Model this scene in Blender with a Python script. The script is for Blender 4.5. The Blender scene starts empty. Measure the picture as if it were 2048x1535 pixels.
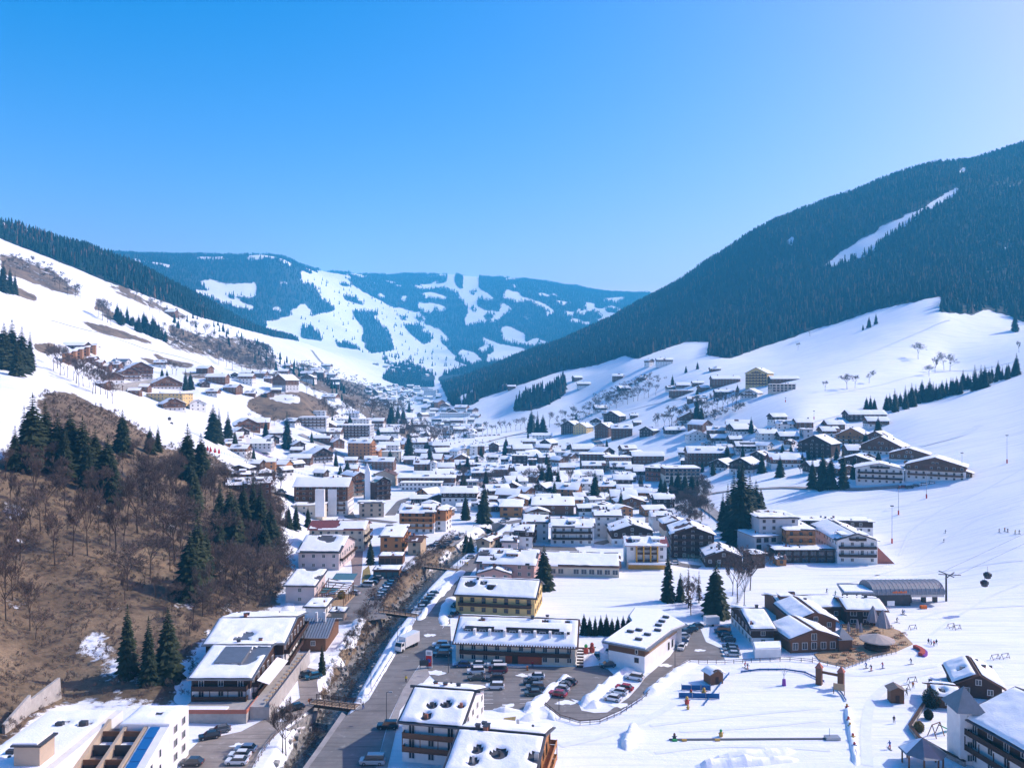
import bpy, bmesh, math, random
import numpy as np
from mathutils import Vector, Matrix
random.seed(7); RNG = np.random.default_rng(11)
scene = bpy.context.scene
COL = scene.collection
R = math.radians
# ---------------------------------------------------------------- camera
CAM_H, F, CX, CY = 75.0, 1600.0, 1024.0, 767.5
cam_d = bpy.data.cameras.new('camera'); cam = bpy.data.objects.new('camera', cam_d); COL.objects.link(cam)
cam.location = (0, 0, CAM_H); cam.rotation_euler = (R(90), 0, 0)
cam_d.sensor_width = 36.0; cam_d.lens = 36.0*F/2048.0
cam_d.clip_start = 1.0; cam_d.clip_end = 60000.0
scene.camera = cam
# ---------------------------------------------------------------- sky and sun
SUN_EL, SUN_AZ = 37.0, 72.0          # azimuth clockwise from the view direction (+Y)
world = bpy.data.worlds.new('World'); scene.world = world; world.use_nodes = True
wn = world.node_tree; wn.nodes.clear()
sky = wn.nodes.new('ShaderNodeTexSky'); sky.sky_type = 'NISHITA'; sky.sun_disc = False
sky.sun_elevation = R(SUN_EL); sky.sun_rotation = R(SUN_AZ)
sky.altitude = 1000; sky.air_density = 1.0; sky.dust_density = 2.3; sky.ozone_density = 0.0
hs = wn.nodes.new('ShaderNodeHueSaturation'); hs.inputs['Saturation'].default_value = 1.68
tint = wn.nodes.new('ShaderNodeMix'); tint.data_type = 'RGBA'; tint.blend_type = 'MULTIPLY'
tint.inputs[0].default_value = 1.0; tint.inputs[7].default_value = (1.80, 1.03, 1.12, 1)
bg = wn.nodes.new('ShaderNodeBackground'); bg.inputs['Strength'].default_value = 0.15
wo = wn.nodes.new('ShaderNodeOutputWorld')
wn.links.new(sky.outputs[0], hs.inputs['Color']); wn.links.new(hs.outputs[0], tint.inputs[6])
wn.links.new(tint.outputs[2], bg.inputs['Color']); wn.links.new(bg.outputs[0], wo.inputs['Surface'])
sun_d = bpy.data.lights.new('sun', 'SUN'); sun_d.energy = 3.55; sun_d.angle = R(0.5); sun_d.color = (1.0, 0.955, 0.89)
sun = bpy.data.objects.new('sun', sun_d); COL.objects.link(sun)
SUN_DIR = Vector((math.cos(R(SUN_EL))*math.sin(R(SUN_AZ)), math.cos(R(SUN_EL))*math.cos(R(SUN_AZ)), math.sin(R(SUN_EL))))
sun.rotation_euler = SUN_DIR.to_track_quat('Z', 'Y').to_euler(); sun.location = (300, 100, 400)
vs = scene.view_settings
vs.view_transform = 'Standard'; vs.look = 'None'; vs.gamma = 1.0; vs.use_curve_mapping = False; vs.exposure = 0.52
scene.render.engine = 'CYCLES'
cy = scene.cycles
cy.max_bounces = 5; cy.diffuse_bounces = 2; cy.glossy_bounces = 2; cy.transmission_bounces = 2; cy.volume_bounces = 1
cy.transparent_max_bounces = 4; cy.use_denoising = True; cy.sample_clamp_indirect = 4.0
cy.use_adaptive_sampling = True; cy.adaptive_threshold = 0.02
cy.caustics_reflective = False; cy.caustics_refractive = False
# ---------------------------------------------------------------- helpers
def tag(o, label=None, cat=None, group=None, kind=None):
    if label: o['label'] = label
    if cat: o['category'] = cat
    if group: o['group'] = group
    if kind: o['kind'] = kind
    return o
def empty(name, loc=(0, 0, 0), rz=0.0):
    o = bpy.data.objects.new(name, None); COL.objects.link(o); o.location = loc; o.rotation_euler = (0, 0, rz)
    o.empty_display_size = 0.5
    return o
def link(name, me, parent=None, loc=None, rz=None, mat=None):
    o = bpy.data.objects.new(name, me); COL.objects.link(o)
    if parent: o.parent = parent
    if loc is not None: o.location = loc
    if rz is not None: o.rotation_euler = (0, 0, rz)
    return o
MATS = {}
def mat(name, col, rough=0.8, spec=0.3, noise=0.0, scale=3.0, metal=0.0, bump=0.0, bscale=None, coat=0.0, emis=None, col2=None, stretch=None, sss=0.0):
    """procedural Principled material; object coordinates drive the colour grain"""
    if name in MATS: return MATS[name]
    m = bpy.data.materials.new(name); m.use_nodes = True
    nt = m.node_tree; b = nt.nodes['Principled BSDF']
    b.inputs['Base Color'].default_value = (*col, 1); b.inputs['Roughness'].default_value = rough
    b.inputs['Specular IOR Level'].default_value = spec; b.inputs['Metallic'].default_value = metal
    if coat: b.inputs['Coat Weight'].default_value = coat
    tc = None
    if noise or bump or col2:
        tc = nt.nodes.new('ShaderNodeTexCoord'); mp = nt.nodes.new('ShaderNodeMapping')
        nt.links.new(tc.outputs['Object'], mp.inputs[0])
        if stretch: mp.inputs['Scale'].default_value = stretch
    if noise or col2:
        n = nt.nodes.new('ShaderNodeTexNoise'); n.inputs['Scale'].default_value = scale; n.inputs['Detail'].default_value = 5; n.inputs['Roughness'].default_value = 0.65
        nt.links.new(mp.outputs[0], n.inputs['Vector'])
        mr = nt.nodes.new('ShaderNodeMapRange'); mr.inputs[1].default_value = 0.3; mr.inputs[2].default_value = 0.7
        nt.links.new(n.outputs['Fac'], mr.inputs[0])
        mx = nt.nodes.new('ShaderNodeMix'); mx.data_type = 'RGBA'
        a = tuple(max(0, c*(1-noise)) for c in col); bb = col2 if col2 else tuple(min(1, c*(1+noise)) for c in col)
        if col2: a = col
        mx.inputs[6].default_value = (*a, 1); mx.inputs[7].default_value = (*bb, 1)
        nt.links.new(mr.outputs[0], mx.inputs[0]); nt.links.new(mx.outputs[2], b.inputs['Base Color'])
    if bump:
        n2 = nt.nodes.new('ShaderNodeTexNoise'); n2.inputs['Scale'].default_value = bscale or scale*2; n2.inputs['Detail'].default_value = 4
        nt.links.new(mp.outputs[0], n2.inputs['Vector'])
        bp = nt.nodes.new('ShaderNodeBump'); bp.inputs['Strength'].default_value = bump; bp.inputs['Distance'].default_value = 0.3
        nt.links.new(n2.outputs['Fac'], bp.inputs['Height']); nt.links.new(bp.outputs[0], b.inputs['Normal'])
    if emis:
        b.inputs['Emission Color'].default_value = (*emis[:3], 1); b.inputs['Emission Strength'].default_value = emis[3]
    MATS[name] = m
    return m
class MB:
    """collects faces, then links them as one mesh object"""
    def __init__(s): s.v = []; s.f = []; s.m = []; s.mats = []; s.cur = 0
    def use(s, m):
        if m not in s.mats: s.mats.append(m)
        s.cur = s.mats.index(m); return s
    def face(s, pts):
        k = len(s.v); s.v.extend([tuple(p) for p in pts]); s.f.append(tuple(range(k, k+len(pts)))); s.m.append(s.cur); return s
    def idx(s, pts, faces):
        k = len(s.v); s.v.extend([tuple(p) for p in pts])
        for f in faces: s.f.append(tuple(k+i for i in f)); s.m.append(s.cur)
        return s
    def box(s, x0, y0, z0, x1, y1, z1):
        p = [(x0,y0,z0),(x1,y0,z0),(x1,y1,z0),(x0,y1,z0),(x0,y0,z1),(x1,y0,z1),(x1,y1,z1),(x0,y1,z1)]
        return s.idx(p, [(0,3,2,1),(4,5,6,7),(0,1,5,4),(1,2,6,5),(2,3,7,6),(3,0,4,7)])
    def bar(s, a, b, w, h=None):
        """square bar between two points"""
        a = Vector(a); b = Vector(b); d = (b-a); 
        if d.length < 1e-6: return s
        d.normalize(); up = Vector((0,0,1)) if abs(d.z) < 0.95 else Vector((1,0,0))
        u = d.cross(up).normalized()*(w/2); v = u.cross(d).normalized()*((h or w)/2)
        p = [a-u-v, a+u-v, a+u+v, a-u+v, b-u-v, b+u-v, b+u+v, b-u+v]
        return s.idx(p, [(0,3,2,1),(4,5,6,7),(0,1,5,4),(1,2,6,5),(2,3,7,6),(3,0,4,7)])
    def cyl(s, a, b, r0, r1=None, n=8, caps=True):
        a = Vector(a); b = Vector(b); r1 = r0 if r1 is None else r1; d = (b-a).normalized()
        up = Vector((0,0,1)) if abs(d.z) < 0.95 else Vector((1,0,0))
        u = d.cross(up).normalized(); v = u.cross(d)
        p = []
        for c, r in ((a, r0), (b, r1)):
            for i in range(n): t = 2*math.pi*i/n; p.append(c+u*(r*math.cos(t))+v*(r*math.sin(t)))
        f = [(i, n+i, n+(i+1) % n, (i+1) % n) for i in range(n)]
        if caps: f += [tuple(range(n)), tuple(range(2*n-1, n-1, -1))]
        return s.idx(p, f)
    def lathe(s, prof, n=12, c=(0,0,0)):
        p = []
        for r, z in prof:
            for i in range(n): t = 2*math.pi*i/n; p.append((c[0]+r*math.cos(t), c[1]+r*math.sin(t), c[2]+z))
        f = []
        for j in range(len(prof)-1):
            for i in range(n): f.append((j*n+i, j*n+(i+1) % n, (j+1)*n+(i+1) % n, (j+1)*n+i))
        return s.idx(p, f)
    def prism(s, poly, z0, z1):
        n = len(poly); a = sum(poly[i][0]*poly[(i+1)%n][1]-poly[(i+1)%n][0]*poly[i][1] for i in range(n))
        if a < 0: poly = poly[::-1]
        p = [(x, y, z0) for x, y in poly]+[(x, y, z1) for x, y in poly]
        return s.idx(p, [tuple(range(n-1, -1, -1)), tuple(range(n, 2*n))]+[(i, (i+1) % n, n+(i+1) % n, n+i) for i in range(n)])
    def mesh(s, name='m', smooth=False):
        me = bpy.data.meshes.new(name); me.from_pydata(s.v, [], s.f)
        for m in s.mats: me.materials.append(m)
        if len(s.mats) > 1: me.polygons.foreach_set('material_index', s.m)
        if smooth: me.polygons.foreach_set('use_smooth', [True]*len(s.f))
        me.update(); return me
    def build(s, name, parent=None, loc=None, rz=None, smooth=False):
        return link(name, s.mesh(name, smooth), parent, loc, rz)
def copy_tree(o, parent=None):
    c = o.copy(); COL.objects.link(c); c.parent = parent
    for ch in o.children: copy_tree(ch, c)
    return c
ORD = ['first','second','third','fourth','fifth','sixth','seventh','eighth','ninth','tenth','eleventh','twelfth','thirteenth','fourteenth','fifteenth','sixteenth','seventeenth','eighteenth','nineteenth','twentieth']
def ordinal(i): return ORD[i] if i < 20 else ('%d%s' % (i+1, {1:'st',2:'nd',3:'rd'}.get((i+1) % 10, 'th') if (i+1) % 100 not in (11,12,13) else 'th'))
# ---------------------------------------------------------------- terrain
# height control: photo pixel + distance along the view axis (m) -> a point of the valley
CTRL = [(p[0], p[1], p[2]) for p in [
 # near left hillside
 (0,1400,176),(0,1200,216),(0,1000,272),(0,870,322),(-120,1100,215),(-150,900,280),(0,800,372),
 (150,1380,190),(150,1200,226),(150,1050,270),(150,900,340),(300,1200,240),(300,1080,290),(300,960,360),
 (430,1180,262),(430,1080,310),(430,980,380),(500,1080,330),(330,890,420),(420,910,450),(200,830,420),(90,790,420),
 (510,1180,286),(545,1060,360),(540,990,420),(250,1330,200),(100,1480,160),(-100,1480,150),
 # piste behind it
 (400,872,520),(500,917,560),(620,947,610),(300,832,520),(200,784,560),(130,742,600),(60,695,640),(-60,640,640),(-100,740,450),
 # hamlet on the left slope and the upper piste
 (270,768,750),(320,802,700),(400,830,690),(470,870,680),(560,905,690),(450,750,880),(555,775,900),(600,790,860),(520,830,780),(640,830,860),
 (300,700,1000),(150,622,1000),(0,540,1000),(-150,460,1000),(450,742,1150),(600,748,1400),(700,795,1250),(250,565,1300),(100,530,1200),(400,640,1400),
 (760,815,1400),(520,690,1700),
 # left forest spur
 (0,484,1800),(-200,415,1800),(230,543,2000),(400,606,2200),(500,654,2400),(640,698,2700),(500,690,1900),(620,722,2100),(700,747,2400),(755,763,2600),
 # far range
 (300,545,4000),(400,600,3900),(560,536,4800),(700,546,6500),(900,552,7000),(1060,560,7200),(1320,586,7500),(1600,600,7500),(100,520,4000),
 (560,620,4300),(700,640,4800),(650,700,3600),(760,722,3600),(850,702,4800),(900,650,5500),(1000,660,5500),(960,722,4200),(1080,692,5000),(900,742,3600),(870,766,3000),
 (1200,640,6000),(800,600,5800),(1050,600,6300),
 # right mountain
 (2048,292,2300),(2300,215,2300),(1850,337,2200),(1700,406,2150),(1560,457,2100),(1480,506,2100),(1330,589,2200),(1200,651,2300),(1100,692,2400),(1000,732,2400),(880,776,2300),
 (900,808,1500),(960,800,1450),(1110,747,1500),(1270,714,1350),(1415,692,1300),(1420,716,1150),(1550,702,1150),(1700,652,1150),(1880,597,1150),(1880,627,1060),(2048,652,1060),(2250,590,1060),
 (1700,540,1600),(1900,450,1700),(1500,622,1600),(1300,662,1800),(2048,450,1650),(1100,720,1900),
 # right snow slopes
 (1700,762,800),(1530,782,820),(1300,802,1000),(1300,742,1200),(1150,802,1250),(1000,832,1300),(1050,792,1350),(1200,862,900),(1400,872,720),(1100,872,950),(1450,852,720),(1600,832,650),(1850,772,760),(2048,702,900),(2250,640,900),
 (1700,882,590),(1830,832,600),(1950,792,620),(2048,757,640),(2200,700,640),(1850,802,700),(1900,720,950),
 (2048,900,460),(2048,1000,375),(2048,1100,315),(2200,1000,360),(1800,972,440),(1650,962,470),(1500,952,530),(1450,990,480),(1780,1100,355),(1900,1050,370),(1600,902,580),(1500,892,620),(1400,922,640),
]]
pts = [((px-CX)/F, math.log(Y), (CAM_H-(py-CY)/F*Y)/Y) for px, py, Y in CTRL]
def flat(px, Y, z=0.0): pts.append(((px-CX)/F, math.log(Y), z/Y))
for Y in (90, 130, 170, 210, 260, 310):
    for px in (640, 900, 1200, 1500, 1800, 2048, 2300):
        if (px >= 1800 and Y > 280): continue
        flat(px, Y)
for px, Y in ((430,150),(430,180),(480,220),(560,270),(620,320),(640,380),(640,440),(680,520),(800,360),(1000,360),(1250,360),(1500,360),(1650,345),(800,440),(1000,440),(1250,440),(1400,420),(800,540),(1000,540),(1200,540),(1320,520),(300,130),(300,90),(700,600),(-100,90)): flat(px, Y)
for px, Y, z in ((850,700,0),(1000,700,0),(1150,700,2),(900,850,4),(1020,850,5),(750,760,8),(880,1100,9),(960,1100,10),(850,1400,15),(840,1800,23),(835,2200,31),(838,2600,48),(1150,800,8)): flat(px, Y, z)
# ground behind the crests
for px, Y, z in ((0,3200,420),(1500,3500,420),(2048,3600,700),(1100,3600,180),(560,7500,800),(900,10000,900),(1320,10000,850),(2048,10000,900),(0,8000,700),(-300,10000,700),(0,2500,330),(-200,3000,420),(230,3000,330),(1850,3200,600)): flat(px, Y, z)
P = np.array(pts)
def tps(d2): return np.where(d2 > 1e-12, d2*np.log(np.maximum(d2, 1e-12)), 0.0)
LS = 0.42   # weight of log distance against lateral angle
PC = np.stack([P[:, 0], P[:, 1]*LS], 1)
A = tps(((PC[:, None, :]-PC[None, :, :])**2).sum(-1)); n = len(P); A[np.arange(n), np.arange(n)] += 2e-4
Q = np.concatenate([np.ones((n, 1)), PC], 1)
W = np.linalg.solve(np.block([[A, Q], [Q.T, np.zeros((3, 3))]]), np.concatenate([P[:, 2], np.zeros(3)]))
def hash2(ix, iy, s):
    h = (ix.astype(np.int64)*374761393+iy.astype(np.int64)*668265263+s*982451653) & 0xffffffff
    h = ((h ^ (h >> 13))*1274126177) & 0xffffffff
    return ((h ^ (h >> 16)) & 0xffff)/65535.0
def vnoise(x, y, s=0):
    ix = np.floor(x); iy = np.floor(y); fx = x-ix; fy = y-iy; fx = fx*fx*(3-2*fx); fy = fy*fy*(3-2*fy)
    a = hash2(ix, iy, s); b = hash2(ix+1, iy, s); c = hash2(ix, iy+1, s); d = hash2(ix+1, iy+1, s)
    return (a*(1-fx)+b*fx)*(1-fy)+(c*(1-fx)+d*fx)*fy
def fbm(x, y, o=4, s=0):
    v = 0; a = 0.5
    for i in range(o): v = v+a*(vnoise(x, y, s+i)-0.5); x = x*2.03+17; y = y*2.03+5; a *= 0.5
    return v
def inpoly(px, py, poly):
    r = np.zeros(px.shape, bool); n = len(poly); j = n-1
    for i in range(n):
        xi, yi = poly[i]; xj, yj = poly[j]
        c = ((yi > py) != (yj > py)) & (px < (xj-xi)*(py-yi)/((yj-yi) if yj != yi else 1e-9)+xi)
        r ^= c; j = i
    return r
def polydist(x, y, pl):
    """distance to a polyline and position along it"""
    d = np.full(x.shape, 1e9)
    for (ax, ay), (bx, by) in zip(pl[:-1], pl[1:]):
        vx, vy = bx-ax, by-ay; L = vx*vx+vy*vy
        t = np.clip(((x-ax)*vx+(y-ay)*vy)/L, 0, 1)
        d = np.minimum(d, np.hypot(x-ax-t*vx, y-ay-t*vy))
    return d
def g0(px, py, z=0.0):
    """photo pixel -> point of the flat valley floor (or of a level z)"""
    Y = (CAM_H-z)*F/(py-CY); return ((px-CX)/F*Y, Y)
RIVER = [g0(*p) for p in ((545,1640),(590,1535),(630,1455),(658,1408),(704,1335),(748,1270),(790,1220),(830,1172),(868,1136),(915,1100),(940,1080),(990,1050))]
def ss(a, b, x): t = np.clip((x-a)/(b-a), 0, 1); return t*t*(3-2*t)
RIVER_D = 5.0
def height(x, y):
    x = np.asarray(x, float); y = np.asarray(y, float); sh = x.shape; x = x.ravel(); y = y.ravel(); out = np.empty(x.shape)
    for k in range(0, len(x), 20000):
        xx = x[k:k+20000]; yy = np.maximum(y[k:k+20000], 30.0)
        u = xx/yy; v = np.log(yy)*LS
        d2 = (u[:, None]-PC[None, :, 0])**2+(v[:, None]-PC[None, :, 1])**2
        q = tps(d2)@W[:n]+W[n]+W[n+1]*u+W[n+2]*v
        z = q*yy
        fl = 1.6*(1-ss(500, 900, yy))                       # level valley floor
        z = np.where(z > 0, z*z/(z+fl+1e-6), z*ss(620, 900, yy))
        z = np.maximum(z, -3)
        amp = ss(1.5, 14.0, z)
        z = z+amp*(fbm(xx/22, yy/22, 3, 3)*2.2*(1-ss(500, 1500, yy))*ss(-0.1, -0.25, u)
             +fbm(xx/160, yy/160, 4, 9)*16*ss(500, 1600, yy)+fbm(xx/600, yy/600, 4, 19)*70*ss(2600, 4200, yy)+fbm(xx/330, yy/420, 3, 57)*60*ss(150, 330, z)*ss(1100, 1500, yy)*(1-ss(2600, 3200, yy))+fbm(xx/40, yy/40, 3, 5)*1.0*ss(300, 900, yy))
        d = polydist(xx, yy, RIVER)
        z = z-RIVER_D*(1-ss(2.2, 6.2, d))*(yy < 500)
        out[k:k+20000] = z
    return out.reshape(sh)
# fan-shaped sheet, finer near the camera
NU, NV = 860, 640
us = np.linspace(-0.86, 0.86, NU); ys = np.concatenate([[20, 50, 80], np.exp(np.linspace(math.log(105), math.log(8300), NV-3))])
GX = us[None, :]*ys[:, None]; GY = np.repeat(ys[:, None], NU, 1)
GZ = height(GX, GY)
def zat(x, y):
    """terrain height from the built sheet"""
    x = np.asarray(x, float); y = np.asarray(y, float)
    fu = np.clip((x/np.maximum(y, 20)-us[0])/(us[1]-us[0]), 0, NU-1.001); fv = np.clip(np.interp(y, ys, np.arange(NV)), 0, NV-1.001)
    iu = fu.astype(int); iv = fv.astype(int); a = fu-iu; b = fv-iv
    return (GZ[iv, iu]*(1-a)+GZ[iv, iu+1]*a)*(1-b)+(GZ[iv+1, iu]*(1-a)+GZ[iv+1, iu+1]*a)*b
_t = np.exp(np.linspace(math.log(70), math.log(8250), 5000))
def at(px, py, ymin=70, ymax=8250):
    """photo pixel -> first point of the terrain on that line of sight"""
    Y = _t[(_t >= ymin) & (_t <= ymax)]
    z = CAM_H-(py-CY)/F*Y; h = zat((px-CX)/F*Y, Y)
    hit = np.nonzero(h >= z)[0]
    i = hit[0] if len(hit) else int(np.argmin(z-h))
    Yh = Y[i]
    if len(hit) and i > 0:
        a = (z[i-1]-h[i-1]); b = (h[i]-z[i]); Yh = Y[i-1]+(Y[i]-Y[i-1])*a/max(a+b, 1e-9)
    x = (px-CX)/F*Yh
    return Vector((x, Yh, float(zat(x, Yh))))
def zone(sx, ox, oy, L): return [(ox+a*sx, oy+b*sx) for a, b in L]
Z1 = lambda L: zone(.34195, 0, 400, L)
Z2 = lambda L: zone(.34195, 600, 450, L)
Z3 = lambda L: zone(.3908, 1250, 250, L)
Z7 = lambda L: zone(.1953, 100, 660, L)
GPX = CX+GX/GY*F; GPY = CY-(GZ-CAM_H)/GY*F
forest = np.zeros(GX.shape); brown = np.zeros(GX.shape)
def paint(arr, poly, val, y0, y1):
    m = (GY > y0) & (GY < y1); xs = [p[0] for p in poly]; yy = [p[1] for p in poly]
    m &= (GPX > min(xs)) & (GPX < max(xs)) & (GPY > min(yy)) & (GPY < max(yy))
    k = np.nonzero(m); s = inpoly(GPX[k], GPY[k], poly); arr[k[0][s], k[1][s]] = val
# far range: wooded, with pistes and clearings
forest[(GY > 2900) & (GZ > 55)] = 1
for L in [[(0,265),(60,285),(110,270),(190,290),(240,320),(310,345),(330,375),(430,420),(520,470),(620,500),(700,520),(740,545),(720,580),(800,600),(850,640),(880,690),(960,730),(1020,745),(1065,790),(1000,830),(1040,900),(800,960),(600,960),(400,960),(-200,960),(-200,560),(0,550)],
          [(860,285),(905,290),(900,340),(950,385),(955,290),(1000,295),(1045,305),(1040,370),(1100,400),(1140,440),(1180,450),(1230,480),(1250,500),(1190,520),(1160,560),(1060,570),(970,590),(960,560),(985,490),(930,420),(900,390),(870,380),(700,355),(700,345),(800,350),(850,335)],
          [(700,400),(760,390),(830,410),(900,440),(820,430),(740,430)],[(690,470),(750,455),(830,470),(870,510),(780,490),(700,490)],[(1200,370),(1265,400),(1210,392)],
          [(1310,420),(1400,450),(1490,500),(1480,525),(1420,490)],[(1600,390),(1700,440),(1640,415)],[(1760,430),(1890,420),(1900,435),(1840,458)],
          [(1680,465),(1750,490),(1830,470),(1930,520),(1870,550),(1800,590),(1720,550),(1780,550),(1740,510)],[(1280,520),(1360,540),(1320,552)],[(440,390),(530,430),(470,425)],
          [(1060,650),(1150,690),(1300,720),(1330,730),(1120,800),(1130,720),(1080,690)],[(1170,600),(1220,590),(1320,640),(1310,690),(1380,660),(1460,690),(1350,715),(1250,690),(1190,680)],
          [(690,272),(860,276),(1200,300),(1140,312),(1050,305),(860,290),(730,290)],[(1190,315),(1320,285),(1410,296),(1330,312),(1220,328)],[(1040,720),(1090,700),(1110,720),(1060,760)],[(580,455),(630,465),(600,472)],[(1620,510),(1680,500),(1660,535)],
          [(1090,760),(1150,740),(1330,735),(1200,790),(1090,800)]]:
    paint(forest, Z2(L), 0, 2900, 10500)
for L in [[(1160,475),(1230,465),(1330,490),(1520,485),(1490,520),(1500,565),(1430,570),(1340,555),(1240,545),(1210,520)],[(1130,520),(1260,540),(1400,590),(1500,630),(1480,645),(1300,605),(1140,545)],[(1560,465),(1640,480),(1760,490),(1650,502)],
          [(1640,355),(1700,362),(1700,390),(1840,460),(1870,450),(1860,410),(2047,470),(2047,900),(1620,690),(1700,680),(1790,690),(1940,650),(1860,560),(1880,530),(1800,490),(1830,470),(1720,400)]]:
    paint(forest, Z1(L), 0, 2900, 10500)
for L in [[(0,340),(60,345),(110,390),(120,430),(180,460),(200,500),(110,520),(0,550),(-60,500)],[(230,340),(300,345),(310,375),(270,380),(230,360)],[(245,410),(300,420),(385,460),(370,470),(260,440)],
          [(300,500),(400,510),(480,500),(430,540),(480,590),(530,640),(540,700),(550,730),(420,750),(380,720),(360,680),(370,600),(330,560)],[(600,590),(680,580),(750,620),(775,680),(720,700),(650,640)],[(0,590),(100,620),(140,680),(0,660)],[(200,680),(300,700),(350,730),(220,712)],
          [(680,530),(715,540),(715,570),(675,560)],[(560,530),(650,548),(600,562)],[(810,660),(900,700),(940,730),(900,790),(1000,830),(960,800),(880,740),(830,690)],[(520,840),(600,810),(700,830),(790,880),(780,950),(600,950),(480,900)],
          [(985,395),(1040,395),(1070,440),(1140,440),(1180,470),(1165,510),(1080,500),(1030,470),(1030,430)],[(1780,490),(1850,490),(1870,520),(1800,510)],[(1070,520),(1140,520),(1130,545),(1070,550)]]:
    paint(forest, Z2(L), 1, 2300, 10500)
_n = fbm(GX/260, GY/420, 4, 41)+0.5*fbm(GX/90, GY/160, 3, 43)
forest[(GY > 3000) & (_n > 0.17)] = 0
forest[(GY > 3000) & (_n < -0.30) & (GZ > 120) & (GPX > 560)] = 1
# left spur
paint(forest, Z1([(-900,-200),(-300,100),(0,150),(100,170),(330,240),(560,300),(740,370),(900,410),(1100,480),(1250,530),(1400,580),(1600,650),(1750,700),(1900,800),(1890,840),(1780,830),(1600,800),(1480,770),(1300,720),(1150,680),(1000,610),(830,550),(700,500),(600,470),(330,405),(100,330),(0,300),(-300,230),(-900,100)]), 1, 1250, 3300)
for L in [[(60,330),(130,315),(190,350),(110,350)],[(120,300),(150,320),(120,330)],[(940,555),(960,560),(950,590)],[(1080,600),(1110,605),(1090,615)]]: paint(forest, Z1(L), 0, 1200, 3300)
forest[(GY > 2000) & (GY < 3300) & (GPX < 420) & (GZ > 240)] = 1
# right mountain
paint(forest, Z3([(-960,1290),(-900,1420),(-880,1440),(-770,1430),(-740,1400),(-620,1360),(-480,1310),(-330,1260),(-150,1230),(0,1180),(60,1200),(160,1160),(310,1110),(430,1110),(420,1180),(540,1195),(690,1140),(850,1090),(950,1050),(1100,1010),(1290,945),(1620,875),(1605,960),(1700,965),(1780,970),(1840,945),(1970,980),(2042,1010),(2600,1000),(2600,-600),(2000,-100),(1000,200),(0,800),(-600,1150)]), 1, 880, 3900)
for L in [[(970,750),(1060,690),(1100,650),(1200,590),(1400,480),(1500,440),(1580,390),(1700,315),(1710,335),(1640,400),(1560,430),(1430,520),(1320,580),(1270,650),(1150,700),(1090,720),(1050,725)],[(800,615),(865,570),(860,615)],[(1895,655),(1980,615),(1960,645)],[(1700,240),(1740,210),(1750,260),(1710,270)],[(1960,310),(2000,310),(1980,345)]]: paint(forest, Z3(L), 0, 900, 3000)
paint(forest, [(912,800),(935,775),(925,790),(965,770),(925,808)], 0, 1300, 3000)
paint(forest, Z2([(1245,1060),(1300,1000),(1450,960),(1540,900),(1555,990),(1450,1050),(1400,1075),(1250,1095)]), 1, 900, 1700)
# bare brown grass and undergrowth
NEARHILL = [(-200,905),(0,905),(60,900),(100,850),(60,800),(90,785),(230,825),(330,890),(420,905),(480,945),(560,978),(572,1000),(565,1100),(590,1140),(562,1190),(556,1215),(500,1240),(440,1250),(390,1310),(385,1390),(370,1412),(250,1415),(120,1412),(60,1450),(20,1500),(-200,1600)]
paint(brown, NEARHILL, 0.80, 60, 475)
for L in [[(0,1010),(60,1005),(108,1022),(62,1045),(55,1066),(0,1045)],[(140,1272),(198,1255),(232,1300),(262,1330),(300,1350),(240,1350),(178,1345),(170,1310)],[(-10,1200),(20,1195),(62,1210),(60,1222),(0,1215)],[(172,995),(200,1002),(250,1030),(245,1034),(200,1015)],[(330,1055),(350,1070),(355,1090),(335,1080)],[(100,1275),(130,1272),(125,1282)]]: paint(brown, L, 0.30, 60, 475)
paint(brown, [(290,1150),(340,1180),(390,1200),(370,1215),(310,1180)], 0.42, 60, 475)
for L in [[(100,787),(120,781),(149,787),(178,802),(225,826),(266,849),(283,862),(240,862),(203,836),(188,828),(139,810),(100,793)]]: paint(brown, L, 1.0, 300, 520)
BANK = [(636,1440),(632,1400),(650,1350),(690,1295),(720,1240),(768,1190),(800,1150),(830,1118),(868,1088),(905,1066),(925,1076),(890,1115),(860,1150),(830,1195),(780,1262),(740,1330),(705,1395),(660,1440),(640,1500),(640,1560),(560,1560),(580,1490)]
paint(brown, BANK, 0.93, 100, 480)
for L, v in [([(1450,1170),(1530,1130),(1760,1115),(1880,1165),(1990,1250),(1900,1270),(1700,1285),(1560,1285),(1440,1210)],1),([(1530,1147),(1700,1132),(1790,1155),(1720,1185),(1640,1180)],0),([(450,700),(560,715),(720,765),(850,815),(950,860),(830,830),(640,795),(560,765)],.9),
          ([(90,505),(150,530),(230,570),(200,592),(100,560),(60,540)],.95),([(190,840),(300,835),(370,880),(280,905),(210,880)],1),([(880,750),(1000,760),(1200,790),(1400,800),(1560,850),(1640,990),(1500,1000),(1250,930),(1000,870)],.62),
          ([(1640,1000),(1700,960),(1800,1000),(2047,1090),(2047,1160),(1850,1120),(1740,1060)],.7),([(0,300),(100,330),(330,420),(480,560),(420,560),(200,440),(0,400)],.66),([(600,480),(850,560),(1150,680),(1130,700),(900,640),(700,560)],.5)]: paint(brown, Z1(L), v, 450, 2600)
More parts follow.
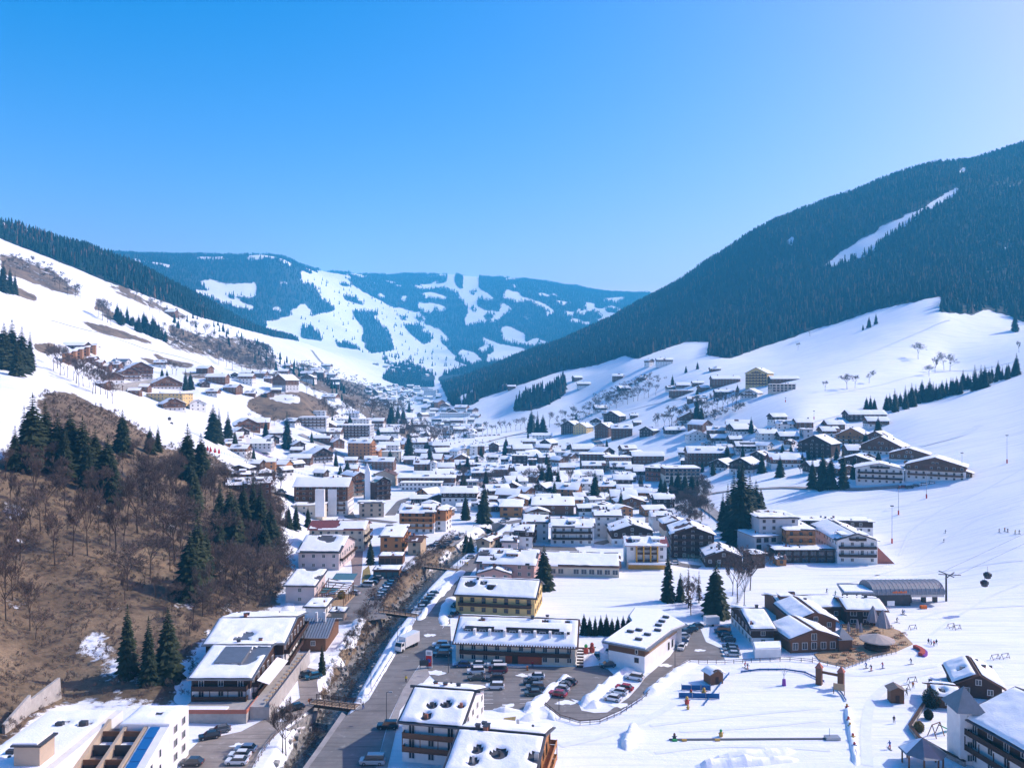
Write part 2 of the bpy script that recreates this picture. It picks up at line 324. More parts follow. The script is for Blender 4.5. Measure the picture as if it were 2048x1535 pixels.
for L, v in [([(0,330),(60,340),(200,420),(340,440),(480,540),(470,570),(330,540),(120,460),(0,430)],.72),([(560,560),(640,640),(720,700),(640,710),(540,640)],.75),([(860,880),(1000,930),(1150,960),(1100,990),(940,950)],.7),([(1050,1000),(1200,1010),(1400,1060),(1300,1080),(1100,1040)],.62),([(330,900),(480,880),(600,930),(520,950),(380,930)],.62),([(800,915),(880,925),(990,985),(960,985),(860,950)],.85),([(550,850),(610,860),(600,870),(560,862)],.9),([(160,480),(210,490),(190,495)],.8),([(600,480),(720,520),(850,580),(1000,650),(1130,700),(1060,700),(900,640),(740,570)],.68),([(970,720),(1150,780),(1300,830),(1500,900),(1560,960),(1400,930),(1180,850),(1000,790)],.75),([(1240,830),(1330,850),(1300,880),(1240,870)],.85),([(700,480),(770,510),(760,540),(690,510)],.8)]: paint(brown, Z1(L), v, 450, 2600)
for L, v in [([(430,1155),(520,1150),(565,1190),(500,1225),(425,1205)],1),([(-20,800),(100,830),(250,900),(450,950),(520,1050),(560,1150),(700,1150),(720,1250),(640,1260),(420,1150),(250,1030),(0,900)],.7),([(0,985),(40,990),(210,1115),(130,1120),(0,1110)],.95)]: paint(brown, Z2(L), v, 500, 2600)
def blur(a, k):
    for ax in (0, 1):
        c = np.cumsum(np.concatenate([np.repeat(np.take(a, [0], ax), k+1, ax), a, np.repeat(np.take(a, [-1], ax), k, ax)], ax), ax)
        m = a.shape[ax]; a = (np.take(c, np.arange(2*k+1, 2*k+1+m), ax)-np.take(c, np.arange(0, m), ax))/(2*k+1)
    return a
forest_s = blur(forest, 1); brown_s = np.where(GY < 480, blur(blur(brown, 5), 3), blur(blur(brown, 1), 1))
# ---- ground colour also drops in the river bed
dR = polydist(GX.ravel(), GY.ravel(), RIVER).reshape(GX.shape)
rock = ((dR < 4.0) & (GY < 480)).astype(float)
me = bpy.data.meshes.new('terrain')
co = np.stack([GX, GY, GZ], -1).reshape(-1, 3)
idx = np.arange(NU*NV).reshape(NV, NU)
fc = np.stack([idx[:-1, :-1], idx[:-1, 1:], idx[1:, 1:], idx[1:, :-1]], -1).reshape(-1, 4)
me.vertices.add(len(co)); me.vertices.foreach_set('co', co.ravel())
me.loops.add(fc.size); me.loops.foreach_set('vertex_index', fc.ravel())
me.polygons.add(len(fc)); me.polygons.foreach_set('loop_start', np.arange(0, fc.size, 4)); me.polygons.foreach_set('loop_total', np.full(len(fc), 4))
me.polygons.foreach_set('use_smooth', np.ones(len(fc), bool)); me.update(calc_edges=True)
for nm, arr in (('forest', forest_s), ('brown', brown_s), ('rock', blur(rock, 1))):
    a = me.attributes.new(nm, 'FLOAT', 'POINT'); a.data.foreach_set('value', arr.ravel().astype(np.float32))
def terrain_material():
    m = bpy.data.materials.new('snowy_ground'); m.use_nodes = True; nt = m.node_tree; N = nt.nodes; Lk = nt.links
    b = N['Principled BSDF']; b.inputs['Roughness'].default_value = 0.75; b.inputs['Specular IOR Level'].default_value = 0.15
    tc = N.new('ShaderNodeTexCoord')
    def noise(scale, det=6, rough=0.6):
        t = N.new('ShaderNodeTexNoise'); t.inputs['Scale'].default_value = scale; t.inputs['Detail'].default_value = det; t.inputs['Roughness'].default_value = rough
        Lk.new(tc.outputs['Object'], t.inputs['Vector']); return t.outputs['Fac']
    def math_(op, a, b_=None, c=None):
        t = N.new('ShaderNodeMath'); t.operation = op
        for i, q in enumerate((a, b_, c)):
            if q is None: continue
            if isinstance(q, (int, float)): t.inputs[i].default_value = q
            else: Lk.new(q, t.inputs[i])
        return t.outputs[0]
    def rng(v, a, b_, c=0, d=1):
        t = N.new('ShaderNodeMapRange'); t.inputs[1].default_value = a; t.inputs[2].default_value = b_; t.inputs[3].default_value = c; t.inputs[4].default_value = d; Lk.new(v, t.inputs[0]); return t.outputs[0]
    def mix(f, a, b_):
        t = N.new('ShaderNodeMix'); t.data_type = 'RGBA'
        for i, q in ((0, f), (6, a), (7, b_)):
            if isinstance(q, (int, float)): t.inputs[i].default_value = q
            elif isinstance(q, tuple): t.inputs[i].default_value = (*q, 1)
            else: Lk.new(q, t.inputs[i])
        return t.outputs[2]
    def attr(nm):
        t = N.new('ShaderNodeAttribute'); t.attribute_name = nm; return t.outputs['Fac']
    n1 = noise(0.05, 9, 0.7); n2 = noise(0.35, 6, 0.65); n3 = noise(0.012, 6, 0.6); n4 = noise(1.6, 5, 0.7)
    def streak(ang, sx, sy, det=5):
        mp = N.new('ShaderNodeMapping'); mp.inputs['Rotation'].default_value = (0, 0, ang); mp.inputs['Scale'].default_value = (sx, sy, 0.02); Lk.new(tc.outputs['Object'], mp.inputs[0])
        t = N.new('ShaderNodeTexNoise'); t.inputs['Scale'].default_value = 1.0; t.inputs['Detail'].default_value = det; t.inputs['Roughness'].default_value = 0.7; t.inputs['Distortion'].default_value = 0.6; Lk.new(mp.outputs[0], t.inputs['Vector']); return t.outputs['Fac']
    s1 = streak(0.5, 0.03, 0.5); s2 = streak(-0.35, 0.02, 0.35)
    snow = mix(rng(n3, .3, .7), (0.79, 0.82, 0.86), (0.90, 0.91, 0.925))
    snow = mix(rng(n4, .35, .75), snow, (0.85, 0.87, 0.90))
    snow = mix(rng(s1, .50, .66, 0, .8), snow, (0.66, 0.70, 0.77))
    snow = mix(rng(s2, .52, .68, 0, .7), snow, (0.68, 0.72, 0.79))
    snow = mix(rng(n1, .62, .78, 0, .45), snow, (0.70, 0.73, 0.78))
    grass = mix(rng(n2, .35, .65), (0.055, 0.039, 0.028), (0.180, 0.130, 0.082))
    grass = mix(rng(n1, .40, .62), grass, (0.275, 0.200, 0.125))
    grass = mix(rng(n4, .45, .75, 0, .7), grass, (0.035, 0.024, 0.018))
    fb = math_('ADD', attr('brown'), math_('ADD', math_('MULTIPLY', math_('SUBTRACT', n1, 0.5), 1.5), math_('MULTIPLY', math_('SUBTRACT', n2, 0.5), 0.55)))
    col = mix(rng(fb, .46, .56), snow, grass)
    ff = math_('ADD', attr('forest'), math_('MULTIPLY', math_('SUBTRACT', n1, 0.5), 0.9))
    col = mix(rng(ff, .45, .6), col, (0.035, 0.04, 0.035))
    stone = mix(rng(n4, .35, .65), (0.10, 0.095, 0.085), (0.30, 0.28, 0.26))
    fr = math_('ADD', attr('rock'), math_('MULTIPLY', math_('SUBTRACT', n2, 0.5), 0.8))
    col = mix(rng(fr, .4, .6), col, stone)
    Lk.new(col, b.inputs['Base Color'])
    bp = N.new('ShaderNodeBump'); bp.inputs['Strength'].default_value = 0.35; bp.inputs['Distance'].default_value = 0.5
    Lk.new(math_('ADD', math_('ADD', math_('MULTIPLY', n2, 1.0), math_('MULTIPLY', n4, 0.35)), math_('MULTIPLY', s1, 1.2)), bp.inputs['Height']); Lk.new(bp.outputs[0], b.inputs['Normal'])
    return m
me.materials.append(terrain_material())
tag(link('terrain', me), 'snow covered valley floor with brown and wooded mountain slopes', kind='structure')
# ---------------------------------------------------------------- trees
def bark(): return mat('bark', (0.085, 0.062, 0.048), 0.9, 0.1, noise=0.4, scale=2.0)
def needle_mat(name, c0, c1):
    m = bpy.data.materials.new(name); m.use_nodes = True; nt = m.node_tree; b = nt.nodes['Principled BSDF']
    b.inputs['Roughness'].default_value = 0.75; b.inputs['Specular IOR Level'].default_value = 0.12
    oi = nt.nodes.new('ShaderNodeObjectInfo'); tc = nt.nodes.new('ShaderNodeTexCoord'); n = nt.nodes.new('ShaderNodeTexNoise'); n.inputs['Scale'].default_value = 1.3; n.inputs['Detail'].default_value = 4
    nt.links.new(tc.outputs['Object'], n.inputs['Vector'])
    ad = nt.nodes.new('ShaderNodeMath'); ad.operation = 'MULTIPLY_ADD'; ad.inputs[1].default_value = 0.55
    sb = nt.nodes.new('ShaderNodeMath'); sb.operation = 'SUBTRACT'; sb.inputs[1].default_value = 0.28
    nt.links.new(oi.outputs['Random'], ad.inputs[0]); nt.links.new(n.outputs['Fac'], sb.inputs[0]); nt.links.new(sb.outputs[0], ad.inputs[2])
    mx = nt.nodes.new('ShaderNodeMix'); mx.data_type = 'RGBA'; mx.inputs[6].default_value = (*c0, 1); mx.inputs[7].default_value = (*c1, 1)
    nt.links.new(ad.outputs[0], mx.inputs[0]); nt.links.new(mx.outputs[2], b.inputs['Base Color'])
    return m
M_SPRUCE = needle_mat('spruce_needles', (0.004, 0.020, 0.018), (0.018, 0.046, 0.036))
M_SPRUCEN = needle_mat('near_spruce_needles', (0.012, 0.021, 0.011), (0.046, 0.056, 0.026))
M_LARCH = needle_mat('larch_twigs', (0.10, 0.062, 0.042), (0.20, 0.12, 0.075))
M_TWIG = needle_mat('bare_twigs', (0.085, 0.062, 0.052), (0.175, 0.130, 0.105))
def conifer_low(seed, m, thin=1.0):
    """far tree, about 20 m tall: ragged stacked skirts"""
    r = random.Random(seed); b = MB().use(m); z = 0.8; rad = 4.3*thin; k = 5
    for j in range(k):
        top = z+(20-z)/(k-j)*1.0*1.55 if j < k-1 else 20.0
        n = 6; p = [(0, 0, min(top, 20))]
        for i in range(n):
            t = 2*math.pi*(i+r.random()*0.7)/n; q = rad*r.uniform(0.65, 1.3)
            p.append((q*math.cos(t), q*math.sin(t), z-r.uniform(0, 0.9)))
        b.idx(p, [(0, 1+i, 1+(i+1) % n) for i in range(n)])
        z += (20-z)/(k-j)*0.82; rad *= 0.76
    return b.mesh('conifer')
def conifer_mesh(seed, H=20.0, rad=3.6, m=None, gaps=0.1, bare=0.08, whorls=30, per=12):
    """near tree crown: whorls of drooping boughs, each a tapered spray of side twigs"""
    r = random.Random(seed); b = MB().use(m or M_SPRUCEN)
    for w in range(whorls):
        f = w/(whorls-1); z = H*(bare+(1-bare)*f**0.92); L0 = rad*(1-f)**0.85+0.25
        for i in range(per if f < 0.75 else 6):
            if r.random() < gaps: continue
            t = 2*math.pi*(i+r.random())/per*(1 if f < .75 else per/6); L = L0*r.uniform(0.62, 1.18)
            droop = r.uniform(0.18, 0.5)*(1-f*0.6); c, s = math.cos(t), math.sin(t); wd = max(0.32, L*r.uniform(0.28, 0.42))
            def P(d, side, dz): return (c*d-s*side, s*d+c*side, z+dz)
            tip = P(L, 0, -droop*L); mid = P(L*0.55, 0, 0.10*L-droop*L*0.30)
            l = P(L*0.62, wd, -droop*L*0.55-0.25*wd); rr = P(L*0.62, -wd, -droop*L*0.55-0.25*wd)
            l2 = P(L*0.2, wd*0.5, -0.05); r2 = P(L*0.2, -wd*0.5, -0.05); root = P(0, 0, 0.12*L)
            b.idx([root, l2, l, tip, rr, r2, mid], [(0, 1, 6), (1, 2, 6), (2, 3, 6), (3, 4, 6), (4, 5, 6), (5, 0, 6)])
    b.idx([(0, 0, H*1.02), (0.22, 0, H*0.94), (-0.11, 0.19, H*0.94), (-0.11, -0.19, H*0.94)], [(0, 1, 2), (0, 2, 3), (0, 3, 1)])
    return b.mesh('crown')
def trunk_mesh(H, r0):
    return MB().use(bark()).cyl((0, 0, -1.0), (0, 0, H*0.9), r0, r0*0.25, 6, False).mesh('trunk')
def bare_mesh(seed, H=14.0, spread=0.75, levels=5, kids=3, twigw=0.05, m=None, upright=0.0):
    """leafless broadleaf: trunk with limbs and, apart from it, the mass of fine twigs"""
    r = random.Random(seed); tr = MB().use(bark()); tw = MB().use(m or M_TWIG)
    def grow(p, d, L, rad, lev):
        q = p+d*L
        if lev <= 1: tr.cyl(p, q, rad, rad*0.6, 5, False)
        else:
            side = d.cross(Vector((r.uniform(-1, 1), r.uniform(-1, 1), r.uniform(-1, 1)))).normalized()*max(rad, twigw)
            tw.idx([p-side, p+side, q], [(0, 1, 2)]) if lev >= levels-1 else tw.idx([p-side, p+side, q+side*.5, q-side*.5], [(0, 1, 2, 3)])
        if lev >= levels: return
        k = kids+(1 if lev >= 2 else 0)+(2 if lev == levels-1 else 0)
        for i in range(k):
            f = (i+r.uniform(0.5, 1.0))/k if lev else r.uniform(0.55, 1.0)
            f = 0.25+0.75*f if i else 1.0
            a = Vector((r.uniform(-1, 1), r.uniform(-1, 1), r.uniform(-0.3, 0.7)+upright)).normalized()
            dd = (d*(1.0-spread*0.45)+a*spread).normalized(); dd.z += 0.12; dd.normalize()
            grow(p+d*(L*f), dd, L*r.uniform(0.50, 0.74), rad*0.5, lev+1)
    base = Vector((r.uniform(-.06, .06), r.uniform(-.06, .06), 1)).normalized()
    grow(Vector((0, 0, -0.5)), base, H*0.45, H*0.013, 0)
    zmax = max(v[2] for v in tw.v); k = H/zmax
    for b in (tr, tw): b.v = [(x*k, y*k, z*k) for x, y, z in b.v]
    return tr.mesh('trunk'), tw.mesh('crown')
def gn_scatter(name, P3, rot, scl, idx, protos, label):
    """one object whose points carry instances of a few tree meshes"""
    me = bpy.data.meshes.new(name); me.vertices.add(len(P3)); me.vertices.foreach_set('co', np.asarray(P3, np.float32).ravel())
    for nm, ty, arr in (('rot', 'FLOAT', rot), ('scl', 'FLOAT', scl), ('pick', 'INT', idx)):
        a = me.attributes.new(nm, ty, 'POINT'); a.data.foreach_set('value', np.asarray(arr, np.float32 if ty == 'FLOAT' else np.int32))
    o = link(name, me)
    g = bpy.data.node_groups.new(name, 'GeometryNodeTree')
    g.interface.new_socket('Geometry', in_out='INPUT', socket_type='NodeSocketGeometry'); g.interface.new_socket('Geometry', in_out='OUTPUT', socket_type='NodeSocketGeometry')
    N = g.nodes; gi = N.new('NodeGroupInput'); go = N.new('NodeGroupOutput'); iop = N.new('GeometryNodeInstanceOnPoints'); mp = N.new('GeometryNodeMeshToPoints')
    jn = N.new('GeometryNodeGeometryToInstance')
    for p in reversed(protos):
        oi = N.new('GeometryNodeObjectInfo'); oi.inputs['Object'].default_value = p; g.links.new(oi.outputs['Geometry'], jn.inputs[0])
    def at_(nm, ty):
        t = N.new('GeometryNodeInputNamedAttribute'); t.data_type = ty; t.inputs['Name'].default_value = nm; return t.outputs[0]
    cx = N.new('ShaderNodeCombineXYZ'); g.links.new(at_('rot', 'FLOAT'), cx.inputs['Z'])
    e2r = N.new('FunctionNodeEulerToRotation'); g.links.new(cx.outputs[0], e2r.inputs[0])
    g.links.new(gi.outputs[0], mp.inputs[0]); g.links.new(mp.outputs[0], iop.inputs['Points']); g.links.new(jn.outputs[0], iop.inputs['Instance'])
    iop.inputs['Pick Instance'].default_value = True
    g.links.new(at_('pick', 'INT'), iop.inputs['Instance Index']); g.links.new(e2r.outputs[0], iop.inputs['Rotation']); g.links.new(at_('scl', 'FLOAT'), iop.inputs['Scale'])
    g.links.new(iop.outputs[0], go.inputs[0])
    md = o.modifiers.new('scatter', 'NODES'); md.node_group = g
    tag(o, label, kind='stuff'); return o
def proto(name, me): return bpy.data.objects.new(name, me)     # instanced only, never linked on its own
LOW = [proto('far_spruce', conifer_low(i, M_SPRUCE, th)) for i, th in enumerate((1.0, 0.85, 1.15))]+[proto('far_larch', conifer_low(9, M_LARCH, 0.8))]
cellA = np.abs((GX[:-1, 1:]-GX[:-1, :-1])*(GY[1:, :-1]-GY[:-1, :-1]))
def scatter_forest(name, mask, spacing, hscale, label, larch=0.05, seed=1, clump=0.0):
    rg = np.random.default_rng(seed); iv, iu = np.nonzero(mask[:-1, :-1]); a = cellA[iv, iu]; k = int(a.sum()/(spacing*spacing))
    s = rg.choice(len(iv), size=k, p=a/a.sum()); fu = rg.random(k); fv = rg.random(k)
    u = us[iu[s]]+(us[1]-us[0])*fu; y = ys[iv[s]]*(1-fv)+ys[iv[s]+1]*fv; x = u*y; z = zat(x, y)
    vis = np.abs(u) < 0.8; x, y, z = x[vis], y[vis], z[vis]; k = len(x)
    lar = rg.random(k) < larch*(0.4+4*np.clip(fbm(x/120, y/120, 3, 77)+0.12, 0, 1)*2)
    pk = np.where(lar, 3, rg.integers(0, 3, k)); sc = hscale*rg.uniform(0.6, 1.15, k)*(0.95+0.9*fbm(x/70, y/70, 3, 31))
    return gn_scatter(name, np.stack([x, y, z-0.5], -1), rg.random(k)*6.28, sc, pk, LOW, label)
fm = forest > 0.5
scatter_forest('mountain_forest', fm & (GY > 860) & (GY < 3000) & (GPX > 840), 7.0, .86, 'dense dark spruce forest covering the steep shaded mountain on the right', 0.09, 1)
scatter_forest('ridge_forest', fm & (GY > 1200) & (GY < 3300) & (GPX <= 840), 8.0, .9, 'spruce forest along the descending ridge above the left ski slope', 0.08, 2)
scatter_forest('distant_forest', fm & (GY >= 3300) & (GY < 8200), 15.0, 1.25, 'blue hazy forest patches on the far mountain range', 0.05, 3)
# ---------------------------------------------------------------- river, roads, car parks, paths
def asphalt(name, c0, c1, salt, ang=1.0):
    m = bpy.data.materials.new(name); m.use_nodes = True; nt = m.node_tree; N = nt.nodes; b = N['Principled BSDF']; b.inputs['Roughness'].default_value = 0.8; b.inputs['Specular IOR Level'].default_value = 0.25
    tc = N.new('ShaderNodeTexCoord')
    def nz(scale, det, sc=None):
        mp = N.new('ShaderNodeMapping'); mp.inputs['Rotation'].default_value = (0, 0, -ang)
        if sc: mp.inputs['Scale'].default_value = sc
        t = N.new('ShaderNodeTexNoise'); t.inputs['Scale'].default_value = scale; t.inputs['Detail'].default_value = det; t.inputs['Roughness'].default_value = 0.7
        nt.links.new(tc.outputs['Object'], mp.inputs[0]); nt.links.new(mp.outputs[0], t.inputs['Vector']); return t.outputs['Fac']
    def mixr(f, lo, hi, a, c):
        r = N.new('ShaderNodeMapRange'); r.inputs[1].default_value = lo; r.inputs[2].default_value = hi; nt.links.new(f, r.inputs[0])
        x = N.new('ShaderNodeMix'); x.data_type = 'RGBA'; nt.links.new(r.outputs[0], x.inputs[0])
        for k, q in ((6, a), (7, c)):
            if isinstance(q, tuple): x.inputs[k].default_value = (*q, 1)
            else: nt.links.new(q, x.inputs[k])
        return x.outputs[2]
    col = mixr(nz(0.09, 6), .35, .65, c0, c1)
    col = mixr(nz(1.0, 5, (.05, .9, 1)), .50, .72, col, tuple(v*.62 for v in c0))
    col = mixr(nz(0.35, 7), .58, .74, col, salt)
    nt.links.new(col, b.inputs['Base Color']); return m
M_ASPH = asphalt('asphalt', (0.165, 0.152, 0.142), (0.235, 0.218, 0.205), (0.36, 0.345, 0.33))
M_GRAVEL = asphalt('gravel_yard', (0.24, 0.205, 0.175), (0.36, 0.315, 0.275), (0.48, 0.45, 0.42), .6)
M_PAVE = mat('pale_paving', (0.34, 0.315, 0.30), 0.85, 0.2, noise=0.2, scale=0.3)
M_BRICKPATH = mat('reddish_path', (0.27, 0.21, 0.195), 0.85, 0.2, noise=0.15, scale=0.6)
M_LINE = mat('road_marking', (0.75, 0.75, 0.72), 0.7, 0.2, noise=0.1, scale=4)
M_SNOW = mat('roof_snow', (0.86, 0.88, 0.905), 0.7, 0.15, noise=0.04, scale=0.8, bump=0.25, bscale=2.5)
M_STONE = mat('grey_stone', (0.30, 0.285, 0.265), 0.9, 0.15, noise=0.45, scale=0.9, bump=0.3, bscale=3)
M_CONC = mat('concrete', (0.40, 0.375, 0.345), 0.85, 0.2, noise=0.15, scale=0.8)
M_WOODD = mat('dark_wood', (0.060, 0.033, 0.022), 0.75, 0.25, noise=0.35, scale=1.6, stretch=(1, 1, 6))
M_WOODB = mat('brown_wood', (0.16, 0.078, 0.040), 0.75, 0.25, noise=0.3, scale=1.5, stretch=(1, 1, 6))
M_WOODO = mat('orange_wood', (0.40, 0.185, 0.070), 0.7, 0.25, noise=0.25, scale=1.5, stretch=(1, 1, 6))
M_WOODL = mat('light_wood', (0.42, 0.29, 0.17), 0.75, 0.25, noise=0.25, scale=1.5, stretch=(1, 1, 6))
M_WOODG = mat('grey_wood', (0.22, 0.18, 0.155), 0.85, 0.15, noise=0.3, scale=1.5, stretch=(1, 1, 6))
M_METAL = mat('grey_metal', (0.19, 0.205, 0.225), 0.42, 0.5, noise=0.12, scale=0.7, metal=0.4)
M_DARK = mat('dark_metal', (0.045, 0.045, 0.05), 0.5, 0.4, noise=0.15, scale=1.0)
M_STEEL = mat('galvanised_steel', (0.38, 0.39, 0.40), 0.45, 0.5, metal=0.6)
def sheet(name, poly_px, m, z=0.05, label=None, world=False, kind='structure'):
    """flat sheet on the level valley floor, outlined in photo pixels"""
    P = [tuple(p) for p in poly_px] if world else [g0(a, b) for a, b in poly_px]
    from mathutils.geometry import tessellate_polygon
    V3 = [Vector((x, y, z)) for x, y in P]; tr = tessellate_polygon([V3]); fs = []
    for t in tr:
        a, b_, c = (V3[i] for i in t); fs.append(tuple(t) if (b_-a).cross(c-a).z > 0 else tuple(t[::-1]))
    me = bpy.data.meshes.new(name); me.from_pydata([tuple(v) for v in V3], [], fs); me.materials.append(m); me.update()
    return tag(link(name, me), label, kind=kind)
def resample(P, step):
    out = [Vector(P[0])]
    for a, b in zip(P[:-1], P[1:]):
        a = Vector(a); b = Vector(b); k = max(1, int((b-a).length/step))
        for i in range(1, k+1): out.append(a.lerp(b, i/k))
    return out
def ribbon(name, px, w, m, lift=0.12, label=None, step=4.0, px_is_world=False, kind='structure'):
    """road draped over the terrain along a line of photo pixels"""
    P = [Vector((p[0], p[1], 0)) for p in px] if px_is_world else [at(*p) for p in px]
    P = resample([(p.x, p.y, 0) for p in P], step)
    for _ in range(2): P = [P[0]]+[(P[i-1]+P[i]*2+P[i+1])/4 for i in range(1, len(P)-1)]+[P[-1]]
    b = MB().use(m); prev = None
    for i, p in enumerate(P):
        d = (P[min(i+1, len(P)-1)]-P[max(i-1, 0)]).normalized(); s = Vector((-d.y, d.x, 0))*(w/2)
        zc = float(zat(p.x, p.y)); q = []
        for k in (1, 0, -1):
            v = p+s*k; q.append((v.x, v.y, max(zc, float(zat(v.x, v.y)))+lift))
        if prev: b.idx(prev+q, [(0, 3, 4, 1), (1, 4, 5, 2)])
        prev = q
    return tag(b.build(name, smooth=True), label, kind=kind)
def water_mat():
    m = bpy.data.materials.new('stream_water'); m.use_nodes = True; nt = m.node_tree; b = nt.nodes['Principled BSDF']
    tc = nt.nodes.new('ShaderNodeTexCoord'); n = nt.nodes.new('ShaderNodeTexNoise'); n.inputs['Scale'].default_value = 0.9; n.inputs['Detail'].default_value = 7; n.inputs['Roughness'].default_value = 0.7
    nt.links.new(tc.outputs['Object'], n.inputs['Vector'])
    cr = nt.nodes.new('ShaderNodeValToRGB'); cr.color_ramp.elements[0].position = 0.35; cr.color_ramp.elements[0].color = (0.018, 0.022, 0.022, 1)
    cr.color_ramp.elements[1].position = 0.62; cr.color_ramp.elements[1].color = (0.10, 0.10, 0.09, 1); e = cr.color_ramp.elements.new(0.70); e.color = (0.62, 0.66, 0.68, 1)
    nt.links.new(n.outputs['Fac'], cr.inputs[0]); nt.links.new(cr.outputs[0], b.inputs['Base Color']); b.inputs['Roughness'].default_value = 0.18
    bp = nt.nodes.new('ShaderNodeBump'); bp.inputs['Strength'].default_value = 0.6; bp.inputs['Distance'].default_value = 0.3; nt.links.new(n.outputs['Fac'], bp.inputs['Height']); nt.links.new(bp.outputs[0], b.inputs['Normal'])
    return m
P = resample([(x, y, 0) for x, y in RIVER], 3.0); b = MB().use(water_mat()); prev = None
for i, p in enumerate(P):
    d = (P[min(i+1, len(P)-1)]-P[max(i-1, 0)]).normalized(); s = Vector((-d.y, d.x, 0))*3.0
    q = [tuple(p+s+Vector((0, 0, -4.25))), tuple(p-s+Vector((0, 0, -4.25)))]
    if prev: b.idx(prev+q, [(0, 2, 3, 1)])
    prev = q
tag(b.build('river'), 'dark shallow mountain stream with pale rapids', kind='structure')
# boulders in the bed and on the left bank
b = MB().use(M_STONE); rr = random.Random(5)
for i in range(420):
    p = P[rr.randrange(0, len(P)-1)]; d = rr.choice((-1, -1, -1, 1))*rr.uniform(1.2, 5.0); q = (P[min(P.index(p)+1, len(P)-1)]-p).normalized(); c = p+Vector((-q.y, q.x, 0))*(-d)+q*rr.uniform(0, 3)
    r0 = rr.uniform(0.25, 0.85); z = float(zat(c.x, c.y))+r0*0.2
    pts8 = [(c.x+r0*sx*rr.uniform(.6, 1), c.y+r0*sy*rr.uniform(.6, 1), z+r0*sz*rr.uniform(.4, .8)) for sx in (-1, 1) for sy in (-1, 1) for sz in (-1, 1)]
    b.idx(pts8, [(0, 1, 3, 2), (4, 6, 7, 5), (0, 4, 5, 1), (2, 3, 7, 6), (0, 2, 6, 4), (1, 5, 7, 3)])
tag(b.build('boulders'), 'pale boulders along the stream bed and its bank', kind='stuff')
sheet('road', [(600,1600),(616,1535),(652,1485),(690,1432),(714,1418),(738,1398),(767,1348),(794,1304),(814,1270),(834,1234),(872,1187),(915,1138),(948,1112),(980,1085),(1010,1062),(1035,1062),(1000,1090),(968,1118),(945,1142),(926,1172),(907,1205),(884,1258),(850,1312),(806,1378),(776,1442),(752,1535),(745,1600)], M_ASPH, 0.045, 'grey asphalt village road running beside the stream')
sheet('pavement', [(752,1535),(778,1442),(806,1378),(838,1332),(852,1332),(860,1350),(840,1372),(800,1420),(790,1470),(775,1535)], M_PAVE, 0.09, 'pale pavement between the road and the nearest roofs')
sheet('pavement', [(590,1575),(606,1535),(642,1485),(684,1424),(692,1430),(652,1487),(616,1537),(604,1575)], M_PAVE, 0.11, 'narrow pavement along the stream side of the road')
sheet('car_park', [(838,1332),(850,1312),(884,1258),(900,1236),(905,1330),(1166,1333),(1172,1345),(1150,1354),(1112,1380),(1062,1408),(1056,1418),(930,1420),(862,1352)], M_ASPH, 0.055, 'asphalt car park in front of the long balconied building')
sheet('access_road', [(1080,1402),(1118,1431),(1159,1442),(1199,1439),(1239,1421),(1280,1394),(1306,1370),(1347,1335),(1376,1319),(1410,1320),(1450,1318),(1440,1295),(1412,1283),(1400,1255),(1385,1255),(1375,1290),(1351,1297),(1340,1312),(1291,1354),(1278,1372),(1258,1394),(1214,1424),(1189,1425),(1163,1420),(1158,1408),(1135,1392),(1116,1378)], M_ASPH, 0.065, 'curved grey access road beside the white flat-roofed building')
sheet('side_road', [(1104,1384),(1135,1360),(1168,1334),(1196,1330),(1216,1338),(1232,1353),(1200,1376),(1166,1402),(1150,1398),(1128,1392)], M_ASPH, 0.075, 'shaded side road curving between snow banks')
sheet('car_park', [(704,1169),(720,1172),(743,1156),(756,1149),(794,1148),(800,1149),(764,1205),(770,1222),(775,1235),(690,1248),(640,1252),(654,1229),(697,1205)], M_ASPH, 0.05, 'asphalt car park full of cars beside the stream')
sheet('path', [(700,1100),(726,1100),(724,1135),(720,1171),(704,1168),(704,1136)], M_BRICKPATH, 0.062, 'reddish paved path climbing between hotel and grass strip')
sheet('yard', [(594,1343),(600,1330),(640,1340),(634,1364),(640,1398),(626,1412),(560,1462),(520,1500),(500,1545),(380,1560),(360,1540),(378,1500),(400,1480),(482,1462),(547,1428),(600,1395)], M_GRAVEL, 0.05, 'dusty gravel yard between terrace hotel and stream')
sheet('street', [(880,1092),(930,1050),(950,1048),(925,1080),(905,1092)], M_PAVE, 0.05, 'pale street along the upper stream bank')
sheet('street', [(870,985),(905,955),(960,960),(1060,975),(1150,975),(1150,985),(1050,985),(960,972),(915,968),(890,990)], M_BRICKPATH, 0.05, 'brownish main street crossing the village centre')
sheet('grass_strip', [(722,1172),(726,1140),(738,1130),(742,1150),(730,1166)], mat('dry_grass', (0.28, 0.22, 0.09), 0.9, 0.1, noise=0.35, scale=0.7), 0.07, 'strip of dry yellow grass beside the car park')
sheet('lawn', [(1008,1435),(1032,1432),(1030,1444),(1004,1447)], mat('dry_grass', (0, 0, 0)), 0.06, 'small patch of dry grass behind the front roofs')
ribbon('lane', [(1482,1085),(1462,1055),(1436,1032),(1412,1015),(1400,1000),(1412,988),(1445,984),(1500,978),(1570,974),(1640,978),(1720,978),(1800,972)], 6.0, M_PAVE, 0.15, 'lane curving up past the dark spruces to the chalets')
ribbon('lane', [(1170,930),(1200,915),(1207,902),(1200,888),(1188,878)], 7.0, M_PAVE, 0.3, 'short lane climbing to the long brown hotel')
ribbon('lane', [(600,868),(630,882),(665,900),(700,918),(740,928),(770,932)], 7.0, M_PAVE, 0.3, 'lane dropping across the hillside hamlet into the village')
ribbon('lane', [(905,905),(980,893),(1040,888),(1100,900),(1150,915)], 8.0, M_PAVE, 0.2, 'street between the rear rows of village houses')
ribbon('lane', [(975,884),(1010,874),(1050,864),(1090,856)], 5.0, M_PAVE, 0.3, 'lane under the row of bare trees on the rear slope')
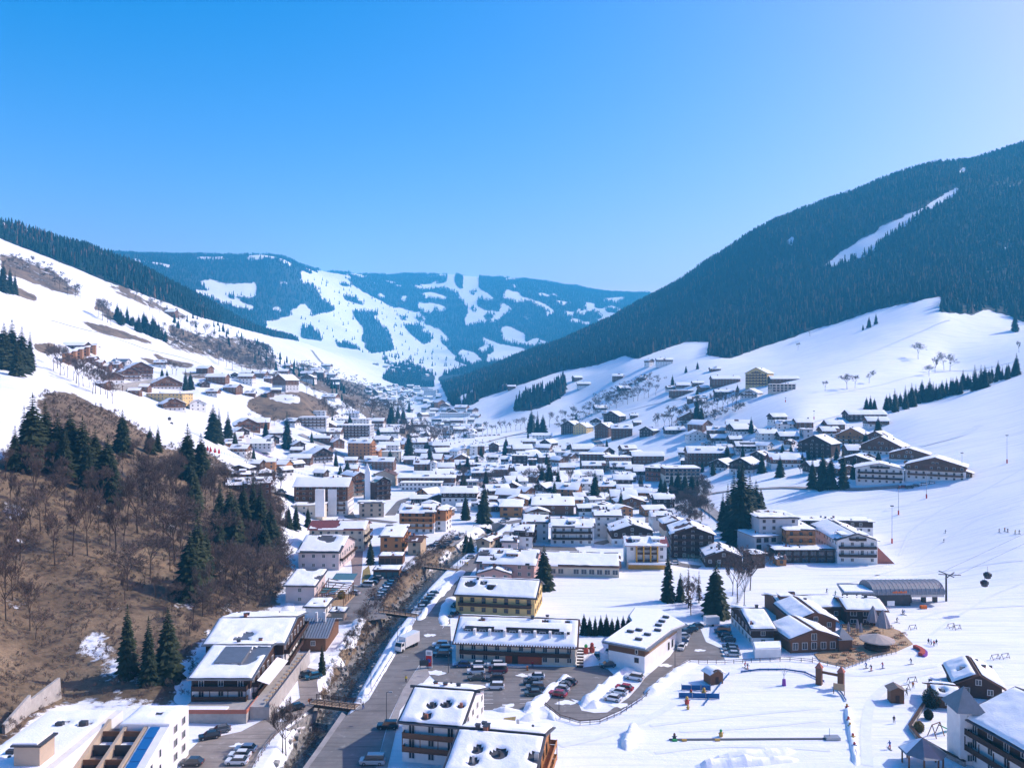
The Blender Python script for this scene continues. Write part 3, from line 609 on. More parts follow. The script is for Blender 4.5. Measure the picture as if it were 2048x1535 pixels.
ribbon('lane', [(660,760),(652,735),(634,715),(622,700)], 8.0, M_PAVE, 0.5, 'steep lane above the distant hillside hamlet')
# snow thrown up along the road edges
def snow_bank(px, w, h, label, seed, world=False):
    P = [Vector((*g0(*p), 0)) for p in px] if not world else [Vector((p[0], p[1], 0)) for p in px]
    P = resample([tuple(p) for p in P], 0.9); rr = random.Random(seed); b = MB().use(M_SNOW); prev = None; n = 7
    for i, p in enumerate(P):
        d = (P[min(i+1, len(P)-1)]-P[max(i-1, 0)]).normalized(); s = Vector((-d.y, d.x, 0)); e = min(1, i/2.5, (len(P)-1-i)/2.5)
        fn = lambda a_, c_: float(fbm(np.array([a_+seed*7.3]), np.array([c_+seed*3.1]), 3, seed)[0]); ww = w*(1+0.9*fn(i*.22, 0))*(0.4+0.6*e); hh = h*(0.95+1.3*fn(i*.3, 9))*e; q = []
        for k in range(n):
            t = k/(n-1)*2-1; v = p+s*(ww/2*t)
            q.append((v.x, v.y, float(zat(v.x, v.y))+(-0.1 if abs(t) > .99 else max(.02, hh*(1-t*t)*(1+1.3*fn(i*.45, k*.8+3))))))
        if prev: b.idx(prev+q, [(k, n+k, n+k+1, k+1) for k in range(n-1)])
        prev = q
    return tag(b.build('snow_bank', smooth=True), label, kind='stuff')
snow_bank([(726,1396),(750,1360),(778,1315),(802,1276),(820,1250)], 2.6, 1.0, 'snow piled along the stream side of the road', 1)
snow_bank([(838,1240),(858,1215),(880,1185),(900,1163)], 3.0, 1.0, 'snow piled beyond the second footbridge', 2)
snow_bank([(868,1196),(885,1178),(905,1160),(925,1140)], 5.0, 0.7, 'snow bank behind the roadside cars', 3)
snow_bank([(1164,1412),(1190,1392),(1222,1366),(1250,1345),(1275,1335)], 3.2, 1.6, 'tall snow bank inside the bend of the access road', 4)
snow_bank([(1168,1416),(1186,1412),(1200,1405)], 4.0, 1.8, 'rounded end of the snow bank at the road bend', 5)
snow_bank([(1294,1392),(1318,1372),(1345,1352),(1365,1336),(1382,1330),(1398,1328)], 3.4, 1.3, 'lumpy snow bank outside the access road', 6)
snow_bank([(1050,1425),(1075,1405),(1100,1382),(1120,1368),(1140,1352)], 3.5, 1.5, 'snow ridge between the two car parks', 7)
snow_bank([(1040,1440),(1075,1432),(1100,1430),(1112,1440)], 3.5, 1.0, 'snow heaped beyond the car park corner', 8)
snow_bank([(1165,1330),(1185,1318),(1205,1315),(1225,1312)], 5.0, 1.6, 'snow heap by the red toy figures', 9)
snow_bank([(1252,1500),(1258,1480),(1264,1465),(1275,1455)], 3.0, 2.0, 'tall snow mound on the practice slope', 10)
snow_bank([(1420,1520),(1480,1512),(1540,1505),(1590,1500)], 2.5, 1.0, 'long low snow ridge across the practice slope', 11)
snow_bank([(1390,1532),(1460,1528),(1520,1524),(1598,1518)], 2.5, 1.2, 'lower snow ridge at the foot of the practice slope', 12)
snow_bank([(1695,1410),(1698,1440),(1706,1480),(1712,1530)], 1.6, 0.8, 'snow ridge under the low fence of the practice slope', 13)
snow_bank([(676,1300),(700,1278),(716,1250),(720,1236)], 4.0, 0.8, 'snow beside the metal roofed building', 14)
snow_bank([(905,1192),(893,1212),(886,1238),(890,1250)], 4.0, 0.6, 'snow strip along the yellow building', 15)
snow_bank([(600,1322),(625,1312),(655,1318),(690,1312)], 7.0, 0.5, 'snow field in front of the metal roofed building', 16)
snow_bank([(985,1418),(1010,1420),(1040,1420)], 2.6, 0.8, 'snow at the near end of the car park', 17)
snow_bank([(560,1185),(580,1198),(575,1220),(590,1240)], 5.0, 0.5, 'snow tongue at the foot of the brown slope', 18)
snow_bank([(385,1330),(380,1360),(375,1400),(395,1420)], 6.0, 0.6, 'shaded snow beside the terrace hotel', 19)
# groomed piste ridges and ski tracks
M_TRACK_OLD = None
M_TRACK = mat('ski_track', (0.74, 0.78, 0.84), 0.8, 0.1, noise=0.08, scale=0.5)

sheet('yard', [(1062,1090),(1150,1094),(1160,1106),(1066,1106)], M_ASPH, 0.05, 'shaded asphalt yard in front of the long white balcony hotel')
for L, w_, lb in (([(955,1052),(985,1062),(1005,1048),(1060,1038),(1120,1038),(1180,1044)], 7, 'street between the timber buildings and the white hotel'), ([(1195,1088),(1215,1080),(1290,1082),(1330,1095),(1345,1128),(1400,1134)], 6, 'lane around the yellow framed hotel'),
    ([(780,1030),(805,1000),(850,990),(880,975)], 6, 'lane left of the broad snow roofed hotel'), ([(1100,992),(1170,1012),(1210,1000),(1240,985),(1290,975)], 6, 'lane winding through the central snow roofs'), ([(890,948),(960,953),(1010,948),(1080,952),(1140,940),(1190,950)], 6, 'lane behind the main street'),
    ([(690,1006),(700,1036),(745,1040),(790,1045)], 6, 'lane under the tall five storey hotel'), ([(1300,1045),(1300,1020),(1330,1008)], 5, 'lane beside the plain white house'), ([(1480,905),(1540,900),(1590,905),(1640,920),(1700,948)], 5, 'lane through the upper right hamlet'), ([(545,985),(575,990),(590,1005)], 9, 'small car park below the large brown house')):
    ribbon('lane', L, w_, M_ASPH, 0.13, lb)

for i, (L, w_) in enumerate((([(2040,940),(1960,985),(1880,1020),(1820,1060),(1800,1110)], 1.2), ([(2045,1120),(1960,1130),(1860,1145),(1760,1150),(1640,1150)], 1.4), ([(2040,1010),(1950,1040),(1880,1085),(1820,1130),(1700,1165)], 1.0), ([(1960,850),(1930,868),(1880,882),(1840,892)], 5.0), ([(2046,1210),(1950,1215),(1880,1222),(1830,1240)], 1.2), ([(2046,1165),(1980,1190),(1900,1240),(1860,1270)], .9),
    ([(1870,1330),(1780,1345),(1700,1352),(1600,1335),(1500,1338),(1420,1352),(1330,1420),(1220,1470),(1120,1490)], 2.0), ([(1880,1340),(1790,1358),(1740,1400),(1730,1460),(1735,1530)], 2.2), ([(1640,1415),(1520,1425),(1400,1438),(1300,1450)], 1.2), ([(1640,1440),(1500,1455),(1360,1462)], 1.0), ([(1660,1500),(1560,1492),(1420,1490),(1310,1505)], 1.2), ([(1560,1100),(1600,1138),(1700,1140),(1800,1125)], 1.0),
    ([(640,950),(560,925),(480,895),(400,862),(330,830),(250,790),(180,745)], 1.6), ([(100,640),(200,665),(300,700),(420,735),(520,758)], 3.0), ([(250,740),(340,790),(420,845),(470,870)], 1.4), ([(1490,880),(1600,855),(1700,825),(1760,800)], 2.0), ([(1100,870),(1200,835),(1290,812),(1400,790)], 2.5), ([(1900,640),(1800,680),(1700,720),(1600,745)], 2.5), ([(2040,720),(1900,740),(1760,770),(1650,790)], 2.2))):
    ribbon('ski_track', L, w_, M_TRACK, 0.05 if w_ < 4 else .1, 'faint grey track pressed into the snow')
for i, (cx_, cy_) in enumerate(((870,1345),(915,1385),(940,1412),(1045,1350),(1020,1410),(1130,1405),(1240,1410),(690,1215),(560,1440),(480,1490),(860,1270),(895,1250),(1330,1330),(1400,1300))):
    c = Vector(g0(cx_, cy_)); r_ = random.Random(i); n_ = 16; k_ = r_.uniform(.8, 2.0); sheet('slush_patch', [(c.x+k_*(1.6*math.cos(2*math.pi*j/n_))*r_.uniform(.5, 1.2), c.y+k_*math.sin(2*math.pi*j/n_)*r_.uniform(.5, 1.2)) for j in range(n_)], M_SNOW, .085, 'ragged patch of leftover snow on the asphalt', world=True, kind='stuff')
b = MB().use(M_LINE)
for i in range(9):
    for x0 in (966, 1060): a = Vector(g0(x0, 1346+i*7.5)); b.idx([(a.x-2.4,a.y-.07,.075),(a.x+2.4,a.y-.07,.075),(a.x+2.4,a.y+.07,.075),(a.x-2.4,a.y+.07,.075)],[(0,1,2,3)])
tag(b.build('parking_markings'), 'worn white parking bay lines on the car park', kind='structure')
# ---------------------------------------------------------------- buildings
def plaster(n, c): return mat('plaster_'+n, c, 0.9, 0.15, noise=0.07, scale=0.5)
PL = {'white': plaster('white', (0.74, 0.73, 0.71)), 'cream': plaster('cream', (0.62, 0.54, 0.42)), 'yellow': plaster('yellow', (0.66, 0.47, 0.20)), 'tan': plaster('tan', (0.52, 0.40, 0.27)),
      'pink': plaster('pink', (0.56, 0.34, 0.29)), 'rose': plaster('rose', (0.60, 0.50, 0.48)), 'grey': plaster('grey', (0.50, 0.51, 0.52)), 'red': plaster('red', (0.42, 0.16, 0.11)), 'beige': plaster('beige', (0.45, 0.36, 0.27)), 'bright': plaster('bright', (0.80, 0.80, 0.80)),
      'dark': M_WOODD, 'brown': M_WOODB, 'orange': M_WOODO, 'light': M_WOODL, 'greywood': M_WOODG, 'metal': M_METAL, 'black': M_DARK, 'conc': M_CONC}
M_GLASS = mat('window_glass', (0.035, 0.045, 0.055), 0.12, 0.6)
M_GLASSG = mat('green_glass', (0.10, 0.17, 0.16), 0.15, 0.6)
M_FRAME = mat('window_frame', (0.62, 0.60, 0.57), 0.7, 0.2)
M_FRAMED = mat('dark_window_frame', (0.10, 0.065, 0.045), 0.7, 0.2)
M_ROOF = mat('roof_sheet', (0.095, 0.092, 0.098), 0.6, 0.3, noise=0.25, scale=0.6)
M_ROOFB = mat('brown_roof', (0.12, 0.062, 0.045), 0.7, 0.25, noise=0.25, scale=0.8)
M_ROOFR = mat('red_roof', (0.20, 0.06, 0.055), 0.6, 0.3, noise=0.2, scale=1.0)
M_BRICK = mat('chimney_brick', (0.27, 0.12, 0.08), 0.9, 0.1, noise=0.25, scale=3)
WINMESH = {}
def win_mesh(w, h, fr, split=False, glass=None):
    k = ('w', w, h, fr.name, split)
    if k not in WINMESH:
        b = MB().use(fr); t = 0.11
        b.box(-w/2, -0.10, -h/2, -w/2+t, 0.05, h/2); b.box(w/2-t, -0.10, -h/2, w/2, 0.05, h/2)
        b.box(-w/2+t, -0.10, -h/2, w/2-t, 0.05, -h/2+t); b.box(-w/2+t, -0.10, h/2-t, w/2-t, 0.05, h/2)
        if w > 1.0: b.box(-0.04, -0.08, -h/2+t, 0.04, 0.03, h/2-t)
        if not split: b.use(M_GLASS).face([(-w/2+t, -0.02, -h/2+t), (w/2-t, -0.02, -h/2+t), (w/2-t, -0.02, h/2-t), (-w/2+t, -0.02, h/2-t)])
        WINMESH[k] = b.mesh('window')
        WINMESH[('p', w, h)] = MB().use(M_GLASS).box(-w/2+t*.8, -0.03, -h/2+t*.8, w/2-t*.8, 0.02, h/2-t*.8).mesh('pane')
    return WINMESH[k]
def add_window(parent, p, rz, w, h, fr, near):
    o = link('window', win_mesh(w, h, fr, near), parent, p, rz)
    if near: link('pane', WINMESH[('p', w, h)], o)
    return o
def snow_slope(b, O, ex, et, L, T, th, cell, seed, bare=(), inset=0.25, amp=0.5, cover=1.0):
    """lumpy blanket on a roof plane: O corner, ex along the eave, et up the slope"""
    nrm = ex.cross(et).normalized()
    if nrm.z < 0: nrm = -nrm
    ns = max(4, int(L/cell)); nt = max(3, int(T/cell)); rr = random.Random(seed); ox, oy = rr.random()*99, rr.random()*99
    S = np.linspace(0, 1, ns+1); U = np.linspace(0, 1, nt+1); ss_, tt = np.meshgrid(S*L, U*T)
    nz = fbm(ss_/2.6+ox, tt/2.6+oy, 3, seed); nz2 = fbm(ss_/6+oy, tt/6+ox, 2, seed+5)
    edge = np.minimum(np.minimum(ss_, L-ss_), np.minimum(tt, T-tt))-inset-0.35*(nz2+0.2)
    field = edge.copy()
    for (a, c, r0) in bare: field = np.minimum(field, np.hypot(ss_-a*L, tt-c*T)-r0*(1+0.9*nz))
    if cover < 1: field = np.minimum(field, (nz+nz2*1.3+ (cover-0.5)*1.1)*3.0)
    h = th*np.clip(field/0.7, 0, 1)**0.6*(1+amp*nz*1.6)
    keep = field > -cell*0.4; vid = -np.ones(keep.shape, int); k0 = len(b.v)
    h = np.where(field <= 0, 0.025, np.maximum(h, 0.03))
    for j in range(nt+1):
        for i in range(ns+1):
            if keep[j, i]:
                p = O+ex*ss_[j, i]+et*tt[j, i]+nrm*float(h[j, i]); vid[j, i] = len(b.v); b.v.append((p.x, p.y, p.z))
    up = ex.cross(et).z > 0
    for j in range(nt):
        for i in range(ns):
            q = (vid[j, i], vid[j, i+1], vid[j+1, i+1], vid[j+1, i])
            if min(q) >= 0: b.f.append(tuple(int(v) for v in (q if up else q[::-1]))); b.m.append(b.cur)
STY = {  # lower wall, upper wall, share of plaster storeys, balcony, frame, roof
 'wd': ('white', 'dark', .5, 'dark', 0, 0), 'wb': ('white', 'brown', .5, 'brown', 0, 1), 'w': ('white', 'white', 1, None, 0, 0), 'wB': ('white', 'white', 1, 'dark', 0, 0), 'd': ('dark', 'dark', 0, 'dark', 0, 1), 'b': ('brown', 'brown', 0, 'brown', 0, 1),
 'o': ('orange', 'orange', 0, 'orange', 1, 0), 'y': ('yellow', 'yellow', 1, 'dark', 0, 0), 'c': ('cream', 'cream', 1, 'dark', 0, 1), 't': ('tan', 'tan', 1, 'dark', 1, 1), 'p': ('pink', 'pink', 1, None, 0, 0), 'r': ('rose', 'rose', 1, 'dark', 0, 0), 'g': ('grey', 'grey', 1, None, 1, 0),
 'red': ('red', 'dark', .7, None, 0, 1), 'wo': ('white', 'orange', .6, 'orange', 1, 0), 'h': ('beige', 'beige', 1, None, 1, 0), 'cb': ('cream', 'brown', .6, 'brown', 0, 1)}
def building(name, o, rz, w, d, h, ridge='x', rise=None, sty='wb', ov=0.9, sides='flr', balc='', storey=2.9, bare=None, cover=1.0, snow=0.42, chim=1, seed=0, lod=0, dorm=0, roofmat=None, wins=True, winw=1.3, winh=1.4, gap=3.3, base=-2.5, wallm=None, parapet=0.4, ovf=None, skipwin=(), balc_rows=None, bareN=2):
    """o: centre of the front wall at ground level; local +x along the front, +y to the back"""
    st = STY[sty]; rr = random.Random(seed*13+5); T = empty(name, o, rz)
    lo, hi = PL[st[0]], PL[st[1]]
    if wallm: lo, hi = PL[wallm[0]], PL[wallm[1]]
    fr = M_FRAMED if st[4] else M_FRAME; rm = roofmat or (M_ROOFB if st[5] else M_ROOF); near = lod == 0
    n = max(1, int(round(h/storey))); sp = h*round(n*st[2])/n if lo is not hi else h
    rise = (0.0 if ridge == 'f' else (d if ridge == 'x' else w)*0.5*math.tan(R(17))) if rise is None else rise
    ovf = ov if ovf is None else ovf
    # walls
    b = MB(); X = w/2
    def band(z0, z1, m):
        if z1-z0 < 0.05: return
        b.use(m)
        for a, c in (((-X, 0), (X, 0)), ((X, 0), (X, d)), ((X, d), (-X, d)), ((-X, d), (-X, 0))): b.face([(a[0], a[1], z0), (c[0], c[1], z0), (c[0], c[1], z1), (a[0], a[1], z1)])
    band(base, sp, lo); band(sp, h, hi); b.use(hi)
    if ridge == 'x' and rise:
        for s in (-1, 1):
            f = [(s*X, 0, h), (s*X, d, h), (s*X, d/2, h+rise)]; b.face(f if s > 0 else f[::-1])
    elif ridge == 'y' and rise:
        b.face([(-X, 0, h), (X, 0, h), (0, 0, h+rise)]); b.face([(X, d, h), (-X, d, h), (0, d, h+rise)])
    elif ridge == 's' and rise:
        for s in (-1, 1):
            f = [(s*X, 0, h), (s*X, d, h), (s*X, d, h+rise)]; b.face(f if s > 0 else f[::-1])
        b.face([(X, d, h), (-X, d, h), (-X, d, h+rise), (X, d, h+rise)])
    else: b.face([(-X, 0, h), (X, 0, h), (X, d, h), (-X, d, h)])
    b.build('wall', T)
    # roof planes (O, along eave, up slope)
    planes = []; cell = (0.45, 0.8, 1.7)[lod]; tk = 0.22
    if ridge == 'x':
        k = rise/(d/2); ft = Vector((0, 1, k)).normalized(); Tl = (d/2+ovf)*math.sqrt(1+k*k)
        planes = [(Vector((-X-ov, -ovf, h-k*ovf)), Vector((1, 0, 0)), ft, w+2*ov, Tl), (Vector((-X-ov, d+ovf, h-k*ovf)), Vector((1, 0, 0)), Vector((0, -1, k)).normalized(), w+2*ov, Tl)]
    elif ridge == 'y':
        k = rise/X; Tl = (X+ov)*math.sqrt(1+k*k)
        planes = [(Vector((-X-ov, -ovf, h-k*ov)), Vector((0, 1, 0)), Vector((1, 0, k)).normalized(), d+2*ovf, Tl), (Vector((X+ov, -ovf, h-k*ov)), Vector((0, 1, 0)), Vector((-1, 0, k)).normalized(), d+2*ovf, Tl)]
    elif ridge == 's':
        k = rise/d; planes = [(Vector((-X-ov, -ovf, h-k*ovf)), Vector((1, 0, 0)), Vector((0, 1, k)).normalized(), w+2*ov, (d+2*ovf)*math.sqrt(1+k*k))]
    else: planes = [(Vector((-X-ov, -ovf, h)), Vector((1, 0, 0)), Vector((0, 1, 0)), w+2*ov, d+2*ovf)]
    b = MB().use(rm); sb = MB().use(M_SNOW)
    vents = []; bare = list(bare) if bare is not None else None
    for pi, (O, ex, et, L, Tl) in enumerate(planes):
        nr = ex.cross(et).normalized(); nr = nr if nr.z > 0 else -nr; up = nr*0.0
        q = [O, O+ex*L, O+ex*L+et*Tl, O+et*Tl]; q2 = [v+nr*tk for v in q]
        b.idx(q+q2, [(0, 1, 2, 3), (4, 5, 6, 7), (0, 1, 5, 4), (1, 2, 6, 5), (2, 3, 7, 6), (3, 0, 4, 7)])
        if cover > 0:
            br = bare if (bare is not None and pi == 0) else [(rr.uniform(.1, .9), rr.uniform(.15, .85), rr.uniform(.3, 1.0)*(1 if lod < 2 else 1.5)) for _ in range(bareN if lod < 2 else 1)]
            if lod < 2:
                for (fa, fc_, r0) in br:
                    if r0 < 1.4:
                        v = O+ex*(fa*L)+et*(fc_*Tl)+nr*tk; vb = MB().use(rr.choice((M_DARK, M_STEEL, M_BRICK))); k_ = rr.uniform(.18, .38); vb.box(v.x-k_, v.y-k_, v.z-.2, v.x+k_, v.y+k_, v.z+rr.uniform(.6, 1.2)); vents.append(vb)
            snow_slope(sb, O+nr*(tk+0.01), ex, et, L, Tl, snow, cell, seed*7+pi, br, cover=cover)
    ro = b.build('roof', T)
    for vb in vents: vb.build('roof_vent', ro)
    if cover > 0 and sb.f: sb.build('snow_cover', ro, smooth=True)
    for c in range(chim):
        x = rr.uniform(-.32, .32)*w; y = d*(rr.uniform(.35, .65) if ridge != 'y' else rr.uniform(.25, .8)); z = h+(rise*(1-abs(y-d/2)/(d/2)) if ridge == 'x' else rise*(1-abs(x)/X) if ridge == 'y' else rise*y/d if ridge == 's' else 0)
        cb = MB().use(M_BRICK if rr.random() < .5 else M_DARK).box(x-.4, y-.35, z-.6, x+.4, y+.35, z+1.3)
        cb.use(M_DARK).box(x-.5, y-.45, z+1.3, x+.5, y+.45, z+1.42); cb.build('chimney', ro)
    for i in range(dorm):
        xc = -w/2+w*(i+.5)/dorm; dw = min(3.2, w/dorm*.6); k = rise/(d/2); y0 = d*0.14; z0 = h+k*y0; db = MB().use(hi)
        db.box(xc-dw/2, y0, z0-.2, xc+dw/2, y0+3.2, z0+1.5); db.use(M_SNOW).idx([(xc-dw/2-.3, y0-.4, z0+1.5), (xc+dw/2+.3, y0-.4, z0+1.5), (xc+dw/2+.3, y0+3.6, z0+1.9), (xc-dw/2-.3, y0+3.6, z0+1.9), (xc-dw/2-.3, y0-.4, z0+1.85), (xc+dw/2+.3, y0-.4, z0+1.85), (xc+dw/2+.3, y0+3.6, z0+2.2), (xc-dw/2-.3, y0+3.6, z0+2.2)], [(0, 3, 2, 1), (4, 5, 6, 7), (0, 1, 5, 4), (1, 2, 6, 5), (2, 3, 7, 6), (3, 0, 4, 7)])
        dm = db.build('dormer', ro)
        for s in ((-.25, .25) if dw > 2 else (0,)): link('window', win_mesh(0.9, 0.9, fr), dm, (xc+s*dw, y0-.02, z0+.75), 0)
    # windows and balconies
    wb_ = MB()
    def side_geo(s):
        if s == 'f': return w, lambda t: (t, 0.0), 0.0
        if s == 'r': return d, lambda t: (X, d/2+t), R(90)
        if s == 'l': return d, lambda t: (-X, d/2-t), R(-90)
        return w, lambda t: (-t, d), R(180)
    nst = n+(1 if (ridge == 'y' and rise > 2.2) else 0)
    for s in sides if wins else '':
        Ls, pos, rot = side_geo(s); kx = max(1, int((Ls-1.0)/gap)); bal = s in balc
        for f in range(nst):
            zc = h*(f+.55)/n; m = kx
            if f >= n:
                if s not in 'fb': continue
                m = max(1, kx//3); zc = h+rise*0.28
            if (s, f) in skipwin: continue
            for i in range(m):
                t = (-Ls/2+Ls*(i+.5)/kx) if f < n else (i-(m-1)/2)*2.0
                if rr.random() < 0.04 and lod: continue
                ww, hh = winw, winh
                if bal and f > 0 and i % 2 == 0: hh = 2.0
                x, y = pos(t); off = Vector((0, -0.03, 0)); off.rotate(Matrix.Rotation(rot, 3, 'Z')); zz = zc-(.25 if hh == 2.0 else 0)
                if lod == 0: add_window(T, (x+off.x, y+off.y, zz), rot, ww, hh, fr, True)
                elif lod == 1: add_window(T, (x+off.x, y+off.y, zz), rot, ww, hh, fr, False)
                else:
                    c, sn = math.cos(rot), math.sin(rot)
                    def tr(px_, py_, pz_): return (x+off.x+c*px_-sn*py_, y+off.y+sn*px_+c*py_, zz+pz_)
                    wb_.use(fr).idx([tr(-ww/2, 0, -hh/2), tr(ww/2, 0, -hh/2), tr(ww/2, -.08, hh/2), tr(-ww/2, -.08, hh/2), tr(-ww/2, -.08, -hh/2), tr(ww/2, -.08, -hh/2)], [(4, 5, 2, 3)])
                    wb_.use(M_GLASS).face([tr(-ww/2+.14, -.10, -hh/2+.14), tr(ww/2-.14, -.10, -hh/2+.14), tr(ww/2-.14, -.10, hh/2-.14), tr(-ww/2+.14, -.10, hh/2-.14)])
    if wb_.f: tag(wb_.build('windows', T), kind='stuff')
    bm_ = PL[st[3]] if st[3] else PL['brown']; rows = balc_rows or range(1, nst)
    for s in balc:
        Ls, pos, rot = side_geo(s)
        for f in rows:
            z = h*f/n if f < n else h+0.1
            Lb = Ls*0.92 if f < n else Ls*.4
            bb = MB().use(bm_); bb.box(-Lb/2, -1.35, z-.12, Lb/2, -.03, z+.03); bb.box(-Lb/2, -1.40, z+.12, Lb/2, -1.30, z+1.0)
            for sgn in (-1, 1): bb.box(sgn*Lb/2-.06, -1.30, z+.12, sgn*Lb/2+.06, -.03, z+1.0)
            if lod < 2:
                kk = max(2, int(Lb/3.5))
                for i in range(kk+1): t = -Lb/2+Lb*i/kk; bb.box(t-.07, -1.44, z-.12, t+.07, -1.29, min(z+2.6, h) if f < n-1 else z+1.1)
            x, y = pos(0); bb.build('balcony', T, (x, y, 0), rot)
    return T
LAND = []    # every building, for the labels of what stands near it
def put(xl, xr, ye, yb, d=None, ridge='x', rot=0.0, sty='wb', label=None, cat='house', Y=None, name='chalet', lod=None, z0=None, **kw):
    """building from photo pixels: eave span, eave row, base row of the front wall"""
    cx = (xl+xr)/2
    if Y is None: p = at(cx, yb)
    else: p = Vector(((cx-CX)/F*Y, Y, CAM_H-(yb-CY)/F*Y))
    ov = kw.pop('ov', 0.9); w = (xr-xl)/F*p.y/math.cos(R(rot))-2*ov*0.9; h = (yb-ye)/F*p.y
    w = max(w, 4.0); h = max(h, 2.6); d = d or max(7.0, min(16.0, w*0.85)); lod = lod if lod is not None else (0 if p.y < 265 else 1 if p.y < 420 else 2)
    seed = len(LAND)+1; q_ = random.Random(seed*3+1)
    if p.y > 265: kw.setdefault('cover', q_.choice((1, 1, 1, .95, .85))); kw.setdefault('chim', q_.choice((0, 1, 1, 2, 3))); kw.setdefault('bareN', q_.choice((1, 2, 3, 4))); kw.setdefault('snow', q_.uniform(.3, .5)); kw.setdefault('dorm', q_.choice((0, 0, 0, 0, 1, 2)) if (ridge == 'x' and w > 9) else 0)
    if p.y > 500 and ridge in 'xy':
        if ridge == 'y' and abs(rot) > 5: rot = math.copysign(max(abs(rot), 42), rot); w *= 0.8
        kw.setdefault('rise', (d if ridge == 'x' else w)*0.5*math.tan(R(26))); kw.setdefault('snow', .6)
    T = building(name, (p.x, p.y, p.z), R(rot), w, d, h, ridge, sty=sty, ov=ov, seed=seed, lod=lod, **kw)
    LAND.append((T, cx, yb, label)); tag(T, label, cat)
    return T
def E2(e0, e1, h, ov, ovf):
    """front wall centre, rotation and width from the two eave corners seen at height h"""
    a = Vector(g0(*e0, h)); b_ = Vector(g0(*e1, h)); dx = (b_-a); L = dx.length; ex = dx/L; n = Vector((-ex.y, ex.x))
    c = (a+b_)/2+n*ovf
    return (c.x, c.y, 0.0), math.atan2(ex.y, ex.x), L-2*ov
def eave(e0, e1, h, d, label, cat='building', name='house', ov=0.9, ovf=None, lod=0, **kw):
    ovf = ov if ovf is None else ovf
    o, rz, w = E2(e0, e1, h, ov, ovf); T = building(name, o, rz, w, d, h, ov=ov, ovf=ovf, lod=lod, seed=len(LAND)+1, **kw)
    LAND.append((T, (e0[0]+e1[0])/2, e0[1], label)); tag(T, label, cat); return T
# ---- the nearest buildings
T = eave((372,1359),(506,1359), 7.0, 30, 'hotel with half melted grey roof and red balconies beside the gravel yard', 'hotel', 'terrace_hotel', sty='wd', rise=2.6, ridge='x', sides='fr', balc='fr', bare=[(.55,.62,3.2),(.72,.55,2.6),(.4,.75,1.6),(.85,.8,2.5)], chim=2, snow=.5, storey=2.6, roofmat=M_METAL)
b = MB().use(M_METAL); b.idx([(-3.5,5,7.6),(3.0,5,7.6),(3.0,13,9.9),(-3.5,13,9.9),(-3.5,5,9.0),(3.0,5,9.0),(3.0,13,10.2),(-3.5,13,10.2)], [(4,5,6,7),(0,1,5,4),(1,2,6,5),(2,3,7,6),(3,0,4,7)]); dm = b.build('dormer', T)
for s in (-1.6, 1.4): link('window', win_mesh(1.3, .7, M_FRAME), dm, (s, 4.97, 8.4), 0)
b = MB().use(M_CONC).box(-6.5, -8.0, -1, 8.5, -.05, 2.2); b.use(M_SNOW).box(-6.0, -7.4, 2.2, 3.5, -4.5, 2.45); b.build('terrace', T)
b = MB().use(PL['red'])
b.box(-6.5, -8.12, 2.2, 8.5, -8.0, 3.1); b.box(8.5, -8.12, 2.2, 8.62, 0, 3.1); b.build('terrace_rail', T)
b = MB().use(M_CONC).box(8.62, -6, -1, 13.0, 30, 2.9); b.build('side_terrace', T)
b = MB().use(M_CONC).box(12.9, -6, 2.9, 13.05, 30, 3.8); b.build('parapet', T)
b = MB().use(mat('white_awning', (0.78, 0.76, 0.76), 0.8, 0.1)); b.idx([(8.0,1,6.2),(8.0,17,6.2),(10.8,17,5.3),(10.8,1,5.3)], [(0,1,2,3)]); b.idx([(8.0,1,6.1),(8.0,17,6.1),(10.8,17,5.2),(10.8,1,5.2)], [(3,2,1,0)]); b.build('awning', T)
for i in range(14):
    y = -4+i*2.3; q = MB().use(M_WOODL).cyl((11.8,y,2.9),(11.8,y,3.6),.06).cyl((11.8,y,3.6),(11.8,y,3.66),.55,n=10); q.build('table', T)
T = eave((402,1291),(572,1288), 8.8, 27, 'rear wing of the terrace hotel under a thick snow roof', 'hotel', 'hotel_wing', sty='wd', rise=2.6, ridge='x', sides='r', balc='r', bare=[(.45,.12,2.2),(.5,.35,1.4)], chim=2, snow=.5, roofmat=M_METAL)
# modern white block, bottom left
T = empty('apartment_house', (-72, 135, 0)); tag(T, 'white modern block with sloping blue strip at the lower left corner', 'building'); LAND.append((T, 330, 1460, ''))
W = PL['bright']; b = MB().use(W); b.box(-3.0, 18, -1, 6.5, 27, 10.0); b.build('tower', T); b = MB().use(M_SNOW); snow_slope(b, Vector((-3.0,18.2,10.02)), Vector((1,0,0)), Vector((0,1,0)), 9.3, 8.6, .5, .7, 3, [(.6,.4,.5)], inset=.2); b.build('snow_cover', T, smooth=True)
for zz in (2.6, 5.3, 8.0):
    for y in (20.6, 24.4): add_window(T, (6.53, y, zz), R(90), 1.7, 1.6, M_FRAME, True)
b = MB().use(W); b.idx([(2.6,-8,-1),(6.4,-8,-1),(6.4,18,-1),(2.6,18,-1),(2.6,-8,1.2),(6.4,-8,1.2),(6.4,18,9.6),(2.6,18,9.6)], [(0,1,5,4),(1,2,6,5),(2,3,7,6),(3,0,4,7),(4,5,6,7)]); b.build('wall', T)
b = MB().use(mat('blue_panel', (0.02, 0.14, 0.36), 0.25, 0.5))
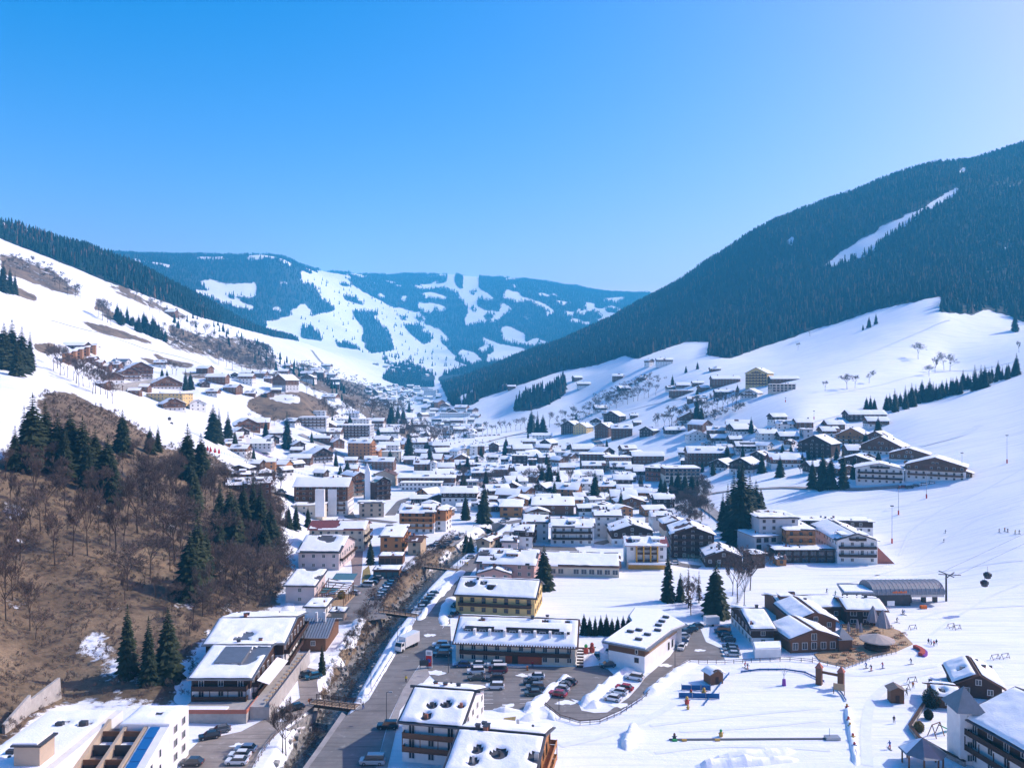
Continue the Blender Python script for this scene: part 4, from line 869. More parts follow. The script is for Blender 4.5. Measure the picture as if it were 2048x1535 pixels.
for i in range(9):
    y0 = -7.5+i*2.8; f = lambda y: 1.2+(y+8)/26*8.4+.12
    b.idx([(3.0,y0,f(y0)),(4.9,y0,f(y0)),(4.9,y0+2.65,f(y0+2.65)),(3.0,y0+2.65,f(y0+2.65)),(3.0,y0,f(y0)+.1),(4.9,y0,f(y0)+.1),(4.9,y0+2.65,f(y0+2.65)+.1),(3.0,y0+2.65,f(y0+2.65)+.1)], [(4,5,6,7),(0,1,5,4),(1,2,6,5),(2,3,7,6),(3,0,4,7)])
b.build('blue_strip', T)
for j in range(6):
    y = -4+j*3.6; zt = 1.2+(y+8)/26*8.4
    for zz in np.arange(zt-2.0, 0, -2.8): add_window(T, (6.43, y, float(zz)), R(90), 1.0, 1.6, M_FRAME, True)
b = MB().use(PL['beige'])
for x in (1.7, -2.2, -6.2): b.idx([(x,-8,-1),(x+.6,-8,-1),(x+.6,20,-1),(x,20,-1),(x,-8,2.2),(x+.6,-8,2.2),(x+.6,20,10.2),(x,20,10.2)], [(0,1,5,4),(1,2,6,5),(2,3,7,6),(3,0,4,7),(4,5,6,7)])
b.build('sloping_beam', T)
b = MB()
for x in (-1.6, -5.6):
    for i in range(8):
        y = -8+i*3.5; z = 1.0+i*1.05; b.use(M_DARK).box(x, y, -1, x+3.3, y+3.5, z); b.use(M_WOODB if i % 2 else M_DARK).box(x+.1, y, z, x+3.2, y+.12, z+.95); b.use(M_SNOW if i % 3 == 0 else M_WOODG).box(x+.1, y+.3, z, x+3.2, y+3.3, z+.06)
b.build('stepped_balconies', T)
b = MB().use(PL['white']).box(-21, -10, -1, -6.3, 26, 9.4); b.build('flat_wing', T)
b = MB().use(M_SNOW); snow_slope(b, Vector((-21,-10,9.42)), Vector((1,0,0)), Vector((0,1,0)), 14.5, 36, .45, .8, 8, [(.75,.8,1.0),(.45,.82,1.0),(.55,.5,1.1),(.3,.45,1.1)], inset=.3); b.build('snow_cover', T, smooth=True)
for x, y in ((-10.2,18.5),(-14.5,18),(-13,8),(-16.6,6.5)): MB().use(M_DARK).box(x-.7,y-.5,9.4,x+.7,y+.5,10.4).build('roof_vent', T)
b = MB().use(PL['beige']).box(-13.0, 1.5, 9.0, -8.6, 6, 13.2); b.use(M_DARK).box(-13.4, 1.1, 13.2, -8.2, 6.4, 13.5); b.use(M_SNOW).box(-13.2, 1.4, 13.5, -9.0, 6.2, 13.8); b.build('roof_house', T)
b = MB().use(M_CONC); L = [g0(8,1500),g0(60,1448),g0(120,1410)]
for (ax,ay),(bx,by) in zip(L[:-1],L[1:]): b.bar((ax,ay,2.0),(bx,by,3.2),.6,7)
tag(b.build('retaining_wall'), 'curved pale concrete retaining wall behind the white block', 'wall')
T = building('annex', (-87.5, 138, 0), R(4), 5.5, 9, 9.0, 'f', sty='w', ov=.4, seed=91, lod=0, chim=0, sides='', snow=.6); tag(T, 'small white annex with rounded snow roof in the lower left corner', 'building'); LAND.append((T, 45, 1490, ''))
# two big snow roofs in the centre foreground
T = eave((793,1444),(927,1456), 8.0, 19.5, 'white house with thick snow roof and two chimneys next to the road', 'house', 'snow_roof_house', sty='w', rise=3.0, ridge='x', balc='f', sides='flr', bare=[(.42,.5,.9),(.62,.55,1.0),(.4,.2,.9),(.85,.55,.6)], chim=3, snow=.6)
o = g0(822, 1373, 11)
b = MB().use(M_DARK).bar((-7.6,9.75,11.25),(7.6,9.75,11.25),.35,.5); b.build('ridge_cap', T)
T = building('snow_roof_house', (-4.0, 136.2, 0), math.atan2(-3.3, 16), 14.8, 21, 8.2, 'x', rise=3.0, sty='wo', ov=.9, seed=92, lod=0, chim=4, sides='flr', balc='r', bare=[(.3,.55,1.0),(.3,.3,.9),(.55,.5,1.3),(.95,.5,1.2)], snow=.6); tag(T, 'front snow roof house with several vents at the lower picture edge', 'house'); LAND.append((T, 1000, 1490, ''))
b = MB().use(M_DARK).bar((-8.2,10.5,11.45),(8.2,10.5,11.45),.35,.5); b.build('ridge_cap', T)
T = building('low_annex', (-14.0, 141, 0), R(-8), 8, 8, 3.0, 'f', sty='w', ov=.3, seed=93, lod=0, chim=0, sides='f', snow=.4); tag(T, 'low snowy annex between the two front roofs', 'building')
# long balconied building
T = eave((904,1285),(1157,1295), 5.2, 18.5, 'long cream building with dark balcony and orange ground floor wall', 'building', 'long_building', sty='c', rise=4.4, ridge='x', balc='f', sides='flr', bare=[(.2,.85,.8),(.72,.85,.8),(.9,.85,.8)], chim=3, snow=.45, storey=2.6, gap=3.0)
b = MB().use(M_DARK).box(-14.5, 3.0, 6.0, 14.5, 5.6, 8.2); dm = b.build('dormer_band', T)
b = MB().use(M_SNOW); snow_slope(b, Vector((-15,2.6,8.25)), Vector((1,0,0)), Vector((0,1,.25)).normalized(), 30, 4.4, .35, .8, 31); b.build('snow_cover', dm, smooth=True)
for i in range(14):
    if i % 2 == 0: link('window', win_mesh(1.7, 1.3, M_FRAME), dm, (-13.4+i*2.06, 2.97, 7.3), 0)
    else: MB().use(PL['white']).box(-13.75+i*2.06, 1.6, 6.0, -13.05+i*2.06, 3.0, 8.3).build('party_wall', dm)
b = MB().use(mat('orange_wall', (0.42, 0.10, 0.045), 0.8, 0.2, noise=.1, scale=.8)).box(-2.6, -.18, .1, 7.2, -.04, 2.3); b.build('orange_wall', T)
b = MB().use(M_WOODD).box(-.8, -.24, .1, .8, -.19, 2.2); b.build('door', T)
b = MB().use(M_SNOW)
for i in range(46): b.box(-16.6+i*.72, -.85, 4.95, -16.6+i*.72+.34, 2.4, 6.55) if False else b.idx([(-16.6+i*.72,-.9,5.02),(-16.25+i*.72,-.9,5.02),(-16.25+i*.72,2.3,6.55),(-16.6+i*.72,2.3,6.55),(-16.6+i*.72,-.9,5.2),(-16.25+i*.72,-.9,5.2),(-16.25+i*.72,2.3,6.7),(-16.6+i*.72,2.3,6.7)],[(4,5,6,7),(0,1,5,4),(1,2,6,5),(3,0,4,7)])
b.build('snow_strips', T)
b = MB().use(M_WOODD)
for i in range(7): b.box(16.5, -1+i*.9, .2+i*.5, 18.3, -.1+i*.9, .4+i*.5)
b.build('stairs', T)
T = eave((905,1189),(1074,1197), 6.3, 18, 'cream yellow house with round melt holes in its snow roof', 'house', 'yellow_house', sty='t', rise=3.4, ridge='x', balc='f', sides='flr', balc_rows=[1], bare=[(.16,.6,1.6),(.32,.7,1.0),(.42,.45,1.3)], chim=1, snow=.45, roofmat=M_DARK, wallm=('yellow','yellow'))
b = MB().use(M_WOODB).box(-3.2, 4.2, 7.4, -.6, 7.5, 8.9); b.use(M_SNOW).box(-3.5, 3.9, 8.9, -.3, 7.8, 9.1); b.build('dormer', T)
T = eave((947,1125),(1072,1130), 7.5, 20, 'pink house with solar frame and dormer on its snowy roof', 'house', 'pink_house', lod=1, sty='p', rise=3.2, ridge='x', sides='flr', bare=[(.12,.65,2.2),(.35,.75,1.2),(.3,.3,1.0)], chim=2, dorm=0)
b = MB().use(M_WOODB).box(-.2, 4.0, 8.4, 4.2, 9, 10.4); b.use(M_SNOW).box(-.5, 3.7, 10.4, 4.5, 9.3, 10.75); dm = b.build('dormer', T)
for x in (.9, 2.9): link('window', win_mesh(1.0, .9, M_FRAME), dm, (x, 3.97, 9.5), 0)
b = MB().use(M_DARK)
for i in range(9): b.box(-10.5+i*.62, 4, 9.6, -10.2+i*.62, 8, 9.75)
b.box(-10.8,3.8,9.3,-5,4.05,9.6).box(-10.8,8,9.3,-5,8.2,9.6); b.build('solar_frame', T)
T = building('low_annex', (*g0(988,1172), 0), R(-4), 12.5, 9, 4.6, 'y', rise=1.8, sty='p', ov=.6, lod=0, seed=94, chim=1, sides='f'); tag(T, 'low pink annex with curved snow roof behind the yellow house', 'house')
T = eave((1078,1131),(1243,1135), 4.0, 24, 'long low school hall with big windows facing the snowy field', 'hall', 'school_hall', lod=1, sty='cb', rise=2.6, ridge='x', sides='f', gap=2.7, winw=2.2, winh=2.0, bare=[(.02,.3,.6)], chim=0, snow=.5, wallm=('cream','cream'), storey=4)
# white and timber flat-roofed building
C0 = Vector((34.4, 207.6)); ang = math.atan2(20.3, 12.4)
T = empty('flat_roof_building', (C0.x, C0.y, 0), ang-R(90)); tag(T, 'white building with timber band and flat snow roof beside the access road', 'building'); LAND.append((T, 1290, 1330, ''))
b = MB().use(PL['bright']); b.box(-10.2, 0, -1, 0, 24, 4.3); b.use(M_WOODO if False else M_WOODB).box(-10.25, -.05, 4.3, .05, 24.05, 6.1); b.use(M_WOODL).box(.05, 3, 4.3, .12, 24, 5.2); b.build('wall', T)
rp = [(-11.6,-1.0),(1.3,-1.0),(1.3,18),(3.0,25.5),(-9,36),(-17,34),(-15,24),(-12.2,20)]
b = MB().use(M_METAL).prism(rp, 6.1, 6.45); ro = b.build('roof', T)
b = MB().use(M_SNOW); rpi = [(-11.2,-.6),(.5,-.6),(.5,18),(2.2,25),(-9,35.2),(-16.4,33.3),(-14.4,24),(-11.8,20)]; b.prism(rpi, 6.45, 6.85); b.build('snow_cover', ro)
b = MB().use(PL['bright']); b.prism([(-12,24),(1.5,24),(-8,34),(-14.5,33)], -1, 6.1); b.build('rear_wall', T)
for x, y in ((-3.5,4.5),(-3,9.5),(-8,9.5),(-6.5,12),(-2,14.5),(-3.5,19),(-4,23),(-4.5,27.5)): 
    v = MB().use(M_DARK).box(x-.9,y-.5,6.85,x+.9,y+.5,7.4); v.use(M_STEEL).box(x-.7,y-.3,7.4,x+.7,y+.3,7.5); v.build('skylight', ro)
add_window(T, (-2.2, -.05, 3.0), 0, 1.2, 1.3, M_FRAMED, True); add_window(T, (-2.2, -.10, 5.2), 0, .8, 1.2, M_FRAME, True)
for y in (17.5, 20.5): add_window(T, (.08, y, 2.2), R(90), 1.0, 2.0, M_FRAMED, True)
# metal-roofed house and white box by the stream
T = eave((593,1274),(656,1274), 4.2, 17, 'small house with bare striped metal roof and two white chimneys', 'house', 'metal_roof_house', sty='wb', rise=2.4, ridge='x', cover=0, sides='f', chim=0, roofmat=mat('ribbed_metal', (0.30, 0.33, 0.37), .45, .5, metal=.3, noise=.1, scale=.5))
b = MB().use(M_DARK)
k = 2.4/8.5
for i in range(13): x = -4.6+i*.78; b.idx([(x,-.9,4.2),(x+.1,-.9,4.2),(x+.1,8.5,6.85),(x,8.5,6.85),(x,-.9,4.32),(x+.1,-.9,4.32),(x+.1,8.5,6.97),(x,8.5,6.97)],[(4,5,6,7),(0,1,5,4),(1,2,6,5),(3,0,4,7)])
b.build('roof_seams', T)
for x in (-.8, 1.6): MB().use(PL['white']).box(x-.35, 6.6, 5.5, x+.35, 7.3, 9.0).build('chimney', T)
T = put(606, 655, 1214, 1236, 9, 'f', 0, 'w', 'white flat-roofed cube behind the metal roofed house', 'building', lod=0, snow=.6, chim=0, sides='r', name='flat_cube')
T = put(660, 690, 1226, 1240, 4, 'f', 0, 'h', 'tiny beige shed with snow roof at the car park edge', 'shed', lod=0, chim=0, sides='', snow=.5, name='shed')
T = eave((564,1172),(632,1173), 6.2, 13, 'rose walled restaurant with single pitch snow roof under the brown slope', 'restaurant', 'restaurant', lod=0, sty='r', rise=2.2, ridge='s', sides='fr', balc='', bare=[(.95,.5,2.0),(.5,.98,2.2)], chim=0, snow=.55, gap=5)
b = MB().use(M_WOODB)
for i in range(7):
    y = -2+i*2.2; b.box(6.5, y, 0, 6.7, y+.2, 3.2+.5*i); b.box(15.5, y, 0, 15.7, y+.2, 4.5); b.bar((6.5,y,3.2+.5*i),(15.6,y,4.4),.2)
for x in (6.6, 9.6, 12.6, 15.6): b.bar((x,-2,3.4 if x < 8 else 4.2),(x,12,6 if x < 8 else 4.6),.2)
b.build('pergola', T)
b = MB().use(M_GLASSG).idx([(6.6,0,3.6),(12.4,0,4.4),(12.4,5,4.5),(6.6,5,4.6)],[(0,1,2,3)]); b.use(M_GLASSG).idx([(7,13,5),(15,13,5),(15,20,6),(7,20,6)],[(0,1,2,3)]); b.build('glass_roof', T)
b = MB().use(M_SNOW).box(6.8, 9.5, 4.9, 15.4, 12.4, 5.4); b.build('snow_cover', T)
b = MB().use(M_WOODL).box(6.3, -2.4, -1, 16, 12.6, .35); b.build('deck', T)
T = eave((591,1104),(681,1105), 7.2, 26, 'wide gabled hotel with large snow slab and wooden side balconies', 'hotel', 'gabled_hotel', lod=1, sty='r', rise=4.2, ridge='x', sides='fr', balc='r', bare=[(.5,.85,3.0),(.62,.75,2.4)], chim=1, snow=.5, wallm=('rose','rose'))
# carports
for (a, b0, c, lb) in (((755,1113),(807,1113),3.2,'wooden carport with snowy flat roof behind the parked cars'), ((744,1141),(800,1141),3.0,'lower garage row with ragged snow roof facing the car park')):
    T = eave(a, b0, c, 7, lb, 'garage', 'carport', lod=0, sty='b', ridge='f', sides='', chim=0, snow=.5, ov=.4)
    for i in range(4): MB().use(M_GLASSG if c < 3.1 else M_WOODD).box(-4.6+i*2.4, -.12, .1, -2.5+i*2.4, -.03, 2.4).build('garage_door', T)
# hotel on the right
T = put(1672, 1757, 1080, 1128, 36, 'y', -4, 'wB', 'right wing of the slope hotel with white balconies and two dormers', 'hotel', lod=1, balc='f', rise=2.6, chim=0, ov=.9, bare=[(.3,.5,1.0)], name='hotel_wing', sides='fl', storey=3.0)
for x in (-4, 3): b = MB().use(M_WOODO).box(x-1.8, 1.0, 10.5, x+1.8, 8, 12.0); b.use(M_SNOW).box(x-2.2, .5, 12.0, x+2.2, 8.5, 12.4); b.build('dormer', T)
b = MB().use(PL['red']).idx([(9.0,2,-1),(17,2,-1),(9.0,2,7)],[(0,1,2)]).idx([(9.0,2.3,-1),(17,2.3,-1),(9.0,2.3,7)],[(2,1,0)]).idx([(9,2,7),(17,2,-1),(17,2.3,-1),(9,2.3,7)],[(0,1,2,3)]); b.build('side_wall', T)
T = put(1570, 1634, 1060, 1116, 24, 'f', -3, 'wo', 'middle wing of the slope hotel with orange balconies', 'hotel', lod=1, balc='f', chim=1, name='hotel_wing', sides='fl', storey=3.0, balc_rows=[2, 3])
T = put(1505, 1560, 1072, 1112, 16, 'f', 12, 'g', 'low glazed pavilion of the slope hotel under the spruces', 'hotel', lod=1, chim=0, name='hotel_pavilion', sides='f', winw=2.2, winh=2.0, gap=2.6)
T = put(1515, 1600, 1036, 1075, 20, 'f', 0, 'g', 'pool deck block at the rear of the slope hotel', 'hotel', lod=1, chim=0, name='hotel_pool_deck', sides='f', Y=352, cover=.8)
T = put(1600, 1745, 1042, 1075, 12, 'f', -8, 'wd', 'rear penthouse row of the slope hotel', 'hotel', lod=1, chim=2, name='hotel_penthouse', sides='f', Y=372)
T = put(1548, 1672, 1099, 1125, 9, 'f', 0, 'g', 'dark green entrance canopy of the slope hotel', 'canopy', lod=1, chim=0, name='entrance_canopy', sides='f', winw=2.6, winh=2.0, gap=3.2, wallm=('dark','dark'))
T = put(1551, 1575, 1117, 1131, 5, 'x', 0, 'o', 'tiny orange log cabin in front of the slope hotel', 'cabin', lod=1, chim=0, name='log_cabin', sides='f', ov=.6, snow=.6)
T = put(1502, 1535, 1107, 1136, 7, 'f', 20, 'd', 'dark cube with snow cap at the end of the ski slope fence', 'building', lod=1, chim=0, name='dark_cube', sides='')
# restaurant group at the piste
T = eave((1500,1260),(1556,1260), 4.8, 22, 'white based chalet with smooth snow roof nearest the parked cars', 'chalet', 'piste_chalet', sty='wd', rise=2.6, ridge='x', sides='fl', bare=[(.15,.25,.4)], chim=1, snow=.7)
T = eave((1588,1243),(1680,1243), 4.6, 18, 'timber gabled chalet in the middle of the piste restaurant', 'chalet', 'piste_chalet', sty='b', rise=2.4, ridge='y', sides='f', bareN=0, chim=1, snow=.7)
T = eave((1578,1280),(1684,1276), 3.9, 13, 'front timber gabled chalet of the piste restaurant with glazed gable', 'chalet', 'piste_chalet', sty='b', rise=2.4, ridge='y', sides='f', bareN=0, chim=0, snow=.6, winw=1.6, winh=2.0, gap=2.2)
b = MB().use(M_METAL).idx([(6.6,-1,3.4),(11.4,-1,3.4),(11.4,4,3.4),(6.6,4,3.4),(9,1.5,6.2)],[(0,1,4),(1,2,4),(2,3,4),(3,0,4)]); b.use(M_WOODB).box(7,-.6,-1,11,3.6,3.4); b.build('pavilion', T)
T = put(1560, 1690, 1215, 1240, 16, 'x', 3, 'b', 'rear broad snow roof of the piste restaurant', 'restaurant', lod=0, rise=1.6, bareN=1, chim=2, snow=.6, name='piste_restaurant', sides='f')
b = MB().use(M_BRICK).box(-9, 3, 4, -5.5, 6, 7.0); b.use(M_SNOW).box(-9.3, 2.7, 7.0, -5.2, 6.3, 7.3); b.build('brick_stack', T)
T = put(1690, 1775, 1220, 1250, 14, 'x', -4, 'd', 'right wing of the piste restaurant beside the closed parasols', 'restaurant', lod=0, rise=1.8, bareN=0, chim=1, snow=.6, name='piste_restaurant', sides='f', winw=2, gap=3)
b = MB().use(PL['white']).prism([g0(1510,1318),g0(1562,1316),g0(1562,1300),g0(1506,1302)], -.5, 2.6); b.use(M_SNOW).prism([g0(1511,1317),g0(1561,1315),g0(1561,1301),g0(1507,1303)], 2.6, 2.9); tag(b.build('garage'), 'low white garage with snowy top below the piste restaurant', 'garage')
# bottom right hotel
T = building('corner_hotel', (101.5, 139, 0), R(-78), 24, 24, 9.2, 'x', rise=4.4, sty='wd', ov=1.3, seed=95, lod=0, sides='fl', balc='f', chim=3, snow=.6, storey=3.0, wallm=('white','dark')); tag(T, 'white and dark wood hotel with long balconies in the lower right corner', 'hotel'); LAND.append((T, 1990, 1450, ''))
T.location = (92.5, 147.0, 0); T.rotation_euler = (0, 0, R(-80))
T = building('stair_tower', (90.2, 157.6, 0), R(-6), 3.6, 6, 10.2, 'f', sty='w', ov=.2, seed=96, lod=0, sides='f', chim=0, cover=0, winw=1.1); tag(T, 'slim white stair tower with pointed grey roof beside the corner hotel', 'tower')
b = MB().use(M_METAL).idx([(-2.8,-1,10.4),(2.8,-1,10.4),(2.8,6.5,10.4),(-2.8,6.5,10.4),(0,2.6,14.6)],[(0,1,4),(1,2,4),(2,3,4),(3,0,4)]); b.build('spire_roof', T)
T = put(1868, 1924, 1394, 1416, 8, 'x', -14, 'b', 'small snowy chalet behind the dark round bush', 'chalet', lod=0, snow=.6, chim=0, name='small_chalet')
T = put(1912, 2002, 1370, 1396, 13, 'y', -20, 'd', 'dark chalet with arched snow roof behind the corner hotel', 'chalet', lod=0, snow=.7, chim=1, name='dark_chalet', rise=2.6)
